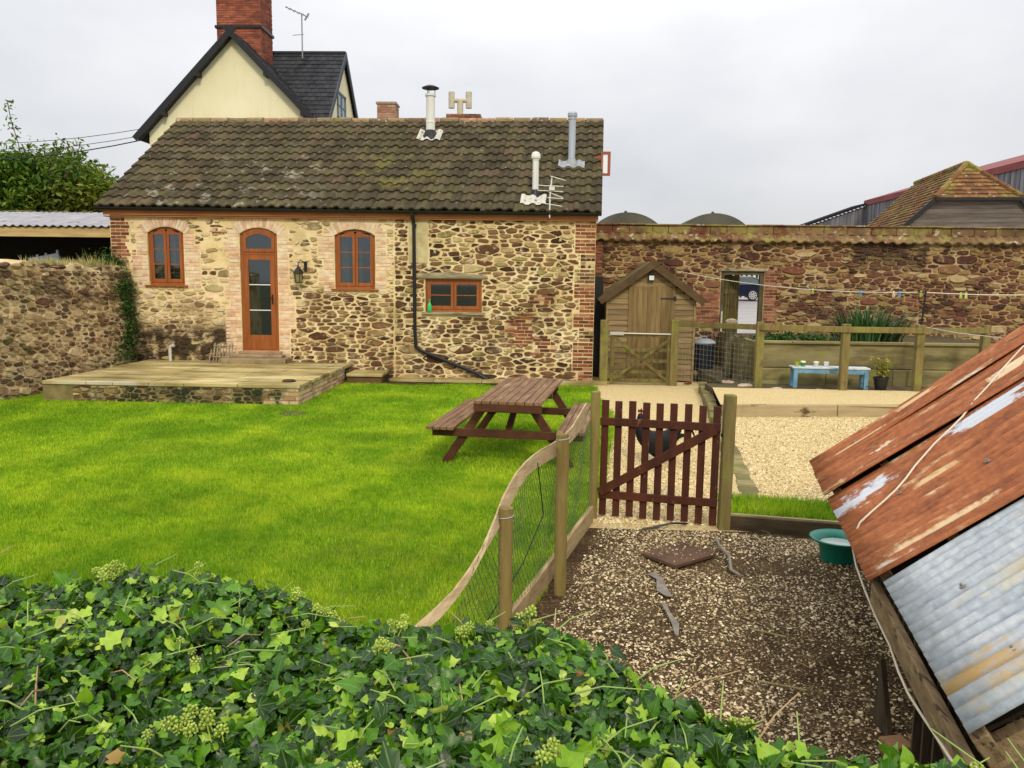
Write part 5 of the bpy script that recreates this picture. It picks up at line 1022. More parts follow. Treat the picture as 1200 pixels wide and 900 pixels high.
def logpost(x, y, z0, z1, r, lb, cat='post', sq=False):
    m = MB(); n = 9; rs = random.Random(int(x*100)); m.tube([(x+rs.gauss(0, .006), y, z0+(z1-z0)*k/n) for k in range(n+1)], [r*rs.uniform(.85, 1.12) for k in range(n+1)], 9 if not sq else 4); t = build('log_post', m, surf('dark rough bark', [(.3, (.05, .04, .02)), (.7, (.16, .13, .06))], 8, bump=1, bdist=.03)); tag(t, lb, cat)
logpost(3.58, 15.6, .05, 1.25, .10, 'rough dark log post standing left of the doorway fence post'); logpost(3.72, 15.2, .05, 1.12, .055, 'thin dark stake right beside the rough log post')
m = MB(); m.ball((3.58, 15.5, 1.36), 1, 10, 6, (.12, .09, .06)); t = build('loose_stone', m, M_lint); tag(t, 'flat mossy stone resting on top of the rough log post', 'stone')
# bin
bn = thing('dustbin', (3.45, 17.35, .2), 'black ribbed dustbin with domed grey lid beside the shed', 'bin'); m = MB(); m.lathe([(.19, .0), (.20, .02), (.225, .52), (.235, .54), (.23, .56)], 28, (3.45, 17.35, .24))
for k in range(24): an = k*math.pi/12; m.beam((3.45+.195*math.cos(an), 17.35+.195*math.sin(an), .26), (3.45+.224*math.cos(an), 17.35+.224*math.sin(an), .76), .018, .018)
build('body', m, surf('black plastic', [(0, (.012, .014, .02)), (1, (.02, .024, .034))], 3, rough=.45, bump=.05), bn)
m = MB(); m.lathe([(.245, .80), (.25, .82), (.20, .87), (.10, .90), (.001, .91)], 28, (3.45, 17.35, 0)); m.tube([(3.40, 17.35, .90), (3.40, 17.35, .95), (3.50, 17.35, .95), (3.50, 17.35, .90)], .012, 6); build('lid', m, surf('grey lid', [(0, (.22, .26, .30)), (1, (.32, .36, .40))], 3, rough=.4, bump=0), bn)
m = MB(); m.box(3.2, 4.0, 17.05, 17.7, -.02, .235); t = build('bin_plinth', m, M_pst, bevel=.02); tag(t, 'low mossy stone plinth under the black dustbin', 'plinth')
# planter
pl = thing('raised_planter', (6, 15, .26), 'long two tier mossy concrete planter under the boundary wall', 'planter')
M_pl = surf('mossy planter concrete', [(.25, (.11, .09, .03)), (.5, (.23, .19, .08)), (.75, (.35, .30, .15))], 1.6, 8, stretch=(.7, 1, 2), bump=.5, bscale=14, spots=[((.09, .075, .025), 1.3, .5, .64, {'stretch': (.5, 1, 3), 'amt': .7}), ((.25, .25, .05), 2, .54, .7, {'amt': .7})])
m = MB(); m.box(4.02, 9, 14.98, 15.06, .55, .995); m.box(4.02, 4.1, 15.06, 18.55, .2, .995); build('upper_wall', m, M_pl, pl, bevel=.01)
m = MB(); m.box(3.98, 9.05, 14.93, 15.10, .995, 1.045); build('coping', m, M_pl, pl, bevel=.01)
m = MB(); x = 3.98
while x < 9: m.box(x+.003, x+1.197, 14.80, 14.98, .2, .545); x += 1.2
build('lower_wall', m, M_pl, pl, bevel=.012)
m = MB(); m.box(4.1, 9, 15.06, 18.58, .2, .96); build('soil', m, M_earth, pl)
def strappy(cx, cy, z, n, L, rad, name, label, cat, mat, parent=None, w_=.02):
    t = thing(name, (cx, cy, z), label, cat); m = MB(); rs = random.Random(n)
    for i in range(n):
        a = rs.uniform(0, 6.283); r0 = rs.random()*rad*.55; l = L*rs.uniform(.55, 1.1); d = Vector((math.cos(a), math.sin(a)*.7, 0)); b = Vector((cx, cy, z))+Vector((d.x*r0*1.4, d.y*r0, 0)); out = rs.uniform(.25, .85); sd_ = Vector((-d.y, d.x, 0))*w_; P4 = []
        for k in range(6): s = k/5; P4.append(b+d*(l*out*s**1.4*.9)+Vector((0, 0, l*(s*1.05-out*.75*s*s*1.0))))
        vs = []
        for k, p in enumerate(P4): f_ = (1-(k/5)**2)*(.6+.4*(k > 0)); vs += [p-sd_*f_, p+sd_*f_]
        m.add(vs, [(2*k, 2*k+1, 2*k+3, 2*k+2) for k in range(5)])
    build('leaves', m, mat, t); return t
M_strap = surf('strap leaves', [(.3, (.03, .08, .02)), (.7, (.07, .15, .04))], 2, island=[(0, (.015, .05, .015)), (.5, (.04, .11, .03)), (.85, (.08, .19, .05)), (1, (.2, .3, .1))], iamt=.8, rough=.4, spec=.5, bump=0, trans=.2)
strappy(6.25, 15.75, .96, 520, .95, .85, 'strap_leaved_plant', 'large dark green strap leaved clump in the raised planter', 'plant', M_strap, w_=.022)
for (x, y, n, s, lb) in ((4.45, 15.4, 500, .30, 'low bushy green herb at the left end of the raised planter'), (5.15, 15.35, 320, .22, 'small green herb beside the strap leaved clump')):
    t = thing('herb', (x, y, .96), lb, 'plant'); r_ = np.random.RandomState(n); P = np.c_[r_.normal(x, s*.8, n), r_.normal(y, s*.4, n), 1.0+np.abs(r_.normal(0, .09, n))]; leafcloud('leaves', P, .045, M_creep, t, n)
# bench and pots
be_ = thing('bench', (5.07, 14.35, .265), 'low blue painted bench with flaking white top on the terrace', 'bench', rz=R(-4))
M_blue = surf('flaking blue paint', [(.3, (.10, .24, .36)), (.7, (.20, .37, .50))], 5, 7, rough=.6, bump=.3, spots=[((.45, .5, .5), 8, .62, .68), ((.03, .05, .08), 5, .62, .7)])
m = MB(); m.box(-.66, .66, -.15, .15, .345, .375); build('seat', m, surf('flaking pale seat', [(.3, (.42, .5, .58)), (.7, (.68, .70, .70))], 5, 7, rough=.7, bump=.3, spots=[((.12, .3, .5), 6, .58, .66)]), be_, bevel=.005, local=True)
m = MB(); m.box(-.63, .63, -.13, -.11, .265, .345); m.box(-.63, .63, .11, .13, .265, .345); build('apron', m, M_blue, be_, local=True)
for x in (-.60, .60):
    for y in (-.11, .11): m = MB(); m.box(x-.035, x+.035, y-.03, y+.03, 0, .34); build('leg', m, M_blue, be_, bevel=.006, local=True)
for x, c1, c2, h_, lb in ((4.50, (.35, .38, .06), (.3, .33, .05), .075, 'yellow green pot at the left end of the blue bench'), (4.61, (.03, .22, .05), (.8, .8, .75), .095, 'dark green pot with white rim second from left on the blue bench'), (4.84, (.5, .55, .45), (.75, .78, .7), .09, 'pale glass jar in the middle of the row on the blue bench'), (5.02, (.75, .75, .68), (.8, .8, .75), .085, 'plain white cup rightmost in the row on the blue bench')):
    j = thing('jar', (x, 14.36, .64), lb, 'jar', 'small pots on the blue bench'); m = MB(); m.lathe([(.001, 0), (.036, 0), (.04, h_*.7), (.034, h_*.72), (.001, h_*.72)], 16, (x, 14.36, .642)); build('body', m, surf('jar %.2f' % x, [(0, c1), (1, c1)], 3, rough=.3, bump=0), j); m = MB(); m.lathe([(.045, h_*.70), (.047, h_*.95), (.03, h_), (.001, h_)], 16, (x, 14.36, .642)); build('rim', m, surf('rim %.2f' % x, [(0, c2), (1, c2)], 3, rough=.3, bump=0), j)
pp_ = thing('potted_shrub', (5.88, 14.1, .265), 'small yellow green shrub in a black plastic pot right of the bench', 'plant pot'); m = MB(); m.lathe([(.001, 0), (.085, 0), (.12, .20), (.13, .205), (.13, .235), (.115, .235), (.11, .2), (.001, .2)], 20, (5.88, 14.1, .265)); build('pot', m, M_black, pp_)
r_ = np.random.RandomState(4); m = MB(); P = []
for k in range(14): a = r_.rand()*6.28; tip = Vector((5.88+.17*math.cos(a)*r_.rand(), 14.1+.15*math.sin(a), .62+.24*r_.rand())); m.tube([(5.88, 14.1, .45), tuple((Vector((5.88, 14.1, .45))+tip)/2+Vector((0, 0, .03))), tuple(tip)], .004, 4); P += [tuple(Vector((5.88, 14.1, .48)).lerp(tip, .3+.75*r_.rand())+Vector(r_.normal(0, .025, 3))) for q in range(16)]
build('stems', m, M_bark, pp_); leafcloud('leaves', np.array(P), .035, surf('yellowing leaves', [(0, (.2, .25, .03)), (1, (.3, .3, .05))], 3, island=[(0, (.12, .2, .02)), (.5, (.3, .33, .04)), (.9, (.45, .32, .04)), (1, (.6, .5, .3))], bump=0, trans=.3), pp_, 4)
rs = random.Random(12)
for i, (px_, py_, s, lb) in enumerate(((3.42, 14.85, .10, 'pale rock at the foot of the log post'), (3.62, 14.35, .13, 'largest pinkish rock at the left end of the terrace edge'), (4.05, 13.92, .11, 'flat pale rock just right of the first fence post'), (4.75, 13.86, .09, 'thin pale rock before the bench legs'), (2.98, 16.5, .07, 'small dark red stone at the shed corner'))):
    m = MB(); m.ball((px_, py_, .27 if i < 4 else .04), s, 9, 6, (1.2, .7, .35)); m.v = [(x+rs.gauss(0, .008), y+rs.gauss(0, .008), z+rs.gauss(0, .006)) for x, y, z in m.v]; t = build('rock', m, surf('pale rock', [(.3, (.36, .26, .17)), (.7, (.52, .42, .3))], 5) if i < 4 else M_brickR); tag(t, lb, 'rock', 'rocks along the terrace edge')
# sleepers, edging, clothes line
M_sleeper = surf('pale sleeper timber', [(.3, (.30, .23, .12)), (.7, (.46, .37, .21))], 2, 7, stretch=(.6, 4, 5), rough=.9, bump=.5, spots=[((.10, .06, .03), 3, .58, .68, {'stretch': (.8, 1, 2)}), ((.22, .2, .06), 2, .52, .7, {'amt': .5})])
for (x0, x1, lb) in ((2.67, 4.40, 'pale timber sleeper edging the gravel terrace, left length'), (4.41, 6.9, 'pale timber sleeper edging the gravel terrace, right length behind the rusty roof')):
    m = MB(); y0 = 11.86+(x0-2.67)*.12; y1 = 11.86+(x1-2.67)*.12; m.beam((x0, y0, .20), (x1, y1, .20), .10, .20); t = build('timber_sleeper', m, M_sleeper, bevel=.01); tag(t, lb, 'sleeper', 'timber sleepers of the terrace')
ed = MB(); L = (EDGE1-EDGE0).length; n = int(L/.24); d = (EDGE1-EDGE0)/L; sdv = Vector((d.y, -d.x, 0)); rs = random.Random(9)
for k in range(n):
    w_ = rs.uniform(.07, .10); z = (.135 if k*.24 < 5.3 else .16)+rs.uniform(-.008, .008); p = EDGE0+d*(k*.24+.01); q = EDGE0+d*(k*.24+.225)
    ed.add([Vector(v) for v in [(*(p-sdv*w_).xy, -.02), (*(p+sdv*w_).xy, -.02), (*(q+sdv*w_).xy, -.02), (*(q-sdv*w_).xy, -.02), (*(p-sdv*w_).xy, z), (*(p+sdv*w_).xy, z), (*(q+sdv*w_).xy, z), (*(q-sdv*w_).xy, z)]], [(4, 5, 6, 7), (0, 1, 5, 4), (1, 2, 6, 5), (2, 3, 7, 6), (3, 0, 4, 7)])
t = build('stone_edging', ed, surf('mossy edging', [(.3, (.13, .11, .04)), (.7, (.27, .22, .10))], 4, ivar=.3, bump=.7, spots=[((.15, .16, .03), 3, .5, .66)]), bevel=.012); tag(t, 'row of mossy edging stones between gravel path and gravel yard', 'edging')
m = MB(); m.beam((1.60, 6.655, .06), (3.3, 6.32, .06), .04, .14); t = build('retaining_board', m, surf('dark damp board', [(.3, (.05, .035, .018)), (.7, (.11, .08, .04))], 3, stretch=(.6, 5, 5), bump=.4)); tag(t, 'dark damp retaining board between the chicken pen and grass verge', 'board')
m = MB(); m.beam((1.60, 6.67, .135), (3.3, 6.335, .135), .03, .02); t = build('board_capping', m, M_sleeper); tag(t, 'pale thin timber strip along the top of the dark retaining board', 'board')
PT = Vector((6.74, 14.55, 1.97)); WH = Vector((3.12, 18.55, 2.33)); m = MB()
cp = lambda t: WH.lerp(PT, t)-Vector((0, 0, .14*4*t*(1-t))); m.tube([cp(k/16) for k in range(17)], .008, 5)
Q = Vector((9.6, 14.2, 2.02)); cq = lambda t: PT.lerp(Q, t)-Vector((0, 0, .05*4*t*(1-t))); m.tube([cq(k/8) for k in range(9)], .008, 5)
t = build('washing_line', m, surf('line cord', [(0, (.6, .55, .45)), (1, (.7, .66, .55))], 3, bump=0)); tag(t, 'thin pale washing line strung from the wall to the clothes pole', 'washing line')
m = MB(); m.tube([(6.70, 14.6, .9), (6.74, 14.55, 2.0)], .016, 8); m.tube([(6.6, 14.55, 1.97), (6.88, 14.55, 1.97)], .008, 5); m.tube([(6.70, 14.6, 1.62), (6.60, 14.6, 1.55)], .008, 5); m.tube([(6.67, 14.6, .26), (6.70, 14.6, .92)], .020, 8, 1); t = build('clothes_pole', m, [M_black, surf('white sleeve', [(0, (.5, .48, .42)), (1, (.6, .58, .5))], 3, bump=0)]); tag(t, 'slim black clothes pole holding up the washing line', 'pole')
pg = ((cp, .60, (.45, .55, .12), 'yellow green peg left of the first blue peg on the washing line'), (cp, .78, (.06, .28, .5), 'blue peg leftmost of the blue pegs on the washing line'), (cp, .895, (.65, .62, .42), 'cream peg close left of the second blue peg'), (cp, .915, (.08, .3, .6), 'blue peg nearest the clothes pole'), (cp, .985, (.5, .6, .15), 'lime peg right at the clothes pole'), (cq, .20, (.45, .6, .12), 'lime peg first right of the clothes pole'), (cq, .23, (.6, .65, .2), 'yellow peg just after the lime peg right of the pole'))
for i, (fn_, t_, c, lb) in enumerate(pg):
    p = fn_(t_); m = MB(); m.beam(p+Vector((-.006, 0, .03)), p+Vector((-.014, 0, -.075)), .016, .014); m.beam(p+Vector((.006, 0, .03)), p+Vector((.016, 0, -.075)), .016, .014); t = build('clothes_peg', m, surf('peg %d' % i, [(0, c), (1, c)], 2, bump=0)); tag(t, lb, 'clothes peg', 'pegs on the washing line')
m = MB(); m.tube([(6.42, 13.9, 1.40), (7.0, 13.9, 1.30), (7.8, 13.9, 1.22)], .006, 4); t = build('fence_wire', m, M_galv); tag(t, 'loose wire sagging from the fence post to the right', 'wire')

# ================================================================ PICNIC TABLE
pt = thing('picnic_table', (-.27, 9.80, 0), 'brown stained wooden picnic table with two attached benches on the lawn', 'picnic table', rz=R(-7.2))
M_pic = surf('brown stained timber', [(.3, (.12, .058, .024)), (.55, (.24, .13, .058)), (.75, (.42, .27, .15))], 3, 7, stretch=(4, .6, 4), rough=.6, spec=.35, bump=.35, ivar=.18, coord='obj', spots=[((.42, .30, .22), 5, .58, .72, {'stretch': (6, .8, 4), 'amt': .55})])
M_pic2 = surf('dark red brown timber', [(.3, (.055, .018, .007)), (.7, (.12, .042, .017))], 3, 6, stretch=(2, 2, 2), rough=.6, spec=.3, bump=.3, ivar=.2, coord='obj')
HL = 1.13
for k in range(8): x = -.35+k*.0955; m = MB(); m.box(x, x+.086, -HL, HL, .725, .76); build('table_plank', m, M_pic, pt, bevel=.004, local=True)
for s in (-1, 1):
    for k in range(4): x = s*.735-.155+k*.08; m = MB(); m.box(x, x+.072, -HL, HL*.93, .415, .45); build('bench_plank', m, M_pic, pt, bevel=.004, local=True)
for y in (-.93, .80):
    m = MB(); m.box(-.33, .38, y-.02, y+.03, .635, .722); build('top_bearer', m, M_pic2, pt, bevel=.004, local=True)
    m = MB(); m.box(-.86, .86, y-.045, y-.003, .32, .412); build('bench_bearer', m, M_pic2, pt, bevel=.004, local=True)
    for s in (-1, 1): m = MB(); m.beam((s*.24, y+.02, .72), (s*.72, y+.02, 0.0), .095, .045, up=(0, 1, 0)); build('leg', m, M_pic2, pt, bevel=.004, local=True)
for y0, y1 in ((-.90, -.12), (.78, .12)): m = MB(); m.beam((0, y0, .37), (0, y1, .70), .07, .045); build('brace', m, M_pic2, pt, bevel=.004, local=True)
for bx in ((-.35, .41, -.12, -.04, .66, .722), (-.35, .41, -HL+.004, -HL+.03, .64, .724)): m = MB(); m.box(*bx); build('cross_batten', m, M_pic2, pt, bevel=.004, local=True)

# ================================================================ PICKET GATE
G0, G1 = Vector((.512, 6.92, 0)), Vector((1.505, 6.71, 0)); gd = (G1-G0).normalized(); GL = (G1-G0).length; gn = Vector((gd.y, -gd.x, 0))
pgt = thing('picket_gate', ((G0+G1)/2)[:], 'red brown slatted picket gate with one diagonal brace at the end of the chicken pen', 'gate')
M_gate = surf('red brown gate paint', [(.3, (.045, .012, .005)), (.7, (.105, .028, .011))], 3, 6, stretch=(3, 3, .6), rough=.6, spec=.3, bump=.35, ivar=.15, spots=[((.24, .09, .05), 7, .62, .72, {'stretch': (3, 3, 1), 'amt': .6})])
for k in range(9):
    p = G0+gd*(.035+k*(GL-.07)/8); dz = random.uniform(-.006, .006); m = MB(); tl_ = random.uniform(-.006, .006); m.beam(p+Vector((0, 0, .03+dz)), p+gd*tl_+Vector((0, 0, 1.055+dz)), .062, .018, up=gn); build('picket', m, M_gate, pgt, bevel=.003)
for z in (.225, .875): m = MB(); m.beam(G0+gn*.022+Vector((0, 0, z)), G1+gn*.022+Vector((0, 0, z)), .026, .068); build('rail', m, M_gate, pgt, bevel=.003)
m = MB(); m.beam(G0+gn*.048+gd*.01+Vector((0, 0, .25)), G1+gn*.048-gd*.04+Vector((0, 0, .86)), .022, .075); build('brace', m, M_gate, pgt, bevel=.003)
m = MB(); m.box(1.50, 1.545, 6.66, 6.68, .80, .83); build('hinge', m, M_black, pgt)
m = MB(); n = 8; m.beam((1.555, 6.665, -.05), (1.562, 6.665, 1.16), .095, .095, up=(0, 1, 0)); t = build('gate_post', m, M_post, bevel=.012); tag(t, 'square weathered post at the hinge side of the red brown picket gate', 'post')

# ================================================================ NETTING FENCE
nf = thing('netting_fence', (.15, 5.2, 0), 'low wire netting fence on round posts dividing lawn and chicken pen', 'fence')
for x, y, z, r in ((.462, 6.90, 1.13, .040), (.138, 5.15, 1.085, .042), (-.188, 4.28, .835, .041), (-.44, 3.40, .50, .04)):
    m = MB(); q = 8; m.tube([(x+random.gauss(0, .0015), y, -.05+(z+.05)*k/q) for k in range(q+1)]+[(x, y, z+.004)], [r*random.uniform(.96, 1.04) for k in range(q+1)]+[r*.85], 14); build('post', m, surf('sawn round post', [(.3, (.16, .115, .03)), (.7, (.31, .23, .075))], 3, 7, stretch=(5, 5, .6), rough=.85, bump=.4, spots=[((.26, .25, .07), 3, .52, .7, {'amt': .5}), ((.10, .06, .03), 5, .62, .7, {'amt': .5})]), nf)
def at(px_, py_, Y):
    d = FW+RT*((px_-600)/940)-UP*((py_-450)/940); t_ = Y/d.y; return Vector((d.x*t_, Y, H+d.z*t_))
TOP = [(692, 472, 6.80), (684, 486, 6.35), (676, 500, 5.95), (665, 512, 5.55), (653, 520, 5.20), (642, 526, 5.05), (632, 533, 4.88), (622, 542, 4.74), (612, 554, 4.62), (604, 568, 4.50), (596, 584, 4.38), (588, 606, 4.24), (580, 626, 4.12), (572, 644, 4.02), (556, 670, 3.86), (540, 692, 3.74), (515, 717, 3.58), (492, 737, 3.44), (474, 752, 3.30)]
BOT = [(692, 497), (684, 509), (676, 519), (665, 530), (654, 541), (643, 547), (632, 554), (624, 562), (616, 576), (609, 590), (602, 604), (592, 624), (584, 638), (577, 650), (562, 680), (546, 704), (526, 730), (508, 746), (492, 762)]
tp = [at(a, b, Y)-Vector((.03, 0, 0)) for a, b, Y in TOP]; bt = []
for (a, b, Y), (c, d_), T_ in zip(TOP, BOT, tp):
    q = at(c, d_, Y)-Vector((.03, 0, 0)); bt.append(Vector((T_.x+(q.x-T_.x)*.75, T_.y, q.z+.02)))
m = MB(); vs = []; nrm = Vector((-.98, .2, 0))*.010
for a, b in zip(tp, bt): mid = (a+b)/2; vs += [a, b, b+nrm, a+nrm]
m.add(vs, [(4*i+k, 4*i+(k+1) % 4, 4*i+4+(k+1) % 4, 4*i+4+k) for i in range(len(tp)-1) for k in range(4)]+[(0, 1, 2, 3), tuple(4*len(tp)-4+k for k in (3, 2, 1, 0))])
build('top_strip', m, surf('warped pale board', [(.3, (.34, .24, .12)), (.6, (.50, .38, .21)), (.8, (.62, .51, .32))], 4, 8, stretch=(1.5, 1.2, 8), rough=.85, bump=.5, spots=[((.16, .11, .06), 14, .60, .68, {'stretch': (1, .8, 5), 'amt': .7}), ((.36, .34, .15), 3, .54, .7, {'amt': .5})]), nf, smooth=False)
BA, BB = Vector((.44, 6.78, 0)), Vector((-.50, 3.2, 0)); m = MB(); bpts = [BA.lerp(BB, k/9)+Vector((random.uniform(-.008, .008), 0, .075+random.uniform(-.006, .006))) for k in range(10)]
for a, b in ((0, 4), (4, 9)): m.beam(bpts[a], bpts[b]+(bpts[b]-bpts[a]).normalized()*.01, .035, .15)
build('bottom_board', m, surf('old kick board', [(.3, (.26, .18, .08)), (.7, (.50, .38, .2))], 3, 7, stretch=(3, 1, 6), rough=.9, bump=.5, spots=[((.08, .06, .03), 4, .58, .68, {'amt': .7})]), nf, bevel=.006)
# netting: diamond lattice between board and strip
ND = (BB-BA); NL = ND.length; ND.normalize()
tz = sorted([((b-BA).dot(ND), b.z) for b in bt]); TZ = lambda s: np.interp(s, [q[0] for q in tz], [q[1] for q in tz])+.03
m = MB(); step = .052
for sg in (1, -1):
    c = -1.4
    while c < NL+1.4:
        run = []
        for k in range(0, 34):
            z = .06+k*.034; s = c+sg*z*.62
            if 0 <= s <= NL and z < TZ(s): p = BA+ND*s; run.append(Vector((p.x+.012*math.sin(s*7+z*5), p.y, z)))
            else:
                if len(run) > 1: m.tube([run[0]]+run[3:-1:4]+[run[-1]], .0014, 3, caps=False)
                run = []
        if len(run) > 1: m.tube([run[0]]+run[3:-1:4]+[run[-1]], .0014, 3, caps=False)
        c += step
build('netting', m, surf('green netting', [(0, (.035, .07, .02)), (1, (.07, .11, .04))], 5, rough=.6, bump=0), nf)
m = MB(); m.tube([tp[6]+Vector((.02, 0, -.05)), Vector((.02, 4.9, .62)), Vector((-.10, 4.6, .40)), Vector((-.28, 4.2, .22)), Vector((-.42, 3.8, .10))], .004, 5); build('slack_cord', m, M_black, nf)
for (x, y, z, r) in ((.138, 5.15, 1.03, .044), (-.188, 4.28, .76, .043)): m = MB(); m.tube([(x+r*math.cos(a*.7), y+r*math.sin(a*.7), z+.004*a) for a in range(10)], .003, 5); build('wire_tie', m, M_galv, nf)


# ================================================================ PEN CLUTTER
m = MB(); q = [(.772, 5.90), (.985, 5.64), (1.335, 5.92), (1.12, 6.20)]; m.add([(x, y, .018) for x, y in q]+[(x, y, .045) for x, y in q], [(3, 2, 1, 0), (4, 5, 6, 7)]+[(i, (i+1) % 4, 4+(i+1) % 4, 4+i) for i in range(4)])
t = build('slate_slab', m, surf('dark brown slab', [(.3, (.06, .03, .018)), (.7, (.13, .07, .04))], 5, rough=.8, bump=.5, spots=[((.4, .28, .15), 16, .62, .70)]), bevel=.004); tag(t, 'dark brown square slab lying on the chips before the picket gate', 'slab')
def strip(pts, w_, z, name, mat, lb, cat):
    m = MB(); vs = []
    for k, (x, y) in enumerate(pts): a = pts[max(k-1, 0)]; b = pts[min(k+1, len(pts)-1)]; d = Vector((b[0]-a[0], b[1]-a[1], 0)).normalized(); s = Vector((d.y, -d.x, 0))*w_*(.5+.5*math.sin(k*1.7+1)**2); vs += [Vector((x, y, z))-s, Vector((x, y, z+.008*math.sin(k*2.3)))+s]
    m.add(vs, [(2*k, 2*k+1, 2*k+3, 2*k+2) for k in range(len(pts)-1)]); t = build(name, m, mat); so_ = t.modifiers.new('thickness', 'SOLIDIFY'); so_.thickness = .006; return tag(t, lb, cat)
M_rag = surf('grey rag', [(.3, (.13, .11, .09)), (.7, (.30, .26, .21))], 8, bump=.6)
strip([(.80, 5.52), (.84, 5.40), (.83, 5.22), (.86, 5.10)], .04, .026, 'rag', M_rag, 'grey scrap of rag lying just below the dark slab', 'rag')
strip([(.80, 4.98), (.81, 4.82), (.83, 4.66), (.81, 4.5)], .022, .032, 'rag', M_rag, 'narrow torn grey rag nearest the ivy in the pen', 'rag')
def stick(pts, r, lb, mat): m = MB(); m.tube(pts, r, 6); tag(build('stick', m, mat), lb, 'stick')
stick([(1.42, 6.35, .03), (1.40, 6.1, .05), (1.42, 5.85, .05), (1.38, 5.62, .03), (1.42, 5.5, .03)], .012, 'bent pale grey stick standing out right of the slab', M_rag)
stick([(.95, 6.62, .02), (1.12, 6.66, .05), (1.26, 6.72, .03)], .009, 'short dark hose piece below the picket gate', M_black)
stick([(.80, 6.4, .02), (.86, 6.5, .045), (1.0, 6.6, .03)], .010, 'dark twig left of the short hose piece', M_bark)
stick([(1.27, 4.62, .03), (1.44, 4.50, .04)], .005, 'thin pale straw in the middle of the pen', M_dry); stick([(1.15, 3.98, .03), (1.36, 3.88, .04), (1.42, 3.95, .03)], .005, 'thin forked pale twig near the ivy edge', M_dry)
m = MB(); rs = random.Random(8)
for i in range(260):
    s, T_ = rs.uniform(.0, 1.9), rs.uniform(.6, 5.0); x, y = -.3+.2065*T_+.978*s+.05, 2.0+.978*T_-.2065*s; a = rs.uniform(0, 3.14); l = rs.uniform(.02, .08)
    m.tube([(x, y, .022), (x+l*math.cos(a), y+l*math.sin(a), .03)], .0018, 4)
tag(build('straw', m, M_dry), 'scattered bits of straw over the chips of the pen', 'straw', kind='stuff')
bk = thing('feed_bowl', (2.22, 5.95, 0), 'teal green plastic bucket half hidden under the rusty roof edge', 'bucket')
m = MB(); cxb, cyb = 2.26, 5.96; m.lathe([(.001, .005), (.115, .0), (.125, .02), (.145, .13), (.20, .165), (.215, .18), (.205, .186), (.165, .165), (.135, .13), (.11, .02), (.001, .02)], 30, (cxb, cyb, 0))
ob = build('body', m, surf('teal plastic', [(0, (.0, .16, .11)), (1, (.005, .24, .17))], 3, rough=.4, spec=.5, bump=.05), bk, smooth=True)
m = MB(); m.lathe([(.001, .128), (.137, .135)], 24, (cxb, cyb, 0)); build('water', m, surf('cloudy water', [(0, (.35, .42, .38)), (1, (.5, .55, .5))], 3, rough=.08, bump=0), bk)

# cockerel beyond the gate
hx, hy = 1.355, 9.15
def skinned(name, chains, mat, parent=None, lv=2):
    """chains: list of [(co, radius)...]; the first point of a chain may be ('at', index) into all points"""
    pts, rad, ed = [], [], []
    for ch_ in chains:
        prev = None
        for it in ch_:
            if it[0] == 'at': prev = it[1]; continue
            pts.append(it[0]); rad.append(it[1]); i = len(pts)-1
            if prev is not None: ed.append((prev, i))
            prev = i
    me = bpy.data.meshes.new(name); off = wloc(parent) if parent else Vector((0, 0, 0)); base = Vector((hx, hy, 0)) if not parent else off
    me.from_pydata([tuple(Vector(p)-base) for p in pts], ed, []); me.materials.append(mat); o = bpy.data.objects.new(name, me); COL.objects.link(o)
    if parent: o.parent = parent
    else: o.location = base
    s = o.modifiers.new('skin', 'SKIN'); s.use_smooth_shade = True
    for i, v in enumerate(me.skin_vertices[0].data): r_ = rad[i]; v.radius = r_ if isinstance(r_, tuple) else (r_, r_); v.use_root = (i == 0)
    b = o.modifiers.new('sub', 'SUBSURF'); b.levels = lv; b.render_levels = lv; return o
P3 = lambda dx, z, dy=0: (hx+1.22*dx, hy+1.22*dy, max(.01, 1.22*z-.055))
M_hen = surf('black plumage', [(.3, (.003, .003, .004)), (.7, (.008, .010, .013))], 14, 6, stretch=(1, 1, 2), rough=.6, spec=.25, bump=.6, bdist=.01)
ck_ = skinned('cockerel', [[(P3(.02, .25), (.125, .125)), (P3(-.09, .26), (.14, .14)), (P3(-.16, .32), (.11, .105)), (P3(-.175, .41), (.075, .075)), (P3(-.18, .475), (.05, .05)), (P3(-.185, .515), (.04, .04)), (P3(-.15, .512), (.015, .014)), (P3(-.12, .503), (.005, .005))],
    [('at', 0), (P3(.09, .28), (.115, .10)), (P3(.14, .35), (.11, .06)), (P3(.18, .42), (.10, .045)), (P3(.23, .44), (.075, .03)), (P3(.28, .41), (.05, .02)), (P3(.32, .34), (.022, .012)), (P3(.335, .27), (.006, .006))],
    [('at', 9), (P3(.18, .32, -.02), (.07, .03)), (P3(.24, .33, -.02), (.045, .018)), (P3(.28, .27, -.02), (.012, .008))],
    [('at', 0), (P3(-.02, .15, -.045), (.055, .055)), (P3(0, .09, -.045), (.016, .016)), (P3(-.005, .02, -.045), (.012, .012)), (P3(-.05, .008, -.045), (.009, .008))],
    [('at', 0), (P3(.03, .15, .05), (.055, .055)), (P3(.05, .09, .05), (.016, .016)), (P3(.045, .02, .05), (.012, .012)), (P3(0, .008, .05), (.009, .008))]], M_hen)
tag(ck_, 'black cockerel with arched tail on the gravel just beyond the picket gate', 'chicken')
m = MB(); m.prism([(-.150, .53), (-.155, .565), (-.165, .55), (-.177, .575), (-.19, .555), (-.205, .565), (-.21, .535)], -.006, .006, lambda u, v, h: (hx+1.22*u, hy+h, 1.22*v-.055)); m.prism([(-.150, .50), (-.157, .46), (-.17, .49)], -.008, .008, lambda u, v, h: (hx+1.22*u, hy+h, 1.22*v-.055)); build('comb', m, surf('red comb', [(0, (.10, .006, .005)), (1, (.18, .01, .008))], 8, rough=.5, bump=0), ck_)
m = MB()
for s in (-1, 1): m.ball((hx-.21, hy+s*.046, .585), .006, 8, 5)
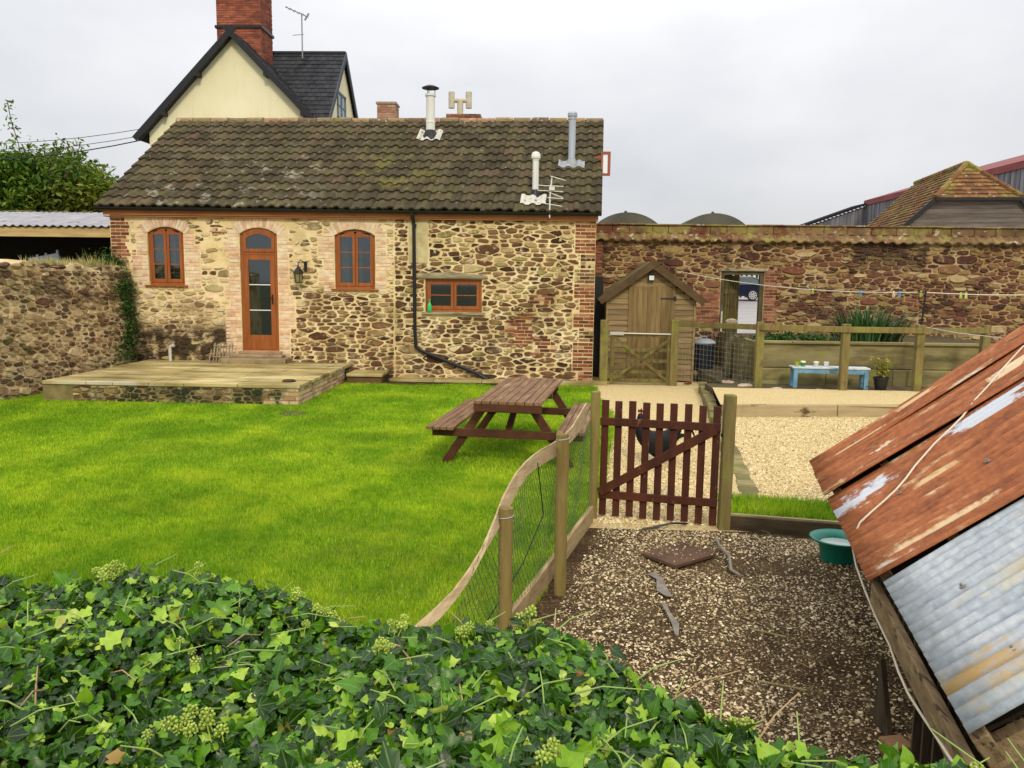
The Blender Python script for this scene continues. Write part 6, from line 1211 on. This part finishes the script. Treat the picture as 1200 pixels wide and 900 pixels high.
build('eye', m, surf('amber eye', [(0, (.4, .15, .02)), (1, (.5, .2, .03))], 2, rough=.1, bump=0), ck_)

# ================================================================ RUSTY ROOFED HEN HOUSE
EA = Vector((1.23, 2.21, .80)); c38, s38 = math.cos(R(38)), math.sin(R(38)); UPS = Vector((P_.x*c38, P_.y*c38, s38)); RNm = UPS.cross(E_)*-1; RNm = RNm if RNm.z > 0 else -RNm
hh = thing('hen_house', (2.2, 4.2, 0), 'tumbledown hen house with rusty overlapping corrugated roof sheets filling the right foreground', 'hen house')
ROOFW = 1.92
def rust(name, base, pale, patches, seed, blue=False):
    N = NT(name); uv = N.coord('uv', (1, 1, 1)); st_ = N.coord('uv', (2.2, 9, 1)); st3 = N.coord('uv', (1.0, 3.2, 1))
    col = N.ramp(N.noise(st_, 1.6, 8, .65), base); fine = N.noise(uv, 26, 6); col = N.mix(.6, col, N.ramp(fine, [(.3, (.6, .6, .6)), (.7, (1.35, 1.35, 1.35))]), 'MULTIPLY')
    sx = N.n('ShaderNodeSeparateXYZ'); N.l(uv, sx.inputs[0])
    mp_ = N.n('ShaderNodeMapping'); mp_.inputs['Scale'].default_value = (1.2, 4.2, 1); mp_.inputs['Location'].default_value = (seed*3.1, seed*1.7, 0); N.l(N.coord('uv', (1, 1, 1)), mp_.inputs[0])
    nn = N.noise(mp_.outputs[0], 1.9, 8, .68)
    for (u, v, ru, rv, c, thr, soft) in patches:
        du = N.math('DIVIDE', N.math('SUBTRACT', sx.outputs[0], u), ru); dv = N.math('DIVIDE', N.math('SUBTRACT', sx.outputs[1], v), rv)
        r2_ = N.math('ADD', N.math('MULTIPLY', du, du), N.math('MULTIPLY', dv, dv)); f = N.math('SUBTRACT', N.math('ADD', N.math('MULTIPLY', N.math('SUBTRACT', nn, .5), 3.6), .94), N.math('MULTIPLY', r2_, .62)); f = N.math('ADD', f, N.math('MULTIPLY', N.math('SUBTRACT', fine, .5), .5)); f = N.mapr(f, thr-.05, thr+soft*1.6); col = N.mix(f, col, c)
    f = N.mapr(nn, .56, .68); f2 = N.mapr(nn, .62, .72); col = N.mix(N.math('MULTIPLY', f, .8), col, pale[0]); col = N.mix(N.math('MULTIPLY', f2, .8), col, pale[1])
    sp_ = N.mapr(N.noise(uv, 30, 3), .72, .76); col = N.mix(sp_, col, (.05, .025, .015))
    N.l(col, N.b.inputs['Base Color']); N.b.inputs['Roughness'].default_value = .55 if blue else .72; N.b.inputs['Specular IOR Level'].default_value = .4; N.b.inputs['Metallic'].default_value = .0
    bp = N.n('ShaderNodeBump'); bp.inputs['Strength'].default_value = .35; bp.inputs['Distance'].default_value = .004; N.l(fine, bp.inputs['Height']); N.l(bp.outputs[0], N.b.inputs['Normal']); return N.m
RB = [(.25, (.14, .042, .016)), (.42, (.26, .080, .025)), (.58, (.38, .125, .040)), (.78, (.48, .20, .075))]
CRM, GLV = (.62, .44, .22), (.60, .63, .66)
def sheet(v0, v1, lift0, lift1, back, mat, pitch=.076, amp=.014, u0=0., tilt=0.):
    """v = metres along the eave from the near end; lift0/lift1 raise the near and far long edges"""
    A = EA+E_*v0+UPS*(u0-.03); vs = []; uvs = []; L = v1-v0; nxs = int(L/pitch*8); nys = 10; Wd = ROOFW+back
    for j in range(nys+1):
        for i in range(nxs+1):
            t = i/nxs; s = j/nys; lf_ = lift0*(1-t)**3+lift1*t**3; lf_ *= (1-.5*s); w_ = .006*math.sin(s*6+v0*3)+.004*math.sin(t*9+s*4)
            vs.append(A+E_*(L*t+tilt*s)+UPS*(Wd*s)+RNm*(.02+amp*math.sin(L*t/pitch*2*math.pi)+lf_+w_)); uvs.append((Wd*s, L*t))
    m = MB(); m.add(vs, [(j*(nxs+1)+i, j*(nxs+1)+i+1, (j+1)*(nxs+1)+i+1, (j+1)*(nxs+1)+i) for j in range(nys) for i in range(nxs)])
    o = build('roof_sheet', m, mat, hh, uvs=uvs, smooth=True); s_ = o.modifiers.new('thickness', 'SOLIDIFY'); s_.thickness = .0035; return o
M_r1 = rust('rust far', RB, (CRM, GLV), [(.32, .16, .25, .05, CRM, .62, .12), (.85, .30, .3, .07, CRM, .66, .12)], 1)
M_r2 = rust('rust second', RB, (CRM, GLV), [(.42, .33, .16, .06, (.66, .56, .42), .6, .1), (.15, .06, .25, .05, CRM, .6, .1), (1.35, .36, .25, .1, (.7, .55, .36), .6, .1)], 2)
M_r3 = rust('rust main', RB, (CRM, GLV), [(.10, 1.18, .34, .17, (.56, .60, .66), .58, .14), (1.02, 1.33, .5, .17, (.54, .58, .64), .58, .14), (.55, .80, .22, .09, CRM, .66, .25), (.40, .14, .42, .06, (.66, .50, .29), .60, .22), (.15, .07, .22, .05, (.62, .56, .44), .58, .2), (.9, .95, .3, .05, CRM, .7, .25)], 3)
M_r4 = rust('galvanised near', [(.25, (.27, .31, .34)), (.5, (.39, .43, .46)), (.75, (.54, .56, .56))], ((.50, .46, .34), (.44, .37, .24)), [(.18, .22, .30, .14, (.44, .29, .11), .56, .30), (.55, .12, .55, .10, (.52, .42, .22), .52, .30), (.62, .17, .14, .05, (.30, .10, .04), .60, .15), (1.2, .42, .6, .08, (.55, .47, .30), .66, .3), (.75, .62, .6, .03, (.56, .49, .30), .62, .3)], 4, True)
sheet(3.20, 3.66, .022, 0, 0, M_r1, tilt=0); sheet(2.58, 3.26, .034, .0, 0, M_r2, u0=-.01); sheet(1.15, 2.61, .036, -.008, 0, M_r3, u0=-.01, tilt=-.02); sheet(-.04, 1.14, -.004, -.006, 0, M_r4, u0=.04, tilt=.10)
# ridge side, frame, walls
m = MB(); RT0 = EA+UPS*(ROOFW-.05); dn = Vector((UPS.x, UPS.y, -UPS.z)); corr(m, RT0-E_*.0, E_, dn, 3.7, 1.9, .076, .0085, Vector((dn.x*-1, dn.y*-1, 1)).normalized()*1.0, 6, 4); build('far_roof_slope', m, M_r3, hh, uvs=[(0, 0)]*len(m.v))
M_old = surf('old weathered timber', [(.3, (.13, .085, .04)), (.55, (.26, .18, .09)), (.75, (.36, .27, .15))], 4, 8, stretch=(6, 1.2, 6), rough=.9, bump=.6, ivar=.15, spots=[((.05, .032, .018), 5, .56, .66, {'stretch': (6, .8, 6)}), ((.2, .2, .05), 3, .58, .7, {'amt': .5})])
m = MB(); A = EA+UPS*.0-RNm*.045+Vector((0, 0, -.0)); m.beam(A-E_*.05+UPS*.03, A+E_*3.64+UPS*.03, .05, .085, up=RNm); build('wall_plate', m, M_old, hh, bevel=.004)
m = MB(); B_ = EA-RNm*.06; m.beam(B_-E_*.10+Vector((-.035, 0, -.05)), B_+E_*1.35+Vector((-.035, 0, -.05)), .035, .10); build('side_beam', m, M_old, hh, bevel=.004)
m = MB()
for s in (.35, 1.0, 1.6): m.beam(EA+UPS*s-RNm*.04, EA+E_*3.62+UPS*s-RNm*.04, .05, .07, up=RNm)
for t_ in (.01, 1.13, 2.4, 3.6): m.beam(EA+E_*t_-RNm*.09, EA+E_*t_+UPS*1.88-RNm*.09, .05, .07, up=RNm)
build('rafters', m, M_old, hh)
M_hw = surf('dark hen house boards', [(.3, (.03, .022, .013)), (.7, (.10, .07, .04))], 4, 6, stretch=(5, 5, .7), bump=.5, ivar=.3)
m = MB(); t_ = 0.
while t_ < 3.6:
    if .68 < t_ < 1.75:
        if m.v: build('side_boards', m, M_hw, hh); m = MB()
        t_ += .135; continue
    ins = .11 if t_ < .95 else .46; a = EA+E_*(t_+.01)+P_*ins; b = EA+E_*(t_+.13)+P_*ins; m.beam(((a.x+b.x)/2, (a.y+b.y)/2, 0), ((a.x+b.x)/2, (a.y+b.y)/2, .78), .02, .118, up=P_); t_ += .135
build('side_boards', m, M_hw, hh)
m = MB(); q0 = EA-RNm*.022; m.add([q0+E_*.01+UPS*.02, q0+E_*3.6+UPS*.02, q0+E_*3.6+UPS*1.85, q0+E_*.01+UPS*1.85, q0-RNm*.012+E_*.01+UPS*.02, q0-RNm*.012+E_*3.6+UPS*.02, q0-RNm*.012+E_*3.6+UPS*1.85, q0-RNm*.012+E_*.01+UPS*1.85], [(3, 2, 1, 0), (4, 5, 6, 7), (0, 1, 5, 4), (1, 2, 6, 5), (2, 3, 7, 6), (3, 0, 4, 7)]); build('gap_blackout', m, surf('black gap shade', [(.3, (.012, .009, .006)), (.7, (.04, .028, .016))], 5, rough=.95, spec=.1, bump=.4), hh)  # added dark layer: blocks light slits so gaps between roof sheets stay black
M_hg = surf('gable boards', [(.3, (.12, .09, .045)), (.7, (.28, .21, .11))], 4, 7, stretch=(5, 5, .7), bump=.6, ivar=.3, spots=[((.03, .025, .015), 4, .56, .66)])
m = MB(); s = .10
while s < 2.75:
    top = .74+min(s, 2.95-s)*math.tan(R(38)); p = EA+P_*(s+.06)+E_*.03; m.beam((p.x, p.y, 0), (p.x, p.y, top-.05-.10*(int(s*20) % 3 == 0)), .118, .022, up=E_); s += .13
build('near_gable_boards', m, M_hg, hh)
m = MB(); s = .52
while s < 2.75: top = .74+min(s, 2.95-s)*math.tan(R(38)); p = EA+P_*(s+.06)+E_*3.55; m.beam((p.x, p.y, 0), (p.x, p.y, top-.04), .118, .022, up=E_); s += .13
build('far_gable_boards', m, M_hw, hh)
m = MB(); p = EA+P_*2.86; m.beam((p.x, p.y, 0), (p.x, p.y, .72), .05, .05); q = p+E_*3.55; m.add([(p.x, p.y, 0), (q.x, q.y, 0), (q.x, q.y, .76), (p.x, p.y, .76)], [(0, 1, 2, 3)]); build('back_boards', m, M_hw, hh)
rs = random.Random(3)
for v, us in ((.22, (.25, .72, 1.2)), (.40, (.52, 1.0)), (.12, (.70,)), (.75, (.25, .9)), (.58, (.62,)), (1.32, (.42, .95)), (2.0, (.30, 1.1)), (2.9, (.35, 1.0)), (1.75, (.7,)), (3.4, (.3,))):
    for u in us: p = EA+E_*(v+rs.uniform(-.01, .01))+UPS*u+RNm*.030; m = MB(); m.tube([p, p+RNm*.004], .013, 12); m.tube([p, p+RNm*.014], .005, 8); build('roof_nail', m, surf('dull nail caps', [(0, (.18, .16, .14)), (1, (.35, .33, .3))], 9, metal=.4, rough=.5, bump=0), hh)
m = MB(); m.add([Vector(v) for v in [(1.60, 3.66, 0), (1.62, 3.52, 0), (1.60, 3.62, .34), (1.625, 3.665, 0), (1.645, 3.525, 0), (1.625, 3.625, .34)]], [(0, 1, 2), (5, 4, 3), (0, 3, 4, 1), (1, 4, 5, 2), (2, 5, 3, 0)]); t = build('leaning_board', m, M_hw); tag(t, 'dark broken board leaning against the hen house side', 'board')
# power cord over the roof
def onroof(px_, py_):
    d = FW+RT*((px_-600)/940)-UP*((py_-450)/940); t_ = (EA+RNm*.04-Vector((0, 0, H))).dot(RNm)/d.dot(RNm); return Vector((0, 0, H))+d*t_
cpts = [onroof(a, b) for a, b in ((1215, 396), (1199, 406), (1175, 432), (1160, 450), (1144, 467), (1128, 488), (1114, 502), (1095, 520), (1073, 545), (1062, 560), (1050, 574), (1036, 587), (1021, 600), (1008, 612))]
hang = [at(998, 634, 4.10), at(1003, 662, 3.90), at(1013, 690, 3.70), (at(1026, 722, 3.45)), at(1043, 757, 3.15), at(1053, 787, 2.95), at(1064, 812, 2.80), at(1077, 833, 2.65), at(1095, 860, 2.45), at(1113, 888, 2.25), at(1130, 912, 2.1)]
m = MB(); m.tube(cpts+hang, .0055, 7); t = build('electric_cable', m, surf('cream flex', [(0, (.55, .46, .32)), (1, (.72, .64, .5))], 5, rough=.5, bump=0), smooth=True); tag(t, 'cream electric cord trailing over the rusty roof and down beside it', 'cable')
M_lb = surf('worn orange brick', [(.3, (.22, .11, .05)), (.7, (.36, .2, .1))], 5, bump=.6, spots=[((.12, .08, .04), 5, .58, .68)])
for (x, y, z, a, lw_, lb) in ((1.60, 3.40, .10, 14, .5, 'half brick leftmost in the row beside the hen house'), (1.78, 3.42, .10, 8, 1., 'whole brick second from the left beside the hen house'), (1.95, 3.48, .10, -20, .8, 'brick tucked third in the row under the beam'), (2.05, 3.36, .12, 4, 1., 'brick rightmost in the row beneath the galvanised sheet')):
    t = thing('brick', (x, y, z), lb, 'brick', 'loose bricks beside the hen house', rz=R(a)); t.location = (x-.02, y-.05, 0.03); m = MB(); m.box(-.105*lw_, .105*lw_, -.05, .05, 0, .065); build('block', m, M_lb, t, bevel=.006, local=True)

# ================================================================ IVY HEDGE
RIM = [(-6.5, 3.25), (-4.0, 3.15), (-2.6, 3.05), (-2.0, 2.98), (-1.6, 2.92), (-1.16, 2.86), (-.65, 2.74), (-.36, 2.62), (-.05, 2.48), (.23, 2.30), (.45, 2.13), (.63, 1.99), (.82, 1.85), (1.0, 1.70), (1.3, 1.46), (1.9, 1.2)]
rimY = lambda x: np.interp(x, [p[0] for p in RIM], [p[1] for p in RIM])
def hz(x, y):
    b = vnoise(np.asarray(x), np.asarray(y), 3.2, 21)*.16+vnoise(np.asarray(x), np.asarray(y), 9, 22)*.05
    e = rimY(x)-y; top = .93+b+.03*np.clip(x+1, 0, 1)-.10*np.clip(-x-1.5, 0, 1)*0
    f = np.clip((e+.05)/.24, 0, 1); f = np.sqrt(1-(1-f)**2); return top*f+(1-f)*.0
hd = thing('ivy_hedge', (-.6, 2.2, 0), 'dense flowering ivy hedge spreading along the bottom foreground', 'hedge')
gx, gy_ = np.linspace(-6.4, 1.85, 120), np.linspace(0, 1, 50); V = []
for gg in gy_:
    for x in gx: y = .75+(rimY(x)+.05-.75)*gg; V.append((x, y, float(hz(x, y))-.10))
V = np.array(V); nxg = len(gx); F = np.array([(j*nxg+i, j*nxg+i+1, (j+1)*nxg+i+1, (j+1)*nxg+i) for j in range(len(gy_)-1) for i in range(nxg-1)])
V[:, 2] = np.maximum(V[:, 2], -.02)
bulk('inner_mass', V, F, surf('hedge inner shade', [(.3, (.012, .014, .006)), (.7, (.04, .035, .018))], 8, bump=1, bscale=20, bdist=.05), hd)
# leaf shapes: lobed and plain, each (n,3) outline around a folded midrib; x along the leaf
LOB = [(0, 0), (-.10, .22), (.08, .50), (.22, .34), (.42, .62), (.58, .30), (1.0, 0), (.58, -.30), (.42, -.62), (.22, -.34), (.08, -.50), (-.10, -.22)]
LOB2 = [(0, 0), (-.12, .28), (.16, .44), (.30, .28), (.62, .34), (.74, .18), (1.05, 0), (.74, -.18), (.62, -.34), (.30, -.28), (.16, -.44), (-.12, -.28)]
OVA = [(0, 0), (.02, .20), (.16, .36), (.34, .40), (.56, .32), (.80, .14), (1.05, 0), (.80, -.14), (.56, -.32), (.34, -.40), (.16, -.36), (.02, -.20)]
HRT = [(0, 0), (-.12, .18), (-.02, .40), (.20, .46), (.48, .34), (.76, .17), (.98, 0), (.76, -.17), (.48, -.34), (.20, -.46), (-.02, -.40), (-.12, -.18)]
def ivy(P, NRM, size, mat, name, seed, parent):
    r_ = np.random.RandomState(seed); n = len(P); shp = np.array([LOB, LOB2, OVA, HRT]); k = 12; pick = r_.choice(4, n, p=[.34, .22, .22, .22]); S = shp[pick]*r_.uniform(.90, 1.10, (n, k, 2))*np.stack([r_.uniform(.85, 1.1, (n, 1)), r_.uniform(.75, 1.15, (n, 1))], 2)
    t = r_.normal(0, 1, (n, 3)); t[:, 2] -= .35; t -= NRM*(t*NRM).sum(1)[:, None]; t /= np.linalg.norm(t, axis=1)[:, None]; b = np.cross(NRM, t)
    fold = r_.uniform(.02, .28, (n, 1)); curl = r_.uniform(-.25, .60, (n, 1)); wv = r_.normal(0, .055, (n, k)); sz = size[:, None]
    X, Y = S[:, :, 0], S[:, :, 1]; Z = fold*np.abs(Y)*1.1-curl*X*X+wv
    L = P[:, None]+t[:, None]*(X*sz)[..., None]+b[:, None]*(Y*sz)[..., None]+NRM[:, None]*(Z*sz)[..., None]
    midx = np.array([.22, .48, .76]); M_ = P[:, None]+t[:, None]*(midx[None]*sz)[..., None]+NRM[:, None]*((-curl*midx[None]**2-.01)*sz)[..., None]
    V = np.concatenate([L, M_], 1); UV = np.concatenate([S, np.repeat(np.stack([midx, midx*0], 1)[None], n, 0)], 1)
    m0, m1, m2 = 12, 13, 14
    F = [(0, 1, 2), (0, 2, m0), (2, 3, m0), (3, 4, m1), (3, m1, m0), (4, 5, m1), (5, m2, m1), (5, 6, m2), (7, m2, 6), (7, m1, m2), (7, 8, m1), (8, 9, m1), (9, m0, m1), (9, 10, m0), (10, 0, m0), (10, 11, 0)]
    F = np.array(F)[None]+(np.arange(n)*15)[:, None, None]; return bulk(name, V.reshape(-1, 3), F.reshape(-1, 3), mat, parent, uvs=UV.reshape(-1, 2), smooth=True)
def ivymat(name, isl, trans=.25, rough=.32):
    N = NT(name); ri = N.geo.outputs['Random Per Island']; col = N.ramp(ri, isl); uv = N.n('ShaderNodeTexCoord').outputs['UV']; sp_ = N.n('ShaderNodeSeparateXYZ'); N.l(uv, sp_.inputs[0]); x, y = sp_.outputs[0], N.math('ABSOLUTE', sp_.outputs[1])
    vein = N.mapr(y, .010, .035, 1., 0.)
    for a in (32, 62):
        d = N.math('ABSOLUTE', N.math('SUBTRACT', N.math('MULTIPLY', y, math.cos(R(a))), N.math('MULTIPLY', x, math.sin(R(a))))); vein = N.math('MAXIMUM', vein, N.math('MULTIPLY', N.mapr(d, .004, .022, 1., 0.), .8))
    ns = N.noise(N.coord('pos', (1, 1, 1)), 40, 4); col = N.mix(.5, col, N.ramp(ns, [(.3, (.65, .65, .65)), (.7, (1.3, 1.3, 1.3))]), 'MULTIPLY'); vc = N.mix(.45, col, (.30, .42, .14)); col = N.mix(N.math('MULTIPLY', vein, .7), col, vc)
    N.l(col, N.b.inputs['Base Color']); N.b.inputs['Roughness'].default_value = rough; N.b.inputs['Specular IOR Level'].default_value = .42
    bp = N.n('ShaderNodeBump'); bp.inputs['Strength'].default_value = .4; bp.inputs['Distance'].default_value = .002; N.l(N.math('MULTIPLY', vein, -1.), bp.inputs['Height']); N.l(bp.outputs[0], N.b.inputs['Normal'])
    tr = N.n('ShaderNodeBsdfTranslucent'); N.l(N.mix(.5, col, (.2, .4, .02)), tr.inputs[0]); ms = N.n('ShaderNodeMixShader'); ms.inputs[0].default_value = trans; N.l(N.b.outputs[0], ms.inputs[1]); N.l(tr.outputs[0], ms.inputs[2]); N.l(ms.outputs[0], N.o.inputs[0]); return N.m
M_ivy = ivymat('ivy leaf', [(0, (.004, .022, .001)), (.32, (.012, .056, .002)), (.56, (.036, .130, .003)), (.77, (.095, .26, .006)), (.89, (.24, .44, .014)), (.97, (.42, .60, .05)), (.99, (.54, .64, .12)), (1, (.30, .09, .02))])
r_ = np.random.RandomState(77); n = 42000; X = r_.uniform(-6.35, 1.75, n); X = np.where(r_.rand(n) < .68, r_.uniform(-2.5, 1.25, n), X); RY = rimY(X); Yv = np.where(r_.rand(n) < .28, RY+.04-np.abs(r_.normal(0, .10, n)), r_.uniform(.9, 1, n)*0+r_.uniform(.95, 1, n)*0+(1.0+(RY-1.0)*r_.rand(n)))
k = (Yv > .9); X, Yv = X[k], Yv[k]; n = len(X); Z = hz(X, Yv); eps = .03; dzx = (hz(X+eps, Yv)-Z)/eps; dzy = (hz(X, Yv+eps)-Z)/eps
NR_ = np.c_[-dzx*.5, np.clip(-dzy*.5, -1.5, 1.5), np.ones(n)]; NR_ += r_.normal(0, .55, (n, 3))+np.array([0, -.35, 0]); NR_ /= np.linalg.norm(NR_, axis=1)[:, None]
dep = np.abs(r_.normal(0, .045, n)); P = np.c_[X, Yv, Z+.015-dep+.05*(r_.rand(n) < .06)*r_.rand(n)]; sz = r_.uniform(.021, .052, n)*np.where(r_.rand(n) < .14, 1.6, 1)
ivy(P, NR_, sz, M_ivy, 'foliage', 5, hd)
# stems and flower heads
m = MB(); m2 = MB(); rs = random.Random(31); M_gst = surf('ivy green stem', [(0, (.20, .32, .06)), (1, (.33, .42, .12))], 5, rough=.5, bump=0); M_tw = surf('dry ivy twig', [(0, (.30, .18, .08)), (1, (.5, .36, .2))], 9, rough=.8, bump=.2)
def top(x, y): return float(hz(np.array(x), np.array(y)))
for i in range(420):
    x = rs.uniform(-2.3, 1.15); y = rs.uniform(1.15, float(rimY(x))-.02)
    if abs(x) > .72*y+.5: continue
    z = top(x, y); a = rs.uniform(0, 6.283); l = rs.uniform(.06, .24); d = Vector((math.cos(a), math.sin(a), 0)); up_ = rs.uniform(-.01, .09); p = Vector((x, y, z-.02)); mid = p+d*l*.5+Vector((0, 0, up_*.5+.02)); q = p+d*l+Vector((0, 0, up_))
    if rs.random() < .85: m.tube([p, mid, q], [rs.uniform(.0018, .0035), .0022, .0015], 5)
    else: m2 = MB(); m2.tube([p, mid, q], [rs.uniform(.0018, .0035), .0022, .0015], 5); build('dry_twig', m2, M_tw, hd)
build('green_stems', m, M_gst, hd)['kind'] = 'stuff'
for (a, b, r_0) in (((-.05, 1.62, .93), (-.01, 1.47, 1.02), .006), ((.38, 1.45, .90), (.31, 1.66, 1.0), .005), ((.52, 1.45, .88), (.46, 1.70, .95), .005), ((.05, 1.5, .9), (.06, 1.62, .99), .006), ((-1.0, 1.6, .96), (-.6, 1.45, .98), .004)): m2 = MB(); m2.tube([a, ((a[0]+b[0])/2, (a[1]+b[1])/2, (a[2]+b[2])/2+.015), b], r_0, 6); build('dry_twig', m2, M_tw, hd)
def umbel(seed):
    q = MB(); rs_ = random.Random(seed); q.tube([(0, 0, -.035), (0, 0, 0)], .0013, 5)
    for k in range(20):
        zz = 1-1.5*(k+.5)/20; rr = math.sqrt(max(0, 1-zz*zz)); a = k*2.39996; R_ = .0135*rs_.uniform(.85, 1.1); p = Vector((rr*math.cos(a)*R_, rr*math.sin(a)*R_, zz*R_)); q.tube([(0, 0, 0), p], .0006, 3, caps=False); q.ball(p, .0032*rs_.uniform(.8, 1.15), 6, 4)
    return q
M_umb = surf('ivy blossom', [(0, (.34, .46, .06)), (1, (.50, .58, .12))], 30, island=[(0, (.22, .36, .03)), (1, (.52, .60, .12))], iamt=.7, rough=.6, bump=0, trans=.1)
protos = [build('flower_head', umbel(s), M_umb, hd, local=True) for s in (1, 2, 3)]; used = 0; spots_ = []
while len(spots_) < 100:
    cx_ = rs.uniform(-1.9, .98); cy_ = rs.uniform(1.25, float(rimY(cx_))-.0) if rs.random() < .5 else float(rimY(cx_))-abs(rs.gauss(0, .10))+.02
    if abs(cx_) > .70*cy_+.15: continue
    for q in range(rs.choice((2, 3, 4, 5))):
        spots_.append((cx_+rs.gauss(0, .028), cy_+rs.gauss(0, .028)))
for i, (x, y) in enumerate(spots_[:100]):
    o = protos[i] if i < 3 else protos[i % 3].copy()
    if i >= 3: COL.objects.link(o); o.parent = hd
    z = top(x, y)+rs.uniform(.025, .065); o.location = Vector((x, y, z))-hd.location; s = rs.uniform(.85, 1.45); o.scale = (s, s, s); o.rotation_euler = (rs.uniform(-.6, .6), rs.uniform(-.6, .6), rs.uniform(0, 6))
